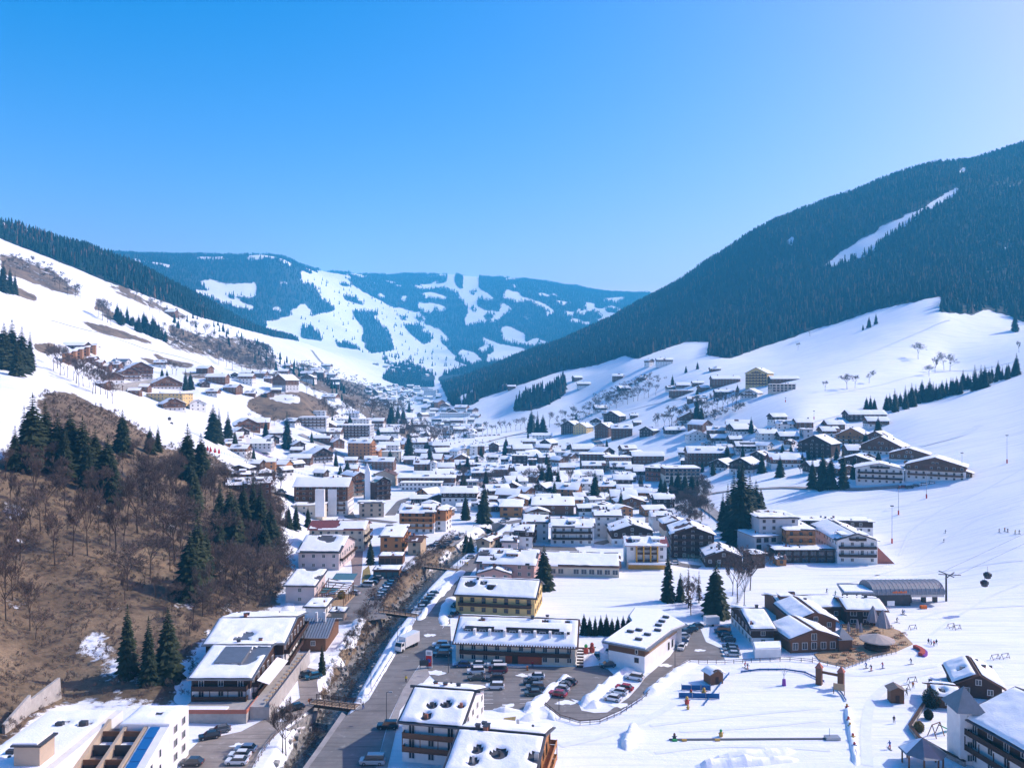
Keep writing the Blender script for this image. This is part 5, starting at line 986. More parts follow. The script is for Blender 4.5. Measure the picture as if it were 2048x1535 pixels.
# ---- the village behind: (left, right, eave row, base row, depth, ridge, turn, style, label, options)
V = [
 (615,731,1058,1102,16,'x',0,'c','cream hotel with half red metal roof and half snow',dict(balc='r',cover=1,bare=[(.25,.55,4.5),(.12,.6,3.5),(.4,.55,3.5)],roofmat=M_ROOFR,sides='fr')),
 (757,807,1073,1110,22,'s',0,'o','orange timber tower house behind the carports',dict(rise=1.2,sides='fr',balc='r',bare=[(.1,.9,2.5)])),
 (795,872,1025,1066,20,'x',-3,'wo','large hotel with twin wooden gables and orange balconies',dict(balc='f',sides='fr',dorm=2)),
 (861,895,1020,1062,10,'f',-12,'wo','white and orange cube at the end of the twin gable hotel',dict(sides='fr',chim=0)),
 (812,845,1082,1110,10,'x',-8,'t','small house with bare reddish roof by the parked cars',dict(cover=.35,roofmat=M_ROOFB,sides='f')),
 (880,956,985,1015,18,'x',0,'wd','broad snow roofed hotel left of the tall village spruce',dict(balc='',sides='f')),
 (585,698,972,1030,18,'x',0,'wb','tall five storey hotel with white stair panel below the left piste',dict(balc='f',sides='fr',rise=4.0)),
 (583,648,1010,1032,10,'f',0,'c','low snowy annex left of the tall five storey hotel',dict(chim=0,sides='f')),
 (702,738,950,992,16,'y',18,'cb','gabled balcony wing beside the slender white church-like spire',dict(balc='f',sides='f')),
 (742,790,962,1000,14,'y',15,'d','dark timber gable hotel with green glass roof',dict(balc='f',sides='f',cover=.5,roofmat=M_GLASSG)),
 (716,770,1006,1034,12,'f',10,'h','beige terrace block below the gabled balcony wing',dict(chim=0,cover=.4,sides='fr')),
 (794,912,955,975,14,'x',0,'wb','long low lift base building with red trimmed roof',dict(sides='f',rise=1.2,chim=0,snow=.5)),
 (800,885,965,981,8,'f',0,'w','long white shop pavilion with curved snowy canopy',dict(chim=0,sides='f',winw=1.6,gap=2.6)),
 (745,792,950,972,14,'y',0,'h','brown tent shaped roof behind the white pavilion',dict(cover=.25,roofmat=M_ROOFB,sides='',rise=3.5)),
 (997,1046,1013,1034,20,'s',-3,'o','orange timber cube with smooth snow roof in the village centre',dict(rise=1.0,gap=5,winw=2.4,sides='fr')),
 (1062,1150,1010,1030,22,'s',-3,'b','wide brown timber building with two snow roofs in the centre',dict(rise=1.6,sides='fr',chim=2,gap=6)),
 (1043,1100,1045,1083,16,'x',-3,'wB','left half of the long white balcony hotel',dict(sides='f',bareN=2)),
 (1098,1191,1053,1090,16,'x',-3,'wB','right half of the long white balcony hotel with dark dormer',dict(balc='f',sides='fr',dorm=1)),
 (950,982,1080,1104,14,'y',-25,'t','tan house with dark strip on its snow roof',dict(sides='fr',bare=[(.5,.5,2.0)])),
 (1000,1038,1083,1102,11,'x',-3,'r','small rose coloured house in front of the long white hotel',dict(sides='fr')),
 (1021,1068,1062,1095,13,'x',-5,'wd','narrow house with carved balconies behind the small rose house',dict(balc='r',sides='fr')),
 (1185,1247,1032,1076,14,'x',-3,'wB','white house with dark shutters and central dark stripe',dict(sides='f',gap=4)),
 (1220,1309,1062,1092,18,'y',0,'wd','broad gabled chalet with snow roof split at the ridge',dict(sides='f',rise=3.0)),
 (1250,1337,1090,1137,14,'x',-2,'w','white hotel with yellow framed balconies facing the field',dict(sides='f',roofmat=M_ROOFR,bare=[(.12,.5,1.8),(.9,.5,2.0)])),
 (1302,1348,1032,1060,12,'x',0,'w','plain white house left of the bare shrub slope',dict(sides='fl')),
 (1325,1382,1047,1074,13,'y',0,'cb','cream gabled house above the dark timber hotel',dict(sides='f')),
 (1340,1431,1068,1116,20,'y',-6,'d','large dark timber hotel in the shade with metal roof patch',dict(balc='f',sides='fl',bare=[(.35,.6,3.5)],rise=3.2)),
 (1408,1487,1113,1134,17,'y',-5,'wd','dark gabled chalet with clean snow roof by the tennis fence',dict(sides='fl',rise=2.6)),
 (1308,1352,997,1016,12,'x',0,'d','shaded dark chalet beneath the big timber framed hotel',dict(sides='f')),
 (1230,1262,1040,1062,9,'x',0,'w','small white house tucked behind the split ridge chalet',{}),
 (1232,1294,1003,1018,13,'y',4,'b','gabled house with heavy snow in the middle of the village',{}),
 (1221,1276,991,1006,13,'x',0,'b','low house with bulging snow roof behind the heavy snow gable',{}),
 (1226,1266,958,976,12,'x',-4,'red','red walled house with dark eaves',dict(sides='fr')),
 (1232,1266,946,957,10,'f',0,'w','white flat block behind the red walled house',{}),
 (1196,1233,971,983,10,'x',0,'o','orange brown house left of the red walled house',{}),
 (1138,1186,966,984,14,'x',-3,'w','white hall with striped half bare roof',dict(cover=.75,roofmat=M_METAL)),
 (1126,1164,977,988,12,'x',-3,'g','grey ribbed metal roof behind the brown timber building',dict(cover=.3,roofmat=M_METAL)),
 (1166,1198,984,994,10,'f',0,'g','flat grey roofed shop with metal roof',dict(cover=.4,roofmat=M_METAL)),
 (1156,1208,949,962,14,'x',0,'w','wide snow roofs beside the lone village spruce',{}),
 (1164,1212,930,946,12,'x',0,'b','snow covered house in front of the flat roofed brick hotel',{}),
 (1158,1210,908,936,16,'f',-5,'b','brown flat hotel with dark glazed top floor',dict(sides='fl')),
 (1209,1265,914,938,16,'f',0,'cb','long brown flat hotel with glass penthouse',dict(sides='f',winw=2)),
 (1264,1330,911,927,13,'x',0,'b','brown house with wide snow roof below the rear piste',{}),
 (1291,1346,936,962,26,'f',-30,'red','angled left wing of the big timber framed hotel',dict(balc='f',sides='f')),
 (1328,1402,936,966,18,'f',0,'cb','front wing of the big timber framed hotel behind dark trees',dict(sides='f',winw=2.6,winh=2,gap=3)),
 (1375,1468,905,929,18,'x',-3,'b','big brown chalet hotel with snow patched roof',dict(balc='f',sides='fl',cover=.9)),
 (1361,1402,921,932,12,'s',-20,'b','low brown annex with blue shaded roof',dict(rise=1.0)),
 (1449,1513,927,948,16,'y',-12,'wd','white chalet directly behind the tallest spruce clump',dict(balc='f',sides='f')),
 (1472,1521,891,903,12,'x',-3,'wd','dark chalet with long snow free roof band',dict(bare=[(.5,.5,2.5),(.3,.5,2),(.7,.5,2)])),
 (1494,1534,909,921,11,'y',-15,'wd','white chalet with dark gable right of the snow free band',{}),
 (1422,1459,875,888,11,'x',0,'wd','chalet at the left end of the upper right hamlet',{}),
 (1459,1486,877,887,10,'x',0,'wd','small chalet next to the left end of the upper hamlet',{}),
 (1404,1439,887,893,8,'f',0,'w','low garage with thick snow cap at the hamlet edge',{}),
 (1541,1604,918,936,14,'x',-4,'wb','white and brown house with bare red patch on its roof',dict(cover=.8,roofmat=M_ROOFR)),
 (1518,1558,866,881,12,'x',0,'w','grey white chalet block near the top of the hamlet',{}),
 (1559,1600,871,881,12,'x',0,'wd','wide snow roof chalet next to the grey white block',{}),
 (1591,1666,886,915,18,'y',-30,'d','large dark chalet hotel with many balconies in the hamlet',dict(balc='fl',sides='fl')),
 (1592,1629,844,856,11,'x',0,'b','red brown chalet below the ski lift mast',{}),
 (1605,1628,858,876,9,'f',0,'g','grey house with lantern tower in the upper hamlet',{}),
 (1654,1692,848,859,12,'x',0,'wb','snowy chalet right of the red brown chalet',{}),
 (1696,1776,828,840,13,'x',2,'d','long dark chalet row at the top of the hamlet',{}),
 (1735,1780,841,854,12,'x',-5,'wb','white balcony chalet in front of the long dark row',dict(balc='f')),
 (1644,1682,861,873,12,'x',0,'wb','snow roofed chalet behind the orange gable chalet',{}),
 (1669,1737,871,891,15,'y',-35,'wo','chalet with bright orange gable in the upper hamlet',dict(balc='fl',sides='fl')),
 (1720,1803,891,911,16,'y',-35,'wb','wide brown gabled chalet right of the orange gable',dict(balc='fl',sides='fl')),
 (1785,1850,907,919,13,'y',-32,'wb','chalet with snow roof above the rightmost large chalet',dict(sides='fl')),
 (1681,1741,920,939,14,'y',-30,'wd','low dark chalet left of the white four storey chalet',dict(sides='fl')),
 (1716,1803,936,968,16,'y',-22,'wB','white four storey chalet with dark corner balconies',dict(balc='f',sides='fl',rise=2.8)),
 (1822,1918,931,961,18,'y',-32,'wb','rightmost large brown and white chalet on the snow slope',dict(balc='fl',sides='fl')),
 (1900,1941,945,956,9,'y',-30,'wb','small annex right of the rightmost large chalet',{}),
 # left hillside hamlet
 (121,169,690,698,14,'x',0,'d','dark barn above the row of orange chalets',{}),
 (203,253,753,767,13,'y',14,'wb','small gabled chalet at the left end of the stone terrace',{}),
 (239,287,743,763,14,'y',14,'wb','gabled hotel part in the middle of the stone terrace',dict(balc='f')),
 (252,312,735,759,16,'y',14,'wb','largest gabled hotel on the left hillside',dict(balc='f')),
 (221,253,723,733,12,'x',0,'g','grey roofed shed above the stone terrace hotel',dict(cover=.3,roofmat=M_METAL)),
 (212,240,728,738,9,'x',0,'b','brown shed left of the grey roofed shed',dict(cover=.4)),
 (299,372,766,779,15,'y',14,'wb','wide chalet behind the yellow house',dict(balc='f')),
 (287,370,787,806,16,'f',-10,'y','bright yellow flat house on the left hillside',dict(cover=.6)),
 (321,378,807,822,13,'y',14,'wb','chalet with cream gable below the yellow house',dict(balc='f')),
 (375,417,807,822,12,'y',14,'w','white chalet right of the cream gable',{}),
 (410,452,753,766,13,'x',0,'b','brown farmhouse half hidden by bare trees',{}),
 (475,506,752,768,12,'x',0,'wb','narrow chalet left of the white corner farmhouse',{}),
 (526,590,760,780,16,'y',-10,'wb','farmhouse with white corner tower above the grassy knoll',{}),
 (463,529,849,862,14,'y',14,'b','reddish chalet pair right of the dark spruces',dict(balc='f')),
 (464,505,862,876,12,'y',10,'wd','dark chalet below the reddish pair',{}),
 (471,543,886,898,14,'x',5,'g','wide low snow roof beside the practice piste',{}),
 (531,564,876,887,10,'y',10,'d','small dark hut left of the lone dark spruce',{}),
 (582,616,888,902,11,'y',10,'d','black timber house right of the lone dark spruce',{}),
 (618,675,906,926,15,'y',12,'wd','white and dark chalet with flagpole above the piste',dict(balc='f')),
 (574,622,915,927,11,'x',0,'b','low snowy shed left of the flagpole chalet',{}),
 (562,591,919,927,8,'f',0,'b','tiny hut with snow cap beside the low shed',{}),
 (618,662,875,884,11,'x',0,'b','long shed under the terraced white hotel',{}),
 (597,654,834,858,16,'f',5,'w','white terraced hotel below the brown knoll',dict(balc='f')),
 (625,652,822,836,8,'f',5,'w','upper white block of the terraced hotel',{}),
 (648,742,850,878,18,'f',-3,'g','grey white apartment block with long terraces',dict(balc='f')),
 (661,740,838,852,12,'f',-3,'w','set back top floor of the grey white apartment block',{}),
 (661,695,883,896,11,'y',10,'b','small brown chalet under the apartment block',{}),
 (456,541,968,990,16,'x',18,'b','large brown house half hidden behind the hillside spruces',dict(sides='fr')),
 (733,768,841,857,12,'x',-3,'wb','chalet on the small grassy mound right of the apartments',dict(balc='f')),
 (690,718,826,834,10,'x',0,'w','white bungalow behind the mound chalet',{}),
 (693,743,885,917,14,'x',-10,'o','tall orange timber house with blue shaded roof',dict(balc='r',sides='fr')),
 (756,799,890,907,12,'x',0,'w','white villa behind the tower house',{}),
 (762,801,903,925,11,'f',0,'c','cream tower house in front of the white villa',{}),
 (742,788,922,940,12,'x',-5,'b','wide brown house at the lane bottom',{}),
 (806,830,918,929,10,'x',0,'b','brown house right of the wide brown house',{}),
 (826,859,927,944,11,'x',0,'b','brown house with solar panels on the roof',dict(bare=[(.3,.5,1.8)])),
 (858,873,925,944,9,'y',0,'w','slim white house beside the solar roof house',{}),
 (874,909,933,953,12,'x',0,'wb','brown upper white lower house left of the twin spruces',{}),
 (864,900,890,909,12,'x',0,'wb','white house with brown top at the rear street',{}),
 (916,940,896,911,10,'x',0,'y','pale yellow villa at the rear street',{}),
 (939,956,892,911,9,'x',0,'w','tall white house at the rear street',{}),
 (952,970,891,909,9,'x',0,'b','tall brown house at the rear street',{}),
 (976,999,890,903,10,'y',0,'b','brown gabled house with twin roof at the rear street',{}),
 (942,988,944,962,13,'x',5,'wb','long chalet with red brown balcony in the village centre',dict(balc='f')),
 (1000,1019,917,934,9,'x',0,'wd','small dark fronted house behind the black cube',{}),
 (1022,1056,911,936,12,'f',0,'d','dark timber block next to the black cube',{}),
 (1056,1074,919,940,9,'f',0,'d','black cube shaped house in the village centre',dict(wallm=('black','black'))),
 (1009,1046,934,943,9,'x',0,'b','low snow roof in front of the dark timber block',{}),
 (1021,1055,953,968,11,'x',0,'bw' if False else 'w','white house with steep snow roof facing the main street',dict(rise=3.2)),
 (917,956,962,972,9,'f',0,'g','glass fronted pavilion above the broad snow roofed hotel',dict(winw=2.4,winh=2,gap=2.8,chim=0)),
 (1044,1073,882,893,11,'x',0,'wb','left one of two chalets under the hillside chapel road',{}),
 (1072,1109,885,896,12,'y',-15,'wd','right one of two chalets under the hillside chapel road',{}),
 (1063,1105,870,878,10,'x',0,'w','low white building above the two chalets',{}),
 (1113,1160,850,868,14,'y',-15,'d','dark gabled house left of the yellow gabled house',{}),
 (1138,1181,853,868,13,'y',-15,'y','yellow gabled house beside the long brown hotel',{}),
 (1181,1225,853,876,16,'y',-12,'b','left gable of the long brown hillside hotel',dict(balc='f')),
 (1222,1266,856,876,15,'x',-5,'b','right half of the long brown hillside hotel',dict(balc='f')),
 (1199,1246,831,847,14,'y',-20,'d','dark four storey hotel on the slope behind the brown hotel',dict(balc='f')),
 (1260,1277,830,836,8,'x',0,'b','lone brown hut on the open snow slope',{}),
 (1272,1312,860,873,13,'y',-15,'d','dark chalet below the row of bare trees',{}),
 (1330,1372,859,868,13,'x',0,'wd','chalet with thick snow roof beside the slope lift masts',{}),
 (1151,1194,896,903,11,'x',0,'w','long snow roof at the foot of the rear piste',{}),
 (1133,1151,891,898,8,'y',0,'d','small dark hut at the foot of the rear piste',{}),
 # hotel group on the right slope
 (1483,1542,746,774,16,'y',-14,'y','tall cream hotel with red balconies high on the right slope',dict(balc='f')),
 (1424,1482,757,770,14,'x',0,'b','brown hall left of the tall cream hotel',{}),
 (1543,1593,768,783,14,'f',0,'c','cream pool building right of the tall cream hotel',dict(winw=3,winh=2)),
 (1541,1600,757,764,12,'x',0,'b','brown farm wing behind the pool building',{}),
 (1340,1388,781,791,12,'f',0,'b','long flat timber house in the snow on the right slope',{}),
 (1475,1521,785,797,12,'y',-14,'w','white house with balconies below the tall cream hotel',dict(balc='f')),
 (1430,1468,783,790,10,'x',0,'d','dark sunken house left of the white balcony house',{}),
 (1385,1409,765,770,9,'x',0,'b','small brown hut above the flat timber house',{}),
 (1293,1314,721,731,10,'y',10,'wb','left house of the lonely farm at the forest edge',{}),
 (1313,1347,719,731,12,'x',0,'wb','right house of the lonely farm at the forest edge',{}),
 (1420,1443,737,742,9,'x',0,'b','little hut above the hotel on the right slope',{}),
 (1154,1182,767,775,12,'x',0,'wb','distant white house on the middle slope',{}),
 (1003,1018,771,778,9,'y',0,'b','left distant hut on the far snow meadow',{}),
 (1015,1032,772,779,9,'x',0,'b','right distant hut on the far snow meadow',{}),
 (328,350,623,631,14,'x',0,'b','red brown barn high on the upper piste',{}),
 # far village
 (847,873,780,797,20,'f',0,'w','big white flat hotel in the distant village',{}),(838,868,774,780,18,'f',0,'w','white terraces behind the big flat hotel of the distant village',{}),
 (772,794,798,807,14,'x',0,'w','white house at the front of the distant village',{}),(862,874,805,815,12,'f',0,'d','dark block beside the orange lit row in the distance',{}),(871,896,804,814,12,'y',10,'o','orange sunlit row below the dark wooded toe',{}),
 (851,871,826,833,12,'x',0,'w','white roadside house in front of the distant village',{}),(862,885,838,850,13,'f',0,'wd','dark apartment block behind the stream trees',{}),(878,942,826,837,14,'f',0,'w','long white apartment range on the valley floor',{}),
 (899,927,840,855,14,'x',0,'wb','white balcony house in front of the long white range',{}),(797,810,832,838,10,'x',0,'w','small white house beside the dark stream trees',{}),(810,827,818,824,10,'x',0,'wb','low house on the far valley field',{}),
]
CATS = [('hotel','hotel'),('barn','barn'),('shed','shed'),('hut','hut'),('chalet','chalet'),('hall','hall'),('garage','garage'),('apartment','apartment block'),('pavilion','pavilion'),('villa','villa'),('house','house')]
for (xl, xr, ye, yb, d, rg, rot, sty, lb, kw) in V:
    cat = next((c for k, c in CATS if k in lb), 'building'); kw = dict(kw)
    T = put(xl, xr, ye, yb, d, rg, rot, sty, lb, cat, name=cat.replace(' ', '_') if cat != 'building' else 'village_building', **kw)
    if lb.startswith('white hotel with yellow'):
        b = MB().use(mat('ochre_wood', (0.55, 0.30, 0.05), .7, .2, noise=.15, scale=1))
        for x in (-4.2, -1.4, 1.4, 4.2): b.box(x-.25, -1.6, 3, x+.25, -.03, 9.4)
        b.box(-7.5, -.9, -.5, 7.5, -.05, 2.2); b.build('yellow_frame', T)
        for z in (3.2, 6.1, 8.0):
            for x in (-2.8, 0, 2.8): MB().use(M_WOODD).box(x-1.1, -1.55, z, x+1.1, -1.4, z+.9).build('balcony', T)
        MB().use(PL['bright']).box(-7.6, -2.6, 2.2, 7.8, -.05, 3.0).build('terrace', T)
    if 'five storey' in lb: MB().use(PL['white']).box(4.5, -1.9, 0, 9.5, -.05, 15).build('stair_panel', T)
# row of orange chalets on the left hill
for i in range(5):
    xl = 124+i*13; put(xl, xl+15, 706-i*4.0, 727-i*5.0, 12, 's', 22, 'o', '%s orange timber chalet from the left in the stepped hillside row' % ordinal(i), 'chalet', name='chalet', rise=2.0, cover=.7, chim=0)
for i, (a, c, lb) in enumerate(((172,724,'first'),(185,731,'second'),(200,738,'third'))): put(a, a+20, c-7, c+3, 9, 'x', 10, 'b', '%s small brown cabin from the left under the orange chalet row' % lb, 'cabin', name='cabin', cover=.4, chim=0)
# white spire by the hotels
p = at(735, 1000); T = empty('slender_spire', (p.x, p.y, 0)); b = MB().use(PL['bright']).box(-1.8, 0, -1, 1.8, 3.6, 17.5); b.build('shaft', T); b = MB().use(PL['bright']).idx([(-1.8,0,17.5),(1.8,0,17.5),(1.8,3.6,17.5),(-1.8,3.6,17.5),(-.6,1.8,24)],[(0,1,4),(1,2,4),(2,3,4),(3,0,4)]); b.build('cap', T)
tag(T, 'slender white tower with pointed cap between two hotels', 'tower')
# distant village and hamlets: small houses, counted off from the left
rr = random.Random(21)
def hamlet(pts_, wpx, hpx, phrase, group, sty=('wb', 'w', 'wd', 'b', 'wb')):
    keep = []
    for x, y in sorted(pts_):
        q = at(x, y); r_ = wpx/F*q.y*.58
        if all((q-t[0].location).xy.length > r_+5 and (q-k_).xy.length > r_*1.5 for t in LAND for k_ in [Vector(t[0].location)+Vector((0, 4, 0))]) and all((q-c).xy.length > r_*1.5 for c, _, _ in keep): keep.append((q, x, y))
    for i, (_, x, y) in enumerate(keep):
        s = wpx*rr.uniform(.75, 1.3); put(x-s/2, x+s/2, y-hpx*rr.uniform(.8, 1.3), y, None, rr.choice('xxy'), rr.uniform(-20, 20), rr.choice(sty), '%s house from the left in %s' % (ordinal(i), phrase), 'house', name='house', chim=0, lod=2)['group'] = group
hamlet([(745,782),(752,790),(760,780),(770,786),(778,777),(786,789),(795,781),(803,790),(812,784),(820,777),(828,789),(834,783),(842,792),(756,798),(805,800),(818,806),(832,802),(846,806),(858,800),(766,804)], 14, 5, 'the distant village on the valley floor', 'houses of the distant village')
hamlet([(566,748),(580,744),(592,748),(604,742),(616,750),(628,746),(640,754),(572,738)], 16, 6, 'the sunny hamlet below the left ridge', 'houses of the sunny hamlet')
hamlet([(770,735),(782,742),(795,738),(806,745),(818,741),(830,748),(842,744),(752,730),(785,728),(812,730),(828,735),(850,752)], 9, 3.2, 'the scattered farms under the far range', 'farms under the far range')
hamlet([(1030,905),(1085,905),(1120,912),(1150,922),(1095,925),(1128,930),(905,925),(930,925),(960,928),(985,925),(1135,945),(1090,945),(890,915),(840,912),(1180,945),(1205,962),(1160,1000),(1195,1008),(1250,985),(1285,985),(1190,1020),(1080,965),(1110,955)], 30, 10, 'the packed rear rows of the village', 'small houses in the rear rows')
hamlet([(1395,882),(1450,905),(1540,900),(1575,895),(1620,900),(1650,935),(1510,885),(1570,858),(1640,885),(1700,865)], 32, 10, 'the gaps of the upper right hamlet', 'small houses of the upper hamlet')

rr = random.Random(31)
hamlet([(rr.uniform(830,1330), rr.uniform(900,1035)) for _ in range(190)], 40, 13, 'the infill between the central village buildings', 'infill houses of the village centre', ('wb','w','wd','b','o','b','cb','wb'))
hamlet([(rr.uniform(460,800), rr.uniform(850,960)) for _ in range(60)], 32, 11, 'the infill of the left hamlet', 'infill houses of the left hamlet', ('wb','b','wd','o'))
hamlet([(rr.uniform(1370,1760), rr.uniform(845,950)) for _ in range(80)], 42, 12, 'the infill of the upper right hamlet', 'infill houses of the upper right hamlet', ('wd','wb','b','wd'))
hamlet([(rr.uniform(800,960), rr.uniform(815,885)) for _ in range(50)], 20, 7, 'the rows behind the stream wood', 'houses behind the stream wood')
hamlet([(rr.uniform(735,880), rr.uniform(772,812)) for _ in range(80)], 12, 4.5, 'the crowded far end of the valley', 'houses at the far end of the valley')
hamlet([(rr.uniform(390,700), rr.uniform(735,800)) for _ in range(24)], 24, 8, 'the scattered farms of the left hillside', 'scattered farms of the left hillside', ('wb','b','wd'))
hamlet([(rr.uniform(180,330), rr.uniform(728,790)) for _ in range(10)], 24, 9, 'the gaps of the stone terrace hamlet', 'small houses of the stone terrace hamlet', ('wb','b'))
hamlet([(rr.uniform(1150,1420), rr.uniform(760,860)) for _ in range(16)], 22, 7, 'the scattered farms of the middle right slope', 'scattered farms of the right slope', ('wd','b','wb'))
# ---------------------------------------------------------------- single trees
CON = [conifer_mesh(100+i, 20, rd, None, gp, br, wh, pr) for i, (rd, gp, br, wh, pr) in enumerate(((4.6,.06,.04,32,13),(4.0,.08,.07,32,12),(5.2,.12,.09,30,13),(3.4,.06,.03,32,12)))]
CONT = trunk_mesh(20, .32)
LAR = [conifer_mesh(150+i, 20, 2.2, M_LARCH, .3, .12, 24, 8) for i in range(2)]
BARE = [bare_mesh(200+i, 14, sp, 5, 4, .032, None, up) for i, (sp, up) in enumerate(((.8,.0),(.7,.15),(.62,.3),(.85,.05),(.6,.45)))]
POLLARD = [bare_mesh(300+i, 14, .8, 3, 3, .06, None, .1) for i in range(2)]
CONT_BIG = None
TREES = []
def tree(kind, x, y, h, seed, label, cat='tree', group=None, name=None, sink=0.0):
    rr = random.Random(seed); z = float(zat(x, y))-sink
    o = empty(name or {'s': 'spruce_tree', 'l': 'larch_tree', 'b': 'bare_tree'}[kind], (x, y, z), rr.random()*6.28)
    if kind in 'sl':
        k = h/20; sc = (k*rr.uniform(.9, 1.15), )*2+(k,); tr, cr = CONT, (CON if kind == 's' else LAR)[rr.randrange(4 if kind == 's' else 2)]
    else:
        k = h/14; sc = (k*rr.uniform(.85, 1.15), )*2+(k,); tr, cr = BARE[rr.randrange(5)]
    o.scale = sc
    link('trunk', tr, o); link('crown', cr, o); tag(o, label, cat, group); TREES.append(o); return o
def trees_px(kind, L, phrase, group, noun=None):
    """(x, base row, top row) in the photo; named by order from the left"""
    noun = noun or {'s': 'dark spruce', 'l': 'brown larch', 'b': 'bare tree'}[kind]
    L = sorted(L); one = len(L) == 1
    for i, (x, yb, yt) in enumerate(L):
        p = at(x, yb); h = (yb-yt)/F*p.y
        tree(kind, p.x, p.y, h, int(x*7+yb), (noun+' '+phrase) if one else '%s %s from the left %s' % (ordinal(i), noun, phrase), 'tree', group)
def joined(pr):
    b = MB()
    for me_, m_ in ((pr[0], bark()), (pr[1], M_TWIG)):
        b.use(m_); k = len(b.v); b.v += [tuple(v.co) for v in me_.vertices]
        for p in me_.polygons: b.f.append(tuple(k+i for i in p.vertices)); b.m.append(b.cur)
    return proto('leafless_tree', b.mesh('leafless_tree'))
WOODP = [joined(bare_mesh(600+i, 14, .75, 4, 4, .06, None, .15)) for i in range(3)]
def trees_far(kind, L, phrase, group, noun=None):
    """leafless trees too small and too many to name one by one"""
    P3 = []; sc = []
    for x, yb, yt in L:
        p = at(x, yb); P3.append(tuple(p)); sc.append((yb-yt)/F*p.y/14)
    k = len(P3); rg = np.random.default_rng(k*7+int(L[0][0])); gn_scatter('leafless_trees', np.array(P3), rg.random(k)*6.28, np.array(sc), rg.integers(0, 3, k), WOODP, 'leafless trees '+phrase)
trees_px('s', [(255,1350,1208),(297,1368,1232),(336,1358,1215)], 'in the trio on the open brown slope', 'trio on the brown slope')
trees_px('s', [(644,1348,1289)], 'beside the gravel yard and the stream', None)
trees_px('s', [(1088,1178,1090)], 'between the yellow house and the school hall', None, 'tall slim spruce')
trees_px('s', [(1336,1202,1100),(1361,1202,1145),(1432,1232,1124)], 'around the snowy field by the access road', 'spruces by the snowy field')
trees_px('l', [(1377,1215,1130),(1398,1205,1142)], 'beside the spruces of the snowy field', 'larches by the snowy field')
trees_px('s', [(1168+i*11.2, 1268+(i%3), 1226+(i*7%9)) for i in range(9)], 'in the small hedge row behind the long cream building', 'hedge row spruces', 'young spruce')
trees_px('s', [(968,1045,962)], 'in the middle of the village by the orange cube', None, 'tall spruce')
trees_px('s', [(1485,1092,925),(1456,1078,968),(1468,1066,940),(1500,1082,950),(1512,1060,960),(1522,1018,975),(1446,1060,985)], 'in the tall clump behind the slope hotel', 'clump behind the slope hotel')
trees_px('s', [(1625,976,915),(1645,978,902),(1662,978,905),(1686,976,895)], 'in the row of four below the hamlet', 'row of four below the hamlet')
trees_px('s', [(1098,985,910),(1084,978,925),(1116,985,930)], 'in the group near the black cube house', 'group near the black cube')
trees_px('s', [(1190,1004,940)], 'standing among the central snow roofs', None, 'lone spruce')
trees_px('s', [(741,1128,1076)], 'at the top of the reddish path', None, 'dense spruce')
trees_px('s', [(932,1106,1060),(941,1104,1066)], 'by the upper bridge and street', 'pair by the upper bridge')
trees_px('s', [(574,895,823)], 'standing alone in the left hamlet', None, 'lone dark spruce')
trees_px('s', [(426,884,808),(438,886,815),(456,886,822)], 'at the edge of the practice piste', 'spruces at the practice piste')
trees_px('s', [(324,760,734),(334,758,738),(371,780,737),(381,778,742)], 'among the houses of the stone terrace', 'spruces at the stone terrace')
trees_px('s', [(1063,866,818),(1075,868,822),(1086,867,828)], 'above the rear street beneath the slope', 'spruces above the rear street')
trees_px('s', [(1152,844,824)], 'near the dark slope hotel', None, 'small spruce')
trees_px('s', [(1343,990,938),(1356,994,935),(1370,996,940),(1384,990,945),(1395,985,950),(1330,988,955)], 'in front of the big timber framed hotel', 'spruces of the big timber hotel')
trees_px('s', [(1426,950,918),(1524,945,905),(1565,912,885),(1582,915,888)], 'scattered between the upper hamlet roofs', 'hamlet garden spruces', 'garden spruce')
trees_px('s', [(577,1055,1010),(592,1060,1006),(616,1055,1012)], 'below the tall five storey hotel', 'spruces below the five storey hotel')
trees_px('s', [(920,950,918),(935,945,908),(1012,905,872)], 'beside the village street houses', 'street side spruces')
trees_px('s', [(65,938,786),(90,932,800),(48,928,812),(115,940,825),(140,948,814),(165,962,832),(190,958,850),(215,988,868),(245,908,818),(300,906,850),(316,902,848),(375,955,846),(402,962,865),(386,1022,930),(226,1010,905),(30,940,850),(130,960,850),(176,985,880)], 'on the upper part of the near brown hillside', 'upper hillside spruces')
trees_px('s', [(395,1190,1020),(380,1195,1062),(412,1175,1052),(440,1065,965),(460,1080,970),(486,1066,960),(506,1066,955),(521,1086,965),(541,1106,1005),(470,1098,990),(432,1090,1000),(530,1120,1040)], 'on the lower part of the near brown hillside', 'lower hillside spruces')
trees_px('s', [(8,738,645),(24,740,638),(44,744,652),(60,740,662),(34,752,680)], 'at the left picture edge above the meadow', 'spruces at the left edge')
trees_px('s', [(6,584,522),(20,586,532),(30,588,545)], 'on the brown spot at the upper left edge', 'spruces on the brown spot')
trees_px('s', [(1733,818,793),(1741,818,790),(1749,818,795)], 'in the tight trio behind the top of the hamlet', 'trio behind the hamlet')
rr = random.Random(4)
trees_px('s', [(1774+i*7.0+rr.uniform(-2, 2), 822-i*1.9+rr.uniform(-3, 7), 822-i*1.9-rr.uniform(26, 46)) for i in range(38)], 'in the belt along the crest of the right slope', 'belt on the right crest')
trees_px('s', [(1738,655,632),(1752,648,626),(1726,660,648),(2030,662,618)], 'on the upper snowfield below the mountain forest', 'spruces on the upper snowfield')
trees_px('s', [(236+i*6.2+rr.uniform(-2, 2), 640+i*2.4+rr.uniform(-4, 8), 640+i*2.4-rr.uniform(18, 40)) for i in range(16)], 'in the dark wood strip beside the upper piste', 'wood strip beside the upper piste')
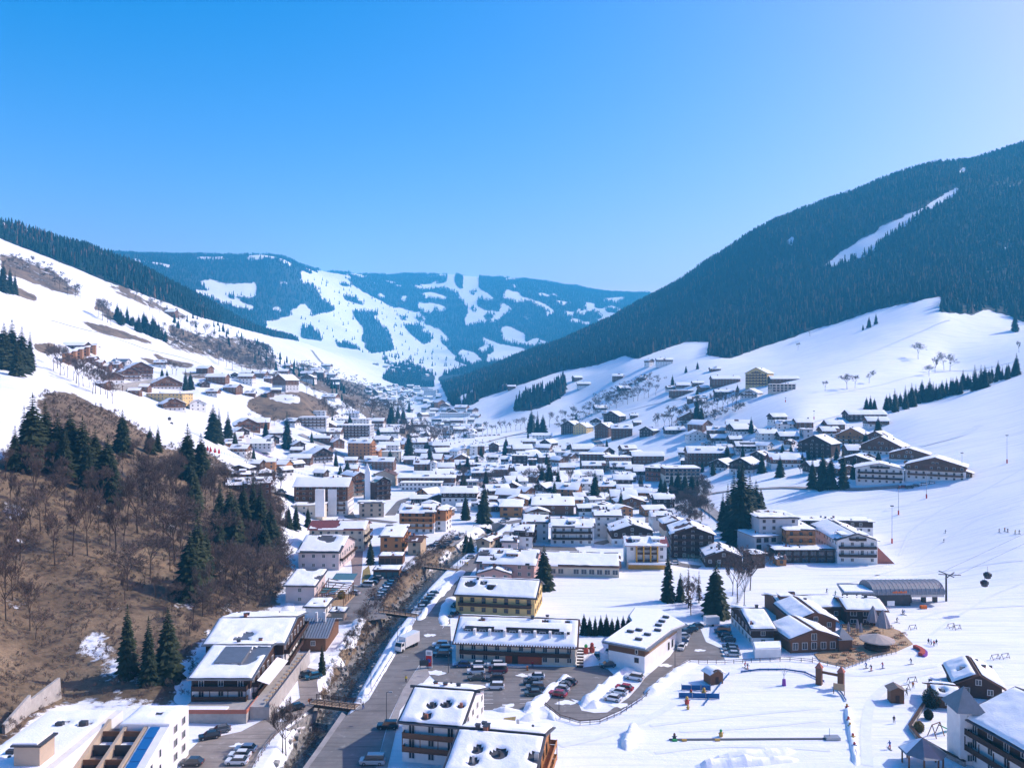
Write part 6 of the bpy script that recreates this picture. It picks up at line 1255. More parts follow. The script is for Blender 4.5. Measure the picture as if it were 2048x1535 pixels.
trees_px('s', [(780+i*6+rr.uniform(-3, 3), 845+rr.uniform(-25, 12), 845-rr.uniform(30, 52)) for i in range(7)], 'among the stream trees behind the village', 'conifers among the stream trees')
trees_px('s', [(818,925,858),(860,940,890),(1056,880,860)], 'right of the cream tower house', 'spruces right of the tower house')
trees_px('s', [(1394,845,790),(1403,847,806)], 'in the bare tree line on the right slope', 'pair in the bare tree line', 'tall dark spruce')
trees_px('s', [(1394,792,776),(1475,783,768),(1345,770,748),(1395,738,722),(1372,745,730)], 'near the cream hotel on the right slope', 'spruces near the cream hotel', 'small spruce')
# bare trees
trees_px('b', [(345,748,716),(352,750,722)], 'behind the stone terrace hotel', 'trees behind the terrace hotel')
trees_px('b', [(105+i*8+rr.uniform(-3, 3), 735+i*4.5+rr.uniform(-6, 8), 735+i*4.5-rr.uniform(38, 62)) for i in range(16)], 'in the line along the left piste', 'line along the left piste')
trees_px('b', [(10,1175,1040),(40,1120,1010),(66,1010,900),(110,1130,1015),(145,1110,990),(175,1110,965),(232,1100,985),(255,1050,940),(275,1065,950),(295,1040,930),(310,1060,955),(325,1095,985),(350,1120,985),(365,1060,960),(25,1200,1090),(60,1260,1150),(90,1040,930),(12,1240,1110),(30,1150,1050),(200,1020,925),(285,1010,915),(330,1010,930),(420,1110,1010),(405,1230,1120),(385,1250,1155),(450,1180,1075),(470,1200,1095),(495,1190,1080),(515,1200,1090),(530,1190,1085),(545,1170,1080),(505,1140,1040),(550,1140,1060),(430,1000,930),(455,985,925),(350,985,905),(300,1150,1060),(255,1180,1080)], 'in the near hillside wood', 'leafless wood on the near hillside')
trees_px('b', [(565,1505,1395),(572,1510,1410)], 'by the stream wall near the front bridge', 'bush trees by the stream wall', 'slim bare tree')
trees_px('b', [(735,1230,1165)], 'at the corner of the stream car park', None, 'slim bare tree')
trees_px('b', [(1382,1230,1150),(1475,1205,1100),(1500,1180,1085),(1488,1215,1120),(1465,1190,1110)], 'between the field and the piste fence', 'bare trees at the piste fence', 'tall bare larch')
trees_px('b', [(1360+i*7+rr.uniform(-3,3), 1018+i*2+rr.uniform(-6, 12), 985+i*1.5-rr.uniform(0, 12)) for i in range(9)], 'in the shrub slope above the dark timber hotel', 'bare shrub slope')
trees_far('b', [(1100+i*11+rr.uniform(-3, 3), 852-i*3.2+rr.uniform(-3, 3), 852-i*3.2-rr.uniform(20, 34)) for i in range(20)], 'in the line climbing the middle right slope', 'line climbing the middle slope')
trees_px('b', [(1310+i*9+rr.uniform(-3, 3), 858-i*2.6+rr.uniform(-4, 4), 858-i*2.6-rr.uniform(22, 40)) for i in range(20)], 'in the line below the slope hotel group', 'line below the slope hotel group')
trees_far('b', [(870+i*9.5, 888-i*1.6, 888-i*1.6-rr.uniform(20, 30)) for i in range(22)], 'in the avenue behind the rear street', 'avenue behind the rear street')
trees_px('b', [(1836,718,682),(1888,740,700),(1870,745,712),(1900,742,705),(1694,778,745),(1710,776,748),(1738,766,738),(1650,782,760),(2038,705,680),(1858,752,728),(1620,672,652),(1596,700,684)], 'standing alone on the right snow slope', 'lone trees on the snow slope', 'small bare tree')
trees_far('b', [(150,595,560),(135,590,552),(120,580,548),(160,598,566),(100,560,530),(80,552,522),(60,545,515),(110,570,538),(45,540,512),(205,640,595),(215,645,598),(196,635,592),(222,650,605)], 'in the groves on the upper left piste', 'groves on the upper left piste')
trees_far('b', [(640+i*7+rr.uniform(-4, 4), 838+rr.uniform(-25, 10), 812-rr.uniform(0, 22)) for i in range(24)], 'in the brown wood behind the left hamlet', 'brown wood behind the left hamlet')
trees_far('b', [(800+i*6+rr.uniform(-4, 4), 890+rr.uniform(-30, 14), 850-rr.uniform(0, 20)) for i in range(18)], 'in the stream wood between village and distant houses', 'stream wood')
trees_far('b', [(440+i*14+rr.uniform(-6, 6), 720+i*6+rr.uniform(-8, 8), 700+i*6-rr.uniform(8, 20)) for i in range(14)], 'in the thicket under the left ridge', 'thicket under the left ridge')
trees_px('b', [(930+i*30+rr.uniform(-8, 8), 960+rr.uniform(-8, 30), 935-rr.uniform(-8, 12)) for i in range(9)], 'among the central village houses', 'village garden trees')
def in_px_poly(poly, k, y0, y1, seed):
    rg = np.random.default_rng(seed); m = np.zeros(GX.shape, bool); tmp = np.zeros(GX.shape); paint(tmp, poly, 1, y0, y1); iv, iu = np.nonzero(tmp[:-1, :-1])
    a = cellA[iv, iu]; s = rg.choice(len(iv), size=k, p=a/a.sum()); fu = rg.random(k); fv = rg.random(k)
    u = us[iu[s]]+(us[1]-us[0])*fu; y = ys[iv[s]]*(1-fv)+ys[iv[s]+1]*fv; x = u*y
    return x, y, zat(x, y), rg
# more of the same wood, nothing to tell one from the next
def wood(poly, k, y0, y1, h0, h1, seed, label, group):
    x, y, z, rg = in_px_poly(poly, k, y0, y1, seed)
    for i, j in enumerate(np.argsort(x/y)):
        tree('b', float(x[j]), float(y[j]), float(rg.uniform(h0, h1)), seed*1000+i, label if k > 20 else '%s %s' % (ordinal(i), label), 'tree', group)
wood([(0,920),(150,930),(350,930),(440,970),(560,985),(570,1100),(540,1190),(420,1230),(330,1160),(200,1100),(0,1080)], 100, 150, 460, 9, 16, 61, 'leafless brown tree crowded among others in the near hillside wood', 'crowded trees of the near hillside wood')
wood([(0,1090),(200,1110),(330,1170),(400,1240),(380,1290),(250,1250),(0,1300)], 12, 120, 330, 5, 10, 62, 'thin leafless sapling from the left on the open brown slope', 'saplings on the open brown slope')
wood([(660,1340),(690,1290),(730,1235),(780,1190),(800,1190),(760,1260),(720,1320),(690,1370)], 12, 120, 330, 4, 7, 63, 'leafless bushy tree from the left on the stream bank', 'bushy trees on the stream bank')
# brushwood too fine to count
BR = [proto('brush', bare_mesh(400+i, 2.6, .95, 4, 3, .022, None, .1)[1]) for i in range(3)]
def brush(poly, k, y0, y1, sc, seed, label, name='undergrowth', protos=None):
    x, y, z, rg = in_px_poly(poly, k, y0, y1, seed); k = len(x)
    gn_scatter(name, np.stack([x, y, z-.15], -1), rg.random(k)*6.28, sc*rg.uniform(.5, 1.35, k), rg.integers(0, 3, k), protos or BR, label)
brush(NEARHILL, 4200, 100, 470, 1.0, 1, 'brown brushwood covering the near hillside')
brush([(420,1060),(560,1000),(572,1100),(590,1140),(555,1210),(440,1245),(400,1240)], 520, 150, 470, 1.7, 2, 'dense brown saplings at the foot of the near hillside')
brush(BANK, 900, 100, 480, .75, 3, 'brown bushes along the stream bank')
BT = [proto('far_bare_tree', bare_mesh(500+i, 12, .8, 4, 4, .06, None, .1)[1]) for i in range(3)]
brush(Z2([(0,800),(120,820),(280,880),(450,930),(520,1050),(600,1150),(760,1160),(720,1280),(560,1180),(420,1120),(250,1000),(0,900)]), 520, 600, 2400, .85, 5, 'purplish leafless wood along the left side of the valley', 'leafless_wood', BT)
brush(Z1([(880,770),(1000,770),(1200,800),(1400,820),(1560,860),(1640,990),(1500,1000),(1250,930),(1000,870)]), 760, 700, 2600, .75, 6, 'patchy leafless scrub on the slope under the left ridge', 'leafless_scrub', BT)
brush(Z1([(0,310),(100,340),(330,425),(480,570),(400,560),(200,450),(0,400)]), 240, 700, 2600, .8, 7, 'leafless scrub beside the upper left piste', 'leafless_scrub', BT)
brush(Z2([(1480,1180),(1700,1080),(1960,930),(2040,960),(1960,1020),(1700,1140),(1500,1215)]), 160, 700, 1700, .55, 8, 'dark scrub line beside the middle right slope', 'leafless_scrub', BT)
brush([(1180,800),(1250,770),(1300,755),(1330,765),(1260,790),(1190,815)], 160, 700, 1700, .6, 9, 'dark leafless belt below the lonely farm', 'leafless_scrub', BT)
brush([(1340,850),(1400,835),(1480,812),(1490,822),(1420,850),(1350,870)], 120, 600, 1300, .5, 10, 'shaded scrub under the bare tree line', 'leafless_scrub', BT)
brush([(1340,985),(1400,965),(1425,985),(1400,1030),(1400,1065),(1345,1030)], 260, 330, 620, .55, 11, 'purple brown shrubs on the slope above the dark hotel', 'leafless_scrub', BT)
brush([(500,780),(640,800),(700,850),(680,870),(560,880),(480,850)], 60, 600, 1100, .5, 12, 'garden shrubs of the left hamlet', 'garden_shrubs', BT)
brush([(880,880),(1150,895),(1220,960),(1150,1010),(960,1000),(870,960)], 130, 380, 1000, .42, 13, 'leafless garden shrubs between the village houses', 'garden_shrubs', BT)
# scattered trees on the far open snow
x, y, z, rg = in_px_poly(Z2([(0,300),(300,360),(700,540),(1000,740),(900,860),(400,760),(0,600)]), 260, 2600, 8000, 55); k = len(x)
gn_scatter('scattered_far_trees', np.stack([x, y, z], -1), rg.random(k)*6.28, rg.uniform(.6, 1.3, k), rg.integers(0, 3, k), LOW, 'tiny dark trees dotted over the far ski slopes')
x, y, z, rg = in_px_poly(Z1([(950,640),(1300,740),(1700,950),(2040,1100),(2000,1180),(1600,1000),(1100,860)]), 160, 700, 2800, 56); k = len(x)
gn_scatter('scattered_far_trees', np.stack([x, y, z], -1), rg.random(k)*6.28, rg.uniform(.35, .8, k), rg.integers(0, 3, k), LOW, 'small dark trees dotted over the sunny left slope')

rr = random.Random(12)
trees_px('s', [(rr.uniform(840,1320), rr.uniform(905,1030), 0) for _ in range(0)], '', None)
def fill(kind, k, box, h0, h1, seed, phrase, group, noun=None):
    r_ = random.Random(seed); L = []
    for _ in range(k*4):
        x, y = r_.uniform(box[0], box[1]), r_.uniform(box[2], box[3]); q = at(x, y)
        if all((q-(Vector(t[0].location)+Vector((0, 5, 0)))).xy.length > 11 for t in LAND): L.append((x, y, y-r_.uniform(h0, h1)*F/q.y))
        if len(L) >= k: break
    trees_px(kind, L, phrase, group, noun)
fill('s', 26, (840,1330,900,1040), 8, 16, 1, 'scattered between the central houses', 'garden conifers of the centre', 'garden conifer')
fill('b', 24, (840,1330,900,1040), 6, 11, 2, 'scattered between the central houses', 'garden trees of the centre', 'leafless garden tree')
fill('s', 16, (1400,1760,860,960), 8, 15, 3, 'scattered through the upper right hamlet', 'conifers of the upper hamlet', 'hamlet conifer')
fill('b', 12, (1400,1760,860,960), 6, 11, 4, 'scattered through the upper right hamlet', 'trees of the upper hamlet', 'leafless hamlet tree')
fill('s', 14, (460,800,850,960), 8, 16, 5, 'scattered through the left hamlet', 'conifers of the left hamlet', 'hamlet conifer')
fill('b', 14, (460,800,850,960), 6, 12, 6, 'scattered through the left hamlet', 'trees of the left hamlet', 'leafless hamlet tree')

trees_far('b', [(270+i*16+rr.uniform(-6, 6), 600+i*8+rr.uniform(-8, 8), 584+i*8-rr.uniform(4, 14)) for i in range(18)], 'in the hedge under the left ridge forest', 'hedge under the ridge forest')
trees_far('b', [(330+i*12+rr.uniform(-5, 5), 668+i*5+rr.uniform(-6, 6), 650+i*5-rr.uniform(4, 14)) for i in range(18)], 'in the scrub right of the upper piste', 'scrub right of the upper piste')
# ---------------------------------------------------------------- vehicles
PAINT = {n: mat('paint_'+n, c, 0.25, 0.5, coat=0.6) for n, c in dict(white=(.72,.72,.72), silver=(.40,.42,.44), black=(.015,.016,.018), dark=(.035,.04,.05), blue=(.02,.06,.16), red=(.36,.02,.025), grey=(.13,.14,.15), teal=(.02,.10,.14), olive=(.07,.075,.055), wine=(.20,.02,.03)).items()}
M_TYRE = mat('tyre', (0.018, 0.018, 0.018), 0.9, 0.2); M_RIM = mat('wheel_rim', (0.35, 0.35, 0.36), 0.4, 0.5, metal=0.7); M_CGL = mat('car_glass', (0.02, 0.025, 0.03), 0.08, 0.6)
M_HL = mat('headlight_glass', (0.6, 0.62, 0.65), 0.15, 0.5); M_TL = mat('tail_light_red', (0.25, 0.01, 0.01), 0.3, 0.5)
def car_meshes(kind):
    L, Wd, Hh = {'car': (4.4, 1.8, 1.46), 'suv': (4.7, 1.88, 1.72), 'van': (5.0, 1.95, 2.0)}[kind]; hb = {'car': .86, 'suv': .98, 'van': 1.0}[kind]
    P = {'car': [(-2.2,.62),(-2.15,.80),(-1.2,hb),(-.55,1.38),(.55,Hh),(1.35,1.36),(1.95,.98),(2.2,.85)], 'suv': [(-2.3,.7),(-2.25,.93),(-1.25,hb+.05),(-.7,1.62),(.6,Hh),(1.9,1.64),(2.25,1.05),(2.35,.9)], 'van': [(-2.45,.75),(-2.4,.98),(-1.75,1.12),(-1.05,1.9),(.6,Hh),(2.3,1.95),(2.42,1.1),(2.5,.9)]}[kind]
    b = MB(); dum = PAINT['white']; b.use(dum); w = Wd/2
    # lower body with rounded plan, then the roof shell
    lo = [(-L/2,-w*.8),(-L/2+.25,-w),(L/2-.2,-w),(L/2,-w*.85),(L/2,w*.85),(L/2-.2,w),(-L/2+.25,w),(-L/2,w*.8)]
    b.prism(lo, .28, hb-.12)
    up = [(x*.975, y*.95) for x, y in lo]; k = len(b.v); b.v += [(x, y, hb-.12) for x, y in lo]+[(x, y, hb) for x, y in up]
    for i in range(8): b.f.append((k+i, k+(i+1) % 8, k+8+(i+1) % 8, k+8+i)); b.m.append(0)
    b.face([(x, y, hb) for x, y in up])
    xs = [p[0] for p in P[3:6]]; rw = w*.74; b.box(xs[0]+.05, -rw, P[4][1]-.08, xs[2]-.05, rw, P[4][1])
    body = b.mesh('body')
    g = MB().use(M_CGL); x0, x1 = P[2][0], P[6][0]-.1; a = [(x0,-w*.9,hb),(x1,-w*.9,hb),(x1,w*.9,hb),(x0,w*.9,hb)]; t = [(xs[0],-rw,P[4][1]-.06),(xs[2],-rw,P[4][1]-.06),(xs[2],rw,P[4][1]-.06),(xs[0],rw,P[4][1]-.06)]
    g.idx(a+t, [(0,1,5,4),(1,2,6,5),(2,3,7,6),(3,0,4,7)]); glass = g.mesh('cabin_glass')
    pl = MB().use(dum)
    wh = MB().use(M_TYRE).cyl((0,-.11,0),(0,.11,0),.33,n=12).use(M_RIM).cyl((0,-.12,0),(0,.12,0),.2,n=8).mesh('wheel')
    hl = MB().use(M_HL).box(-.06,-.2,-.08,.06,.2,.08).mesh('headlight'); tl = MB().use(M_TL).box(-.05,-.14,-.12,.05,.14,.12).mesh('tail_light')
    one = MB(); one.use(dum)
    return dict(L=L, w=w, hb=hb, body=body, glass=glass, wheel=wh, hl=hl, tl=tl)
CARM = {k: car_meshes(k) for k in ('car', 'suv', 'van')}
def far_car(kind):
    c = CARM[kind]; b = MB()
    for me_, m in ((c['body'], PAINT['white']), (c['glass'], M_CGL)):
        b.use(m); k = len(b.v); b.v += [tuple(v.co) for v in me_.vertices]
        for p in me_.polygons: b.f.append(tuple(k+i for i in p.vertices)); b.m.append(b.cur)
    b.use(M_TYRE)
    for sx in (-1, 1):
        for sy in (-1, 1): b.cyl((sx*c['L']*.31, sy*(c['w']-.12), .33), (sx*c['L']*.31, sy*(c['w']+.02), .33), .33, n=8)
    return b.mesh('car')
FARC = {k: far_car(k) for k in CARM}
def paint_slot(o, col): o.material_slots[0].link = 'OBJECT'; o.material_slots[0].material = PAINT[col]
SNOWCAP = MB().use(M_SNOW).box(-.9, -.6, 1.44, 1.0, .6, 1.52).mesh('snow_cap')
def car(px, py, hd, col, label, group, kind='car', near=True):
    p = at(px, py); z = p.z+(.10 if p.y < 480 else .2)
    T = empty('parked_car', (p.x, p.y, z), R(hd)) if near else link('parked_car', FARC[kind], None, (p.x, p.y, z), R(hd))
    if not near: paint_slot(T, col)
    else:
        c = CARM[kind]; o = link('body', c['body'], T); paint_slot(o, col); link('cabin_glass', c['glass'], T)
        for sx in (-1, 1):
            for sy in (-1, 1): link('wheel', c['wheel'], T, (sx*c['L']*.31, sy*(c['w']-.08), .33))
        for sy in (-1, 1): link('headlight', c['hl'], T, (-c['L']/2-.01, sy*c['w']*.6, c['hb']-.24)); link('tail_light', c['tl'], T, (c['L']/2+.01, sy*c['w']*.72, c['hb']-.18))
    return tag(T, label, 'car', group)
COLN = dict(white='white', silver='silver', black='black', dark='dark', blue='dark blue', red='red', grey='grey', teal='teal', olive='olive', wine='dark red')
def lot(L, phrase, group, near=True, hd=0):
    """cars of one place, told apart by colour and, where that repeats, by order from the left"""
    cnt = {}
    for e in sorted(L):
        k = (e[2], e[4] if len(e) > 4 else 'car'); cnt.setdefault(k, []).append(e)
    for (col, kind), es in cnt.items():
        for i, e in enumerate(es):
            nm = COLN[col]+' '+{'car': 'car', 'suv': 'suv', 'van': 'van'}[kind]
            lb = '%s %s' % (nm, phrase) if len(es) == 1 else '%s %s from the left %s' % (ordinal(i), nm, phrase)
            car(e[0], e[1], e[3] if len(e) > 3 and e[3] is not None else hd, col, lb, group, kind, near)
lot([(925,1333,'blue',0),(955,1332,'white',0),(991,1333,'white',0,'suv'),(952,1346,'white',5,'suv'),(952,1359,'olive',5),(990,1360,'dark',0,'suv'),(990,1377,'white',0,'suv'),(1073,1356,'white',0),(1064,1368,'black',0),(1071,1378,'grey',0,'suv'),(1067,1390,'olive',0)], 'in front of the long cream building', 'cars before the long building')
lot([(1137,1367,'dark',-24),(1127,1373,'dark',-24),(1122,1381,'silver',-24),(1116,1391,'red',-24)], 'in the slanted row beside the snow ridge', 'slanted row of cars')
lot([(1269,1358,'white',-26,'suv'),(1249,1379,'red',-26),(1238,1387,'white',-26),(1225,1400,'white',-26)], 'on the snow inside the road bend', 'cars inside the road bend')
lot([(1219,1306,'white',60),(1194,1316,'grey',80),(1215,1333,'dark',10)], 'left of the white flat-roofed building', 'cars left of the flat-roofed building')
lot([(1363,1297,'white',70),(1361,1285,'blue',10),(1365,1275,'silver',10),(1370,1267,'black',10),(1382,1261,'teal',10),(1393,1255,'black',10)], 'right of the white flat-roofed building', 'cars right of the flat-roofed building')
lot([(1445,1266,'teal',-8,'van'),(1450,1275,'black',-8),(1456,1282,'dark',-8),(1460,1296,'dark',-8),(1462,1303,'grey',-8),(1465,1311,'silver',-8)], 'in the shaded row under the piste restaurant', 'shaded row under the restaurant')
lot([(842,1218,'silver',8),(848,1209,'black',8),(855,1201,'dark',8),(860,1195,'silver',8),(866,1189,'grey',8)], 'parked beside the road behind the second footbridge', 'cars behind the second footbridge')
lot([(734,1172,'white',-10,'van'),(746,1168,'dark',-10),(750,1162,'black',-10),(755,1158,'silver',-10),(760,1154,'dark',-10),(766,1150,'blue',-10),(773,1147,'red',-10),(754,1198,'silver',-6),(760,1192,'silver',-6),(766,1187,'grey',-6),(771,1180,'white',-6),(777,1174,'blue',-6),(781,1168,'teal',-6),(786,1163,'dark',-6),(790,1158,'black',-6),(794,1153,'dark',-6),(805,1148,'grey',-6),(709,1188,'silver',-25)], 'in the stream side car park', 'cars in the stream side car park')
lot([(884,1096,'dark',15),(891,1091,'silver',15),(895,1086,'teal',15),(872,1090,'white',15),(862,1094,'blue',15),(912,1079,'blue',30),(922,1071,'white',30),(940,1116,'silver',20)], 'along the upper street by the stream', 'cars on the upper street', False)
lot([(419,1476,'black',25),(440,1464,'grey',25),(480,1514,'white',0),(492,1502,'silver',0),(474,1527,'white',0),(384,1529,'dark',0),(590,1419,'black',35),(609,1353,'dark',30),(627,1356,'teal',30)], 'in the gravel yard of the terrace hotel', 'cars in the gravel yard')
lot([(745,1527,'silver',0,'van'),(776,1456,'black',0,'suv')], 'parked beside the front snow roof houses', 'cars beside the front houses')
lot([(881,1293,'white',0,'suv'),(887,1301,'silver',0,'suv'),(883,1312,'dark',0,'suv'),(912,1212,'dark',60),(907,1231,'black',60)], 'in the shade left of the long cream building', 'cars in the shade of the long building')
lot([(556,986,'silver',0),(560,982,'dark',0),(566,986,'white',0),(1005,1044,'white',15),(1012,1040,'dark',15),(1348,1128,'white',0),(1806,975,'red',0),(1846,970,'white',0),(1862,967,'white',0),(1830,973,'grey',0),(1818,976,'dark',0)], 'between the hotels and chalets farther back', 'cars farther back', False)
rr = random.Random(77)
lot([(rr.uniform(905,1160), rr.uniform(960,988), rr.choice(['white','dark','silver','blue','red','black']), rr.uniform(-30,30)) for _ in range(16)], 'along the brownish main street', 'cars along the main street', False)
lot([(920+i*8, 906-rr.uniform(0,6), rr.choice(['white','dark','silver','blue','black']), rr.uniform(-10,10)) for i in range(10)], 'on the rear street of the village', 'cars on the rear street', False)
lot([(880+i*9, 878-i*.6, rr.choice(['white','dark','silver','blue','red']), 0) for i in range(14)], 'in the row under the avenue of bare trees', 'cars under the avenue', False)
# red van with white roof
T = car(996, 1344, 0, 'wine', 'dark red van with white roof at the head of the car park', 'cars before the long building', 'van'); MB().use(PAINT['white']).box(-1.1,-.75,1.98,2.25,.75,2.1).build('roof', T)
# box lorry on the road
p = at(812, 1297); T = empty('box_lorry', (p.x, p.y, .06), R(62)); tag(T, 'white box lorry driving on the road beside the stream', 'lorry')
MB().use(PAINT['white']).box(-1.9,-1.22,1.0,5.0,1.22,3.9).build('cargo_box', T)
b = MB().use(PAINT['white']).idx([(-4.0,-1.15,.5),(-2.05,-1.15,.5),(-2.05,1.15,.5),(-4.0,1.15,.5),(-3.9,-1.1,1.7),(-2.05,-1.1,1.7),(-2.05,1.1,1.7),(-3.9,1.1,1.7),(-3.4,-1.05,2.7),(-2.05,-1.05,2.7),(-2.05,1.05,2.7),(-3.4,1.05,2.7)],[(0,1,5,4),(2,3,7,6),(3,0,4,7),(4,5,9,8),(6,7,11,10),(8,9,10,11),(1,2,6,5)]); cb = b.build('cab', T)
MB().use(M_CGL).idx([(-3.93,-.98,1.75),(-3.93,.98,1.75),(-3.45,.94,2.62),(-3.45,-.94,2.62)],[(3,2,1,0)]).idx([(-3.6,-1.12,1.75),(-2.4,-1.12,1.75),(-2.4,-1.08,2.5),(-3.3,-1.08,2.5)],[(0,1,2,3)]).build('windscreen', cb)
MB().use(M_DARK).box(-3.9,-.5,.45,4.9,.5,.98).build('chassis', T)
for x in (-3.1, 2.6, 3.8):
    for s in (-1, 1): MB().use(M_TYRE).cyl((x,s*.85,.5),(x,s*1.15,.5),.5,n=12).build('wheel', T)
for s in (-1, 1): MB().use(M_HL).box(-4.06,s*.8-.15,.7,-3.98,s*.8+.15,.9).build('headlight', cb)
p = at(1423, 1250); T = empty('box_trailer', (p.x, p.y, 0), R(10)); MB().use(PAINT['white']).box(-2.2,-1.1,.6,2.2,1.1,2.9).build('box', T); MB().use(M_DARK).box(-3.4,-.06,.5,-2.2,.06,.6).build('drawbar', T)
for s in (-1, 1): MB().use(M_TYRE).cyl((0,s*.9,.35),(0,s*1.15,.35),.35,n=10).build('wheel', T)
tag(T, 'white box trailer parked below the spruce by the restaurant', 'trailer')
# ---------------------------------------------------------------- bridges, fences, lamps, signs
def railing(T, a, b_, h=1.1, n=None, m=None, rails=(.45, .75, 1.08)):
    a = Vector(a); b_ = Vector(b_); L = (b_-a).length; n = n or max(1, int(L/1.8)); mb = MB().use(m or M_WOODD)
    for i in range(n+1): q = a.lerp(b_, i/n); mb.box(q.x-.06, q.y-.06, q.z, q.x+.06, q.y+.06, q.z+h)
    for r in rails: mb.bar(a+Vector((0,0,r)), b_+Vector((0,0,r)), .08, .13)
    return mb.build('railing', T)
def bridge(p0, p1, w, label):
    a = Vector((*g0(*p0), 0)); b_ = Vector((*g0(*p1), 0)); d = (b_-a); L = d.length; T = empty('footbridge', a, math.atan2(d.y, d.x)); tag(T, label, 'bridge')
    n = int(L/.4)
    for i in range(n): MB().use(M_WOODL if i % 2 else M_WOODG).box(i*.4, -w/2, .12, i*.4+.37, w/2, .22).build('plank', T)
    for s in (-1, 1): MB().use(M_WOODD).box(0, s*(w/2-.3)-.15, -.6, L, s*(w/2-.3)+.15, .12).build('girder', T); railing(T, (0, s*w/2, .2), (L, s*w/2, .2))
    for x in (-.6, L): MB().use(M_STONE).box(x, -w/2-.6, -5, x+.6, w/2+.6, .1).build('abutment', T)
bridge((626,1403), (716,1414), 3.2, 'wooden footbridge across the stream in front of the gravel yard')
bridge((762,1222), (838,1232), 3.2, 'wooden footbridge from the stream car park to the road')
bridge((852,1132), (918,1140), 2.6, 'small footbridge by the uppermost stretch of the stream')
def fence(px, label, m, h=1.1, step=2.2, rails=(.5, 1.0), cat='fence', name='fence', lift=0, rw=.08):
    P = [at(*p) for p in px]; T = empty(name, P[0]); tag(T, label, cat); O = P[0]; Q = resample([(p.x, p.y, 0) for p in P], step)
    Q = [Vector((q.x, q.y, float(zat(q.x, q.y))+lift))-O for q in Q]; pm = MB().use(m).box(-.06, -.06, -.2, .06, .06, h).mesh('post')
    for q in Q: link('post', pm, T, q)
    for r in rails:
        b = MB().use(m)
        for a, c in zip(Q[:-1], Q[1:]): b.bar(a+Vector((0,0,r)), c+Vector((0,0,r)), rw, rw*1.4)
        b.build('rail', T)
    return T
fence([(1090,1412),(1120,1437),(1160,1449),(1200,1446),(1242,1428),(1284,1400),(1310,1376),(1350,1341),(1380,1326),(1450,1327),(1520,1323),(1580,1321),(1625,1325)], 'dark wooden rail fence outside the bend of the access road', M_WOODD)
fence([(510,1532),(530,1500),(556,1465),(600,1434),(622,1416)], 'wooden rail fence between gravel yard and stream wall', M_WOODG)
fence([(800,1152),(780,1185),(766,1210),(762,1222)], 'rail fence between the stream side car park and the bank', M_WOODD, step=1.8)
fence([(800,1150),(815,1130),(835,1112),(862,1092),(885,1080)], 'rail fence along the upper stream bank', M_WOODD, step=1.8)
fence([(690,1428),(738,1394),(767,1344),(794,1300),(814,1266),(832,1236)], 'low pale guard rail between road and stream', M_STEEL, .8, 3.0, (.7,))
fence([(420,902),(470,915),(520,928),(570,940),(610,950),(640,958)], 'pale green net fence on the near side of the practice piste', mat('green_net', (.16, .30, .26), .8), 1.6, 2.5, (.3, .8, 1.5), rw=.06)
fence([(430,880),(480,890),(520,908),(560,922)], 'purple net fence on the far side of the practice piste', mat('purple_net', (.22, .10, .25), .8), 1.6, 2.5, (.3, .6, .9, 1.2, 1.5), rw=.12)
fence([(1462,1240),(1480,1200),(1500,1160),(1512,1140)], 'tall net fence between field trees and piste', M_STEEL, 2.2, 3.0, (.6, 1.4, 2.1), rw=.05)
fence([(1366,1118),(1400,1125),(1440,1136)], 'green tennis court fence under the dark chalets', mat('green_net', (0, 0, 0)), 2.6, 2.5, (.4, .9, 1.4, 1.9, 2.5), rw=.06)
M_BLUE = mat('blue_padding', (0.02, 0.10, 0.26), .7, .2)
for i, (px, lb) in enumerate((([(1408,1410),(1428,1385),(1448,1360),(1458,1348)], 'lower left'), ([(1482,1345),(1520,1340),(1570,1340),(1610,1346),(1648,1364)], 'upper'), ([(1668,1372),(1684,1388),(1692,1402)], 'gate side'), ([(1696,1420),(1702,1450),(1710,1490),(1714,1520)], 'lower right'))):
    fence(px, 'blue padded barrier on the %s edge of the practice slope' % lb, M_BLUE, .6, 2.0, (.25, .45), cat='barrier', name='padded_barrier', rw=.13)
b = MB().use(M_WOODD); P = [at(*p) for p in ((1868,1385),(1845,1418),(1820,1458),(1838,1482),(1880,1506),(1930,1532))]; T = empty('garden_wall', P[0]); tag(T, 'curved dark garden wall around the snowy play area', 'wall')
for i, (a, c) in enumerate(zip(P[:-1], P[1:])): MB().use(M_STONE).bar(a-P[0]+Vector((0,0,.4)), c-P[0]+Vector((0,0,.4)), .5, 1.2).build('wall_section', T); MB().use(M_WOODD).bar(a-P[0]+Vector((0,0,1.05)), c-P[0]+Vector((0,0,1.05)), .7, .12).build('coping', T)
b = MB().use(M_STONE); a = at(560,1462); c = at(622,1424); b.bar(a+Vector((1.0,.6,-2.2)), c+Vector((1.0,.6,-2.2)), 1.0, 4.6); tag(b.build('stream_wall'), 'stone embankment wall under the gravel yard fence', 'wall')
b = MB().use(M_STONE)
a = at(212,777); c = at(310,763); b.bar(a+Vector((0,0,-1)), c+Vector((0,0,-1)), 1.2, 7); tag(b.build('stone_terrace'), 'long pale stone retaining wall under the left hillside hotels', 'wall')
def mast(px, pyb, pyt, label, foot=None):
    p = at(px, pyb); h = (pyb-pyt)/F*p.y; T = empty('floodlight_mast', p); tag(T, label, 'mast', 'floodlight masts on the piste')
    MB().use(M_STEEL).cyl((0,0,-.5),(0,0,h),.16,.08,6).build('pole', T); MB().use(M_DARK).box(-.7,-.3,h,.7,.3,h+.45).build('lamp_head', T)
    MB().use(mat('red_pad', (.55,.06,.03), .7)).cyl((0,0,0),(0,0,2.2),.38,n=8).build('foot_pad', T)
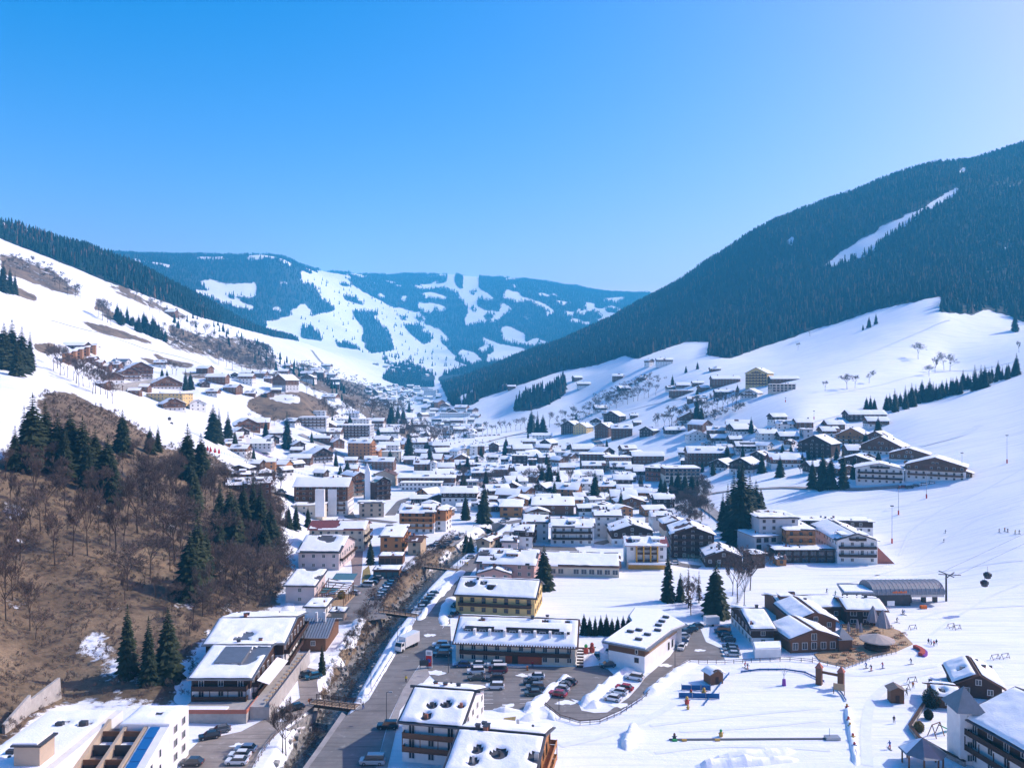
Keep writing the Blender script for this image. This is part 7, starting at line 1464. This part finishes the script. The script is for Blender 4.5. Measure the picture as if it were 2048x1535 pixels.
for i, (a, b_, c, w_) in enumerate(((1784,1086,1012,'nearest to the slope hotel'),(1797,1029,977,'behind the slope hotel wing'),(1853,996,940,'below the four storey chalet'),(2014,926,871,'near the right picture edge'),(1924,955,906,'beside the small annex of the rightmost chalet'),(1352,845,820,'left of the hamlet by the thick snow roof'),(1628,838,822,'above the red brown chalet'),(1571,804,796,'far up the open piste'))): mast(a, b_, c, 'slim floodlight mast with red foot pad '+w_)
def lamp(px, py, label, h=6.5):
    p = at(px, py); T = empty('street_lamp', p); tag(T, label, 'street lamp', 'street lamps'); MB().use(M_DARK).cyl((0,0,0),(0,0,h),.09,.06,6).build('pole', T); MB().use(M_DARK).bar((0,0,h),(.9,0,h+.1),.08).build('arm', T); MB().use(M_STEEL).box(.5,-.15,h-.02,1.3,.15,h+.16).build('lamp_head', T)
for a, b_, l in ((773,1442,'beside the near snow roof house'),(795,1298,'by the lorry on the stream side'),(742,1380,'on the snow bank above the front footbridge'),(915,1140,'at the upper end of the road'),(1350,1338,'on the corner of the flat-roofed building'),(1118,1420,'at the start of the curved fence'),(897,1345,'at the car park entrance'),(924,1118,'by the upper footbridge')): lamp(a, b_, 'thin street lamp '+l)
# sign pylon at the car park
p = at(858, 1335); T = empty('sign_pylon', p, R(-8)); tag(T, 'white and red sign pylon at the car park entrance', 'sign')
MB().use(PAINT['white']).box(-.85,-.15,0,.85,.15,4.6).build('panel', T); MB().use(mat('sign_red', (.50,.02,.02), .5)).box(-.8,-.17,.5,.8,-.151,3.3).build('red_field', T); MB().use(mat('sign_blue', (.03,.08,.40), .5)).cyl((0,-.19,2.0),(0,-.171,2.0),.5,n=16).build('blue_disc', T); MB().use(mat('sign_grey', (.35,.36,.38), .5)).box(-.5,-.17,3.6,.5,-.151,4.3).build('top_mark', T)
p = at(848, 1336); T = empty('bike_stand', p); tag(T, 'dark low notice frame left of the sign pylon', 'stand'); MB().use(M_DARK).box(-1.2,-.1,.8,1.2,.1,2.2).build('board', T)
for s in (-1, 1): MB().use(M_DARK).box(s*1.0-.06,-.06,0,s*1.0+.06,.06,.8).build('post', T)
p = at(1030, 1340); T = empty('barrier', p); tag(T, 'white barrier arm at the far side of the car park', 'barrier'); MB().use(PAINT['white']).box(-3,-.05,.9,3,.05,1.02).build('arm', T); MB().use(mat('orange_box', (.5,.15,.03), .6)).box(3,-.25,0,3.5,.25,1.2).build('housing', T)
# ---------------------------------------------------------------- lift station
p = at(1790, 1207); T = empty('lift_station', (p.x, p.y, 0), R(2)); tag(T, 'grey barrel roofed gondola lift station at the foot of the piste', 'lift station')
def barrel(x0, x1, y0, y1, z0, h, m, seg=10, n=1):
    b = MB().use(m); k = []
    for x in np.linspace(x0, x1, n+1):
        k.append([(float(x), y0+(y1-y0)*(1-math.cos(math.pi*i/seg))/2, z0+h*math.sin(math.pi*i/seg)) for i in range(seg+1)])
    for a, c in zip(k[:-1], k[1:]): b.idx(a+c, [(i, seg+1+i, seg+2+i, i+1) for i in range(seg)])
    b.face(k[0][::-1]); b.face(k[-1]); return b
barrel(-9, 15.5, -3.5, 7.5, 4.0, 3.6, M_METAL, 12).build('barrel_roof', T, smooth=False)
b = MB().use(M_STEEL)
for i in range(17):
    x = -9+i*1.53
    for j in range(12):
        a0, a1 = math.pi*j/12, math.pi*(j+1)/12; f = lambda a: (x, -3.5+11*(1-math.cos(a))/2, 4.0+3.66*math.sin(a)); b.bar(f(a0), f(a1), .12, .1)
b.build('roof_ribs', T)
MB().use(M_DARK).box(-8.5,-2.5,0,4,6.5,4.0).build('machine_room', T)
b = MB().use(M_DARK)
for x in (6, 11, 15): b.box(x-.5, 1.2, 0, x+.5, 2.8, 4.2)
b.build('roof_support', T)
MB().use(M_STEEL).box(4,-2.8,3.0,15.5,6.8,3.9).build('undercarriage', T)
b = MB().use(mat('orange_sign', (.75,.16,.02), .5))
for i in range(9): b.box(-2.6+i*.55, -3.62, 4.6, -2.25+i*.55, -3.52, 5.1+.12*(i % 3))
b.build('orange_lettering', T)
b = MB().use(M_METAL).prism([(-20,-4),(-9,-4.5),(-8,8),(-12,9.5),(-16,9.5)], 4.4, 4.9); cn = b.build('canopy', T); b = MB().use(M_SNOW).prism([(-19,-3.4),(-9.5,-4),(-9,5),(-17,5.5)], 4.9, 5.4); b.build('snow_cover', cn)
for x, y in ((-18,-3),(-12,-3.5),(-15,7),(-10,7)): MB().use(M_DARK).box(x-.2,y-.2,0,x+.2,y+.2,4.4).build('column', T)
b = MB().use(M_DARK).cyl((19,2,0),(19,2,9.5),.38,.28,8).bar((17,-1,8.8),(23,4,9.6),.28).bar((18,5,8.8),(23,0,9.6),.24).bar((19,-2.5,9.6),(19,6.5,9.6),.28); b.build('tower', T)
MB().use(PAINT['white']).box(-6,-6.5,1.2,-3.5,-6.3,2.8).build('board', T); MB().use(mat('orange_sign', (0,0,0))).box(5.5,-6.5,0,7.5,-5.5,1.1).build('orange_box', T)
b = MB().use(M_DARK); q = [Vector((p.x+19, p.y+2, 9.6)), Vector((215, 275, 40)), Vector((330, 300, 110))]
for dy in (-3.5, 3.5):
    for a, c in zip(q[:-1], q[1:]): b.cyl(a+Vector((0,dy,0)), c+Vector((0,dy,0)), .035, n=4)
tag(b.build('lift_cable'), 'thin twin lift cables rising from the station to the right', 'cable')
def gondola(px, py, Y, label, g='gondola cabins near the station', s=1.0):
    x = (px-CX)/F*Y; z = CAM_H-(py-CY)/F*Y; T = empty('gondola_cabin', (x, Y, z), R(20)); T.scale = (s, s, s); tag(T, label, 'gondola', g)
    MB().use(M_DARK).lathe([(.5,-1.1),(.95,-.9),(1.1,-.2),(1.05,.5),(.8,1.0),(.3,1.15)], 10).face([(.5*math.cos(i*.628), .5*math.sin(i*.628), -1.1) for i in range(9,-1,-1)]).build('cabin', T, smooth=True)
    for i in range(4): MB().use(M_CGL).box(-.55,-1.16,-.2,.55,-1.02,.6).build('window', T, rz=R(90*i))
    MB().use(M_STEEL).cyl((0,0,1.1),(0,0,3.0),.06,n=6).build('hanger', T)
gondola(1975,1150,262,'upper of the two dark gondola cabins right of the station'); gondola(1969,1166,262,'lower of the two dark gondola cabins right of the station')
gondola(339,837,560,'upper small red gondola above the left piste','gondolas over the left piste'); gondola(343,847,555,'lower small red gondola above the left piste','gondolas over the left piste')
# ---------------------------------------------------------------- terrace of the piste restaurant
TP = [g0(*q) for q in ((1684,1250),(1760,1248),(1800,1262),(1826,1288),(1792,1303),(1745,1312),(1690,1334),(1640,1322),(1628,1308),(1684,1292))]
b = MB().use(M_WOODL).prism(TP, -.3, .25); tag(b.build('sun_terrace'), 'pale wooden sun terrace deck of the piste restaurant', 'terrace')
M_FAB = mat('grey_parasol_cloth', (.30,.28,.30), .9, .1, noise=.1, scale=2); M_FABB = mat('beige_parasol_cloth', (.42,.36,.32), .9, .1, noise=.08, scale=2)
def closed(px, py, h, r, label, m=M_FAB, g='closed parasols on the terrace'):
    p = at(px, py); T = empty('closed_parasol', (p.x, p.y, .2 if p.y < 300 else p.z)); tag(T, label, 'parasol', g)
    MB().use(M_DARK).cyl((0,0,0),(0,0,h),.05,n=6).build('pole', T); n = 12; b = MB().use(m)
    pr = [(r, h*.28), (r*.8, h*.5), (r*.42, h*.8), (r*.12, h*.98)]; P_ = []
    for q, (a, z) in enumerate(pr):
        for i in range(n): t = 2*math.pi*i/n; k = a*(1 if i % 2 else .72); P_.append((k*math.cos(t), k*math.sin(t), z))
    b.idx(P_, [(j*n+i, j*n+(i+1) % n, (j+1)*n+(i+1) % n, (j+1)*n+i) for j in range(3) for i in range(n)]); b.build('cloth', T)
for a, b_, h, r, l in ((1746,1256,6.8,1.9,'left one of the two tall closed grey parasols on the terrace'),(1766,1268,7.2,2.2,'right one of the two tall closed grey parasols on the terrace'),(1697,1270,4.0,.6,'first small closed parasol from the left on the terrace'),(1715,1264,4.0,.6,'second small closed parasol from the left on the terrace'),(1722,1272,4.0,.6,'third small closed parasol from the left on the terrace')): closed(a, b_, h, r, l)
M_REDU = mat('red_parasol_cloth', (.45,.03,.04), .9, .1)
for i, x in enumerate((415,421,430,438)): closed(x, 906+i*1.5, 4.5, .8, '%s closed red parasol from the left by the practice piste' % ORD[i], M_REDU, 'red parasols by the practice piste')
p = at(1754, 1298); T = empty('round_parasol', (p.x, p.y, .25)); tag(T, 'large round beige parasol roof over the terrace bar', 'parasol'); n = 24; b = MB().use(M_FABB)
P_ = [(0,0,4.3)]+[(4.7*math.cos(2*math.pi*i/n), 4.7*math.sin(2*math.pi*i/n), 2.75-(.08 if i % 2 else 0)) for i in range(n)]+[(4.7*math.cos(2*math.pi*i/n), 4.7*math.sin(2*math.pi*i/n), 2.4) for i in range(n)]
b.idx(P_, [(0, 1+i, 1+(i+1) % n) for i in range(n)]+[(1+i, 1+n+i, 1+n+(i+1) % n, 1+(i+1) % n) for i in range(n)]); b.build('cloth', T); MB().use(M_WOODD).cyl((0,0,0),(0,0,1.1),3.4,n=16).build('bar_counter', T); MB().use(M_DARK).cyl((0,0,1),(0,0,4.2),.12,n=8).build('pole', T)
tb = MB().use(M_WOODB).box(-1.0,-.4,.68,1.0,.4,.76).box(-.8,-.05,0,-.7,.05,.68).box(.7,-.05,0,.8,.05,.68).mesh('table_top'); bn = MB().use(M_WOODL).box(-1.0,-.17,.4,1.0,.17,.46).box(-.8,-.1,0,-.7,.1,.4).box(.7,-.1,0,.8,.1,.4).mesh('bench')
rr = random.Random(9); k = 0; spots = []
cpoly = [(a, b_) for a, b_ in TP]
for i in range(400):
    x, y = rr.uniform(140, 118) if False else rr.uniform(88, 120), rr.uniform(210, 262)
    if not inpoly(np.array([x]), np.array([y]), cpoly)[0]: continue
    if any(math.hypot(x-a, y-c) < 3.0 for a, c in spots) or math.hypot(x-p.x, y-p.y) < 5.2: continue
    spots.append((x, y))
for i, (x, y) in enumerate(sorted(spots)[:46]):
    T = empty('picnic_table', (x, y, .25), R(rr.choice((20, 25, 15, -60)))); link('table_top', tb, T); link('bench', bn, T, (0,-.75,0)); link('bench', bn, T, (0,.75,0)); tag(T, '%s picnic table from the left on the sun terrace' % ordinal(i), 'table', 'picnic tables on the sun terrace')
fence([(1625,1322),(1655,1330),(1690,1337),(1712,1330),(1745,1316),(1792,1306)], 'rail of wooden posts along the front of the sun terrace', M_WOODG, 1.2, 1.6)
# small things on the snow
def hut(px, py, w, d, h, rz, label, m=M_WOODB, snow=True, cat='hut'):
    p = at(px, py); T = empty('wooden_hut', p, R(rz)); tag(T, label, cat); MB().use(m).box(-w/2,0,-.3,w/2,d,h).build('wall', T)
    b = MB().use(M_WOODG); k = .35
    for s in (-1, 1): b.idx([(s*(w/2+.5),-.5,h-.1),(0,-.5,h+w*.3),(0,d+.5,h+w*.3),(s*(w/2+.5),d+.5,h-.1),(s*(w/2+.5),-.5,h),(0,-.5,h+w*.3+.1),(0,d+.5,h+w*.3+.1),(s*(w/2+.5),d+.5,h)],[(4,5,6,7),(0,1,5,4),(1,2,6,5),(2,3,7,6),(3,0,4,7),(0,1,2,3)])
    b.use(m).face([(-w/2,-.01,h),(w/2,-.01,h),(0,-.01,h+w*.28)]); ro = b.build('roof', T)
    if snow:
        sb = MB().use(M_SNOW)
        for s in (-1, 1): e = Vector((-s*(w/2+.5),0,w*.3+.1)); snow_slope(sb, Vector((s*(w/2+.5),-.4,h+.02)), Vector((0,1,0)), e.normalized(), d+.9, e.length, .45, .4, 5, inset=.05)
        sb.build('snow_cover', ro, smooth=True)
    MB().use(M_WOODD).box(-.45,-.06,0,.45,-.01,1.9).build('door', T)
hut(1434, 1368, 3.6, 3.2, 2.6, 20, 'small log hut with snow roof beside the practice slope')
hut(1795, 1406, 3.0, 2.6, 3.0, -8, 'tall narrow wooden ticket hut on the practice slope', M_WOODB, False)
p = at(1845, 1530); T = empty('garden_pavilion', (p.x, p.y, 0)); tag(T, 'octagonal garden pavilion with blue grey roof at the lower edge', 'pavilion'); n = 8
b = MB().use(M_METAL); b.idx([(0,0,5.4)]+[(4.4*math.cos(2*math.pi*(i+.5)/n), 4.4*math.sin(2*math.pi*(i+.5)/n), 2.9) for i in range(n)], [(0, 1+i, 1+(i+1) % n) for i in range(n)]); ro = b.build('roof', T)
b = MB().use(M_SNOW)
for i in (1, 2, 3): a, c = 2*math.pi*(i+.52)/n, 2*math.pi*(i+1.48)/n; b.idx([(0,0,5.5),(4.2*math.cos(a),4.2*math.sin(a),3.1),(4.2*math.cos(c),4.2*math.sin(c),3.1)],[(0,1,2)])
b.build('snow_cover', ro)
for i in range(n): t = 2*math.pi*(i+.5)/n; MB().use(M_WOODB).box(3.6*math.cos(t)-.12,3.6*math.sin(t)-.12,0,3.6*math.cos(t)+.12,3.6*math.sin(t)+.12,3.2).build('post', T)
p = at(1660, 1372); T = empty('wooden_gate', p, R(-35)); tag(T, 'rustic timber gateway with two towers on the practice slope', 'gate')
for s in (-1, 1): MB().use(M_WOODB).box(s*2.6-.7,-.7,0,s*2.6+.7,.7,4.2).build('gate_tower', T); MB().use(PL['red']).idx([(s*2.6-.9,-.9,4.2),(s*2.6+.9,-.9,4.2),(s*2.6+.9,.9,4.2),(s*2.6-.9,.9,4.2),(s*2.6,0,5.6)],[(0,1,4),(1,2,4),(2,3,4),(3,0,4)]).build('tower_cap', T)
MB().use(M_WOODB).bar((-2.6,0,3.2),(2.6,0,3.2),.3,.6).build('lintel', T)
p = at(1678, 1388); T = empty('info_board', p, R(-30)); tag(T, 'wooden information board right of the timber gateway', 'board'); MB().use(M_WOODL).box(-1.3,-.08,1.0,1.3,.08,2.6).build('panel', T)
for s in (-1, 1): MB().use(M_WOODB).box(s*1.2-.08,-.08,0,s*1.2+.08,.08,1.0).build('post', T)
for i, (px, py, w, lb) in enumerate(((1392,1380,7.0,'rear blue play banner panel by the log hut'),(1398,1396,9.5,'front blue play banner panel by the log hut'))):
    p = at(px, py); T = empty('banner_panel', p, R(-4)); tag(T, lb, 'banner'); MB().use(M_BLUE).box(-w/2,-.06,.1,w/2,.06,1.3).build('panel', T)
    for j in range(4): MB().use(M_STEEL).box(-w/2+j*w/3-.05,-.1,0,-w/2+j*w/3+.05,.1,1.6).build('post', T)
M_YEL = mat('yellow_foam', (.55,.34,.08), .8, noise=.2); M_REDF = mat('red_foam', (.40,.07,.05), .8, noise=.2); M_GRN = mat('green_foam', (.05,.35,.10), .7); M_PUR = mat('purple_pad', (.20,.05,.28), .7)
def figure(px, py, s, cols, label, cat='play figure', g='foam figures of the practice slope'):
    p = at(px, py); T = empty('foam_figure', p); T.scale = (s, s, s); tag(T, label, cat, g)
    MB().use(cols[0]).lathe([(.1,0),(.45,.1),(.5,.6),(.35,1.1),(.1,1.2)], 10).build('body', T, smooth=True); MB().use(cols[1]).lathe([(.05,1.1),(.3,1.2),(.34,1.45),(.2,1.7),(.02,1.75)], 10).build('head', T, smooth=True); MB().use(cols[2]).cyl((-.7,0,.8),(.7,0,.9),.1,n=6).build('arms', T)
for a, b_, s, c, l in ((1374,1408,1.1,(M_REDF,M_YEL,M_REDF),'tall red and yellow foam figure at the front banner'),(1382,1392,1.0,(M_YEL,M_REDF,M_YEL),'yellow foam figure on the rear banner'),(1408,1390,1.1,(M_YEL,M_YEL,M_REDF),'yellow foam figure right of the front banner'),(1376,1418,.7,(M_YEL,M_YEL,M_YEL),'small yellow foam cone before the banners'),(1172,1306,1.5,(M_REDF,M_GRN,M_REDF),'left tall red figure with green top by the snow heap'),(1184,1304,1.6,(M_REDF,M_REDF,M_GRN),'right tall red figure by the snow heap')): figure(a, b_, s, c, l)
p = at(1490, 1478); T = empty('magic_carpet', p, math.atan2(0.35, 26)); tag(T, 'long rubber conveyor lift across the practice slope', 'conveyor lift'); L_ = 34
MB().use(mat('rubber_belt', (.10,.11,.12), .8)).box(-16,-.35,.02,17,.35,.18).build('belt', T); MB().use(M_STEEL).box(17,-.8,0,20,.8,.6).build('drive_end', T); MB().use(M_STEEL).cyl((18,.2,.6),(18,.2,2.2),.06).build('control_post', T)
for x, m_, nm in ((-15,M_GRN,'green_pad'),(-13,M_YEL,'yellow_pad'),(-6,M_YEL,'yellow_pad')): MB().use(m_).box(x-.5,-.75,0,x+.5,-.45,.45).build(nm, T)
figure(1442,1472,.9,(M_YEL,M_GRN,M_YEL),'yellow and green foam figure in the middle of the conveyor'); figure(1349,1478,.8,(M_DARK,M_WOODB,M_DARK),'dark foam bear figure at the lower end of the conveyor')
for i, (px, py) in enumerate(((1694,1418),(1697,1444),(1700,1456),(1706,1478),(1709,1496))): figure(px, py, .8, ((M_REDF,M_YEL,M_REDF),(M_REDF,M_REDF,M_YEL),(M_YEL,M_YEL,M_GRN),(M_YEL,M_REDF,M_YEL),(M_BLUE,M_REDF,M_BLUE))[i], '%s foam figure from the top along the right hand barrier' % ORD[i])
p = at(1568, 1370); T = empty('drag_lift_pole', p); tag(T, 'purple padded pole with radiating ropes on the practice slope', 'pole'); MB().use(M_PUR).cyl((0,0,0),(0,0,1.6),.5,.4,10).build('pad', T); MB().use(M_STEEL).cyl((0,0,1.5),(0,0,4.2),.08).build('pole', T)
for t in range(6): MB().use(M_STEEL).bar((0,0,2.4),(1.6*math.cos(t),1.6*math.sin(t),4.6),.03).build('spoke', T)
# inflatable lying on the piste
p = at(1848, 1304); T = empty('inflatable_arch', p, R(75)); tag(T, 'red inflatable with purple edge lying on the piste', 'inflatable'); b = MB(); n = 12
for i in range(n):
    a0, a1 = -.7+1.4*i/n, -.7+1.4*(i+1)/n; b.use(M_REDF if True else M_PUR)
    for r0, r1, m_, zz in ((5.0,6.2,M_REDF,.9),(6.2,6.8,M_PUR,.5)):
        b.use(m_); q = [(r*math.sin(a), 6-r*math.cos(a), z) for z in (.02, zz) for r, a in ((r0,a0),(r1,a0),(r1,a1),(r0,a1))]; b.idx(q, [(4,5,6,7),(0,1,5,4),(1,2,6,5),(2,3,7,6),(3,0,4,7)])
b.build('body', T)
for i, (px, py, l) in enumerate(((1825,1258,'left ski rack frame on the open snow beside the terrace'),(1902,1255,'middle ski rack frame on the open snow'),(1914,1258,'right ski rack frame on the open snow'),(1810,1380,'rear ski rack beside the ticket hut'),(1824,1364,'far ski rack behind the ticket hut'),(1990,1318,'left bench frame at the right picture edge'),(2010,1316,'right bench frame at the right picture edge'))):
    p = at(px, py); T = empty('ski_rack', p, R(20)); tag(T, l, 'ski rack', 'ski racks on the snow')
    for s in (-1, 1): MB().use(M_WOODG).bar((s*1.2,-.5,0),(s*1.2,0,1.4),.1).bar((s*1.2,.5,0),(s*1.2,0,1.4),.1).build('leg', T)
    MB().use(M_WOODG).bar((-1.3,0,1.35),(1.3,0,1.35),.12).build('crossbar', T); MB().use(M_WOODG).bar((-1.3,-.4,.4),(1.3,-.4,.4),.1).build('lower_bar', T)
p = at(1872, 1470); T = empty('swing_frame', p, R(30)); tag(T, 'garden swing frame with green slide in the walled play area', 'swing')
for s in (-1, 1): MB().use(M_WOODB).bar((s*1.4,-1,0),(s*1.4,0,2.6),.14).bar((s*1.4,1,0),(s*1.4,0,2.6),.14).build('leg', T)
MB().use(M_WOODB).bar((-1.5,0,2.6),(1.5,0,2.6),.14).build('top_bar', T); MB().use(M_GRN).idx([(1.4,-.4,1.8),(1.4,.4,1.8),(4.6,.4,.2),(4.6,-.4,.2),(1.4,-.4,2.0),(1.4,.4,2.0),(4.6,.4,.4),(4.6,-.4,.4)],[(0,1,2,3),(4,5,6,7),(0,3,7,4),(1,2,6,5)]).build('slide', T)
# clipped bushes
def bush(px, py, r, label, c0, c1):
    p = at(px, py); T = empty('round_bush', p); tag(T, label, 'bush'); q = random.Random(px); b = MB().use(needle_mat('bush_leaves', c0, c1))
    for i in range(1600):
        v = Vector((q.gauss(0,1), q.gauss(0,1), q.gauss(0,1))).normalized()*r*q.uniform(.78,1.03); v.z = v.z*1.15+r*1.05; d = Vector((q.uniform(-1,1), q.uniform(-1,1), q.uniform(-1,1))).normalized()*.22; e = d.cross(v+Vector((.1,.2,.3))).normalized()*.18
        b.face([v-d, v+e, v+d])
    b.build('crown', T); MB().use(bark()).cyl((0,0,-.2),(0,0,r),.1).build('trunk', T)
bush(1863,1414,2.0,'dark upright bush by the small snowy chalet',(.01,.018,.012),(.03,.04,.025)); bush(1857,1437,.95,'small dark ball bush in the walled garden',(.01,.018,.012),(.03,.04,.025)); bush(1838,1462,1.0,'olive ball bush near the curved garden wall',(.10,.08,.02),(.22,.17,.06)); bush(683,1198,1.4,'yellow flowering shrub at the corner of the restaurant deck',(.22,.16,.01),(.45,.33,.03))
# ---------------------------------------------------------------- people
def person_mesh(pose):
    J = {'ski': dict(pel=(0,0,.85), kn=(.0,-.22,.50), an=(0,-.02,.10), toe=(0,-.2,.05), ch=(0,-.16,1.22), nk=(0,-.22,1.42), hd=(0,-.25,1.62), sh=.21, el=(.30,-.28,1.12), ha=(.28,-.55,1.02)), 'walk': dict(pel=(0,0,.92), kn=(0,-.10,.50), an=(0,.0,.09), toe=(0,-.17,.05), ch=(0,0,1.25), nk=(0,0,1.48), hd=(0,-.02,1.67), sh=.20, el=(.28,.03,1.15), ha=(.27,-.12,.90))}[pose]
    v = []; e = []; r = []
    def a(p, rad, par=None): v.append(p); r.append(rad); k = len(v)-1; (e.append((par, k)) if par is not None else None); return k
    pel = a(J['pel'], .15); ch = a(J['ch'], .19, pel); nk = a(J['nk'], .07, ch); hd = a(J['hd'], .12, nk); a((J['hd'][0], J['hd'][1], J['hd'][2]+.12), .09, hd)
    for s in (-1, 1):
        f = .14 if s > 0 and pose == 'walk' else (-.12 if pose == 'walk' else 0)
        hp = a((s*.11, J['pel'][1], J['pel'][2]-.06), .115, pel); kn = a((s*.13, J['kn'][1]-f*.6, J['kn'][2]), .085, hp); an = a((s*.13, J['an'][1]-f, J['an'][2]), .06, kn); a((s*.14, J['toe'][1]-f, J['toe'][2]), .05, an)
        sh = a((s*J['sh'], J['ch'][1], J['ch'][2]+.14), .085, ch); el = a((s*J['el'][0], J['el'][1], J['el'][2]), .06, sh); ha = a((s*J['ha'][0], J['ha'][1]+f, J['ha'][2]), .045, el); a((s*J['ha'][0], J['ha'][1]+f-.06, J['ha'][2]-.08), .04, ha)
    me = bpy.data.meshes.new('body'); me.from_pydata(v, e, []); o = bpy.data.objects.new('tmp_body', me); COL.objects.link(o); md = o.modifiers.new('s', 'SKIN')
    for i, q in enumerate(r): me.skin_vertices[0].data[i].radius = (q, q)
    me.skin_vertices[0].data[0].use_root = True
    o.modifiers.new('d', 'SUBSURF').levels = 1
    dg = bpy.context.evaluated_depsgraph_get(); dg.update(); m2 = bpy.data.meshes.new_from_object(o.evaluated_get(dg)); bpy.data.objects.remove(o)
    for m_ in (PAINT['red'], M_DARK, mat('skin', (.45,.26,.18), .6, .3), M_DARK): m2.materials.append(m_)
    z1 = J['pel'][2]+.02; zn = J['nk'][2]+.02
    for p in m2.polygons: z = p.center.z; p.material_index = 0 if z1 < z < zn else 1 if (z <= z1 and abs(p.center.x) < .22) else 0 if z <= zn else (2 if (z < zn+.17 and p.normal.y < .2) else 3); p.use_smooth = True
    return m2
PM = {k: person_mesh(k) for k in ('ski', 'walk')}
JK = {n: mat('cloth_'+n, c, .8, .2) for n, c in dict(red=(.45,.03,.03), blue=(.03,.10,.35), black=(.02,.02,.025), yellow=(.65,.45,.03), orange=(.60,.18,.03), white=(.6,.6,.6), green=(.05,.22,.08), grey=(.18,.19,.2), purple=(.2,.05,.25), teal=(.03,.22,.28)).items()}
SKI = MB().use(M_DARK).box(-.05,-1.0,.0,.05,.75,.04).idx([(-.05,-1.0,.0),(.05,-1.0,.0),(0,-1.15,.12)],[(0,1,2)]).mesh('ski'); POLE = MB().use(M_STEEL).cyl((0,0,0),(.02,.5,-1.0),.012,n=4).mesh('ski_pole')
def person(px, py, jk, tr, pose, rz, label, g):
    p = at(px, py); T = link('person', PM[pose], None, (p.x, p.y, p.z+(.08 if p.y < 480 else .1)), R(rz))
    for i, m_ in ((0, JK[jk]), (1, JK[tr]), (3, JK['black' if jk != 'black' else 'grey'])): T.material_slots[i].link = 'OBJECT'; T.material_slots[i].material = m_
    tag(T, label, 'person', g)
    if pose == 'ski':
        for s in (-1, 1): link('ski', SKI, T, (s*.13,-.1,-.02)); link('ski_pole', POLE, T, (s*.28,-.58,1.05))
for a, b_, jk, tr, ps, rz, l, g in (
 (1489,1335,'red','black','ski',60,'skier in red jacket above the log hut','skiers on the lower track'),(1494,1338,'black','orange','ski',60,'skier in black jacket just behind the red one above the log hut','skiers on the lower track'),
 (1733,1336,'blue','grey','ski',-70,'skier in blue jacket left of three below the sun terrace','skiers below the terrace'),(1743,1341,'black','red','ski',-60,'skier in red trousers in the middle of three below the sun terrace','skiers below the terrace'),(1766,1336,'red','blue','ski',-65,'skier in red jacket right of three below the sun terrace','skiers below the terrace'),
 (1823,1328,'black','white','ski',-80,'skier with dark jacket and white trousers right of the sun terrace','skiers below the terrace'),
 (1857,1288,'black','black','walk',0,'first person from the left in the group behind the red inflatable','group behind the inflatable'),(1862,1290,'blue','black','walk',60,'second person from the left in the group behind the red inflatable','group behind the inflatable'),(1868,1292,'red','black','walk',-60,'third person from the left in the group behind the red inflatable','group behind the inflatable'),(1873,1290,'black','grey','walk',180,'fourth person from the left in the group behind the red inflatable','group behind the inflatable'),
 (1793,1244,'black','black','ski',40,'dark skier coming down right of the closed parasols','skiers near the station'),(1804,1228,'grey','black','ski',40,'left skier of the pair below the lift station','skiers near the station'),(1807,1229,'blue','black','ski',40,'right skier of the pair below the lift station','skiers near the station'),
 (1653,1185,'black','black','ski',20,'lone dark skier left of the lift station','skiers near the station'),(1670,1190,'green','black','ski',20,'skier in green jacket by the station canopy','skiers near the station'),
 (1788,1446,'black','grey','walk',0,'person in grey standing alone on the practice slope','people on the practice slope'),(1813,1390,'grey','black','walk',30,'person beside the rear ski rack','people on the practice slope'),(1806,1406,'teal','red','walk',0,'person with red trousers right of the ticket hut','people on the practice slope'),(1780,1498,'blue','red','ski',180,'skier in blue and red low on the practice slope','people on the practice slope'),(1826,1376,'orange','black','walk',0,'person in orange jacket by the far ski rack','people on the practice slope'),
 (1890,1066,'black','black','ski',50,'upper skier of two on the piste behind the hotel wing','skiers on the upper piste'),(1887,1084,'black','grey','ski',60,'lower skier of two on the piste behind the hotel wing','skiers on the upper piste'),
 (1998,1064,'grey','black','ski',0,'first skier from the left in the line at the right edge','ski class at the right edge'),(2009,1062,'orange','black','ski',0,'second skier from the left in the line at the right edge','ski class at the right edge'),(2015,1064,'black','black','ski',0,'third skier from the left in the line at the right edge','ski class at the right edge'),(2030,1067,'yellow','grey','ski',0,'fourth skier from the left in the line at the right edge','ski class at the right edge'),(2038,1067,'black','grey','ski',0,'fifth skier from the left in the line at the right edge','ski class at the right edge'),
 (812,1364,'yellow','black','walk',0,'pedestrian in yellow jacket in the middle of the road','people on the road'),(726,1418,'black','blue','walk',70,'pedestrian in dark clothes at the footbridge end','people on the road'),(618,1410,'orange','black','walk',40,'left walker of the pair in the gravel yard','people in the yard'),(622,1409,'black','black','walk',40,'right walker of the pair in the gravel yard','people in the yard'),(1065,1334,'red','black','walk',0,'person in red by the orange ground floor wall','people on the road')): person(a, b_, jk, tr, ps, rz, l, g)
for i in range(5): person(921+i*3.5, 1128+i*.8, random.Random(i).choice(list(JK)), 'black', 'walk', 60*i, '%s pedestrian from the left in the group at the top of the road' % ORD[i], 'pedestrians at the top of the road')
# ---------------------------------------------------------------- air
hz = MB().box(-9000, -300, -10, 9000, 8420, 1150).build('haze')
hm = bpy.data.materials.new('valley_air'); hm.use_nodes = True; nt = hm.node_tree; nt.nodes.clear()
pv = nt.nodes.new('ShaderNodeVolumePrincipled'); ou = nt.nodes.new('ShaderNodeOutputMaterial')
pv.inputs['Color'].default_value = (0.08, 0.59, 1.0, 1); pv.inputs['Density'].default_value = 0.000135; pv.inputs['Anisotropy'].default_value = 0.2
nt.links.new(pv.outputs[0], ou.inputs['Volume']); hz.data.materials.append(hm)
tag(hz, 'pale blue haze filling the valley air', kind='stuff')
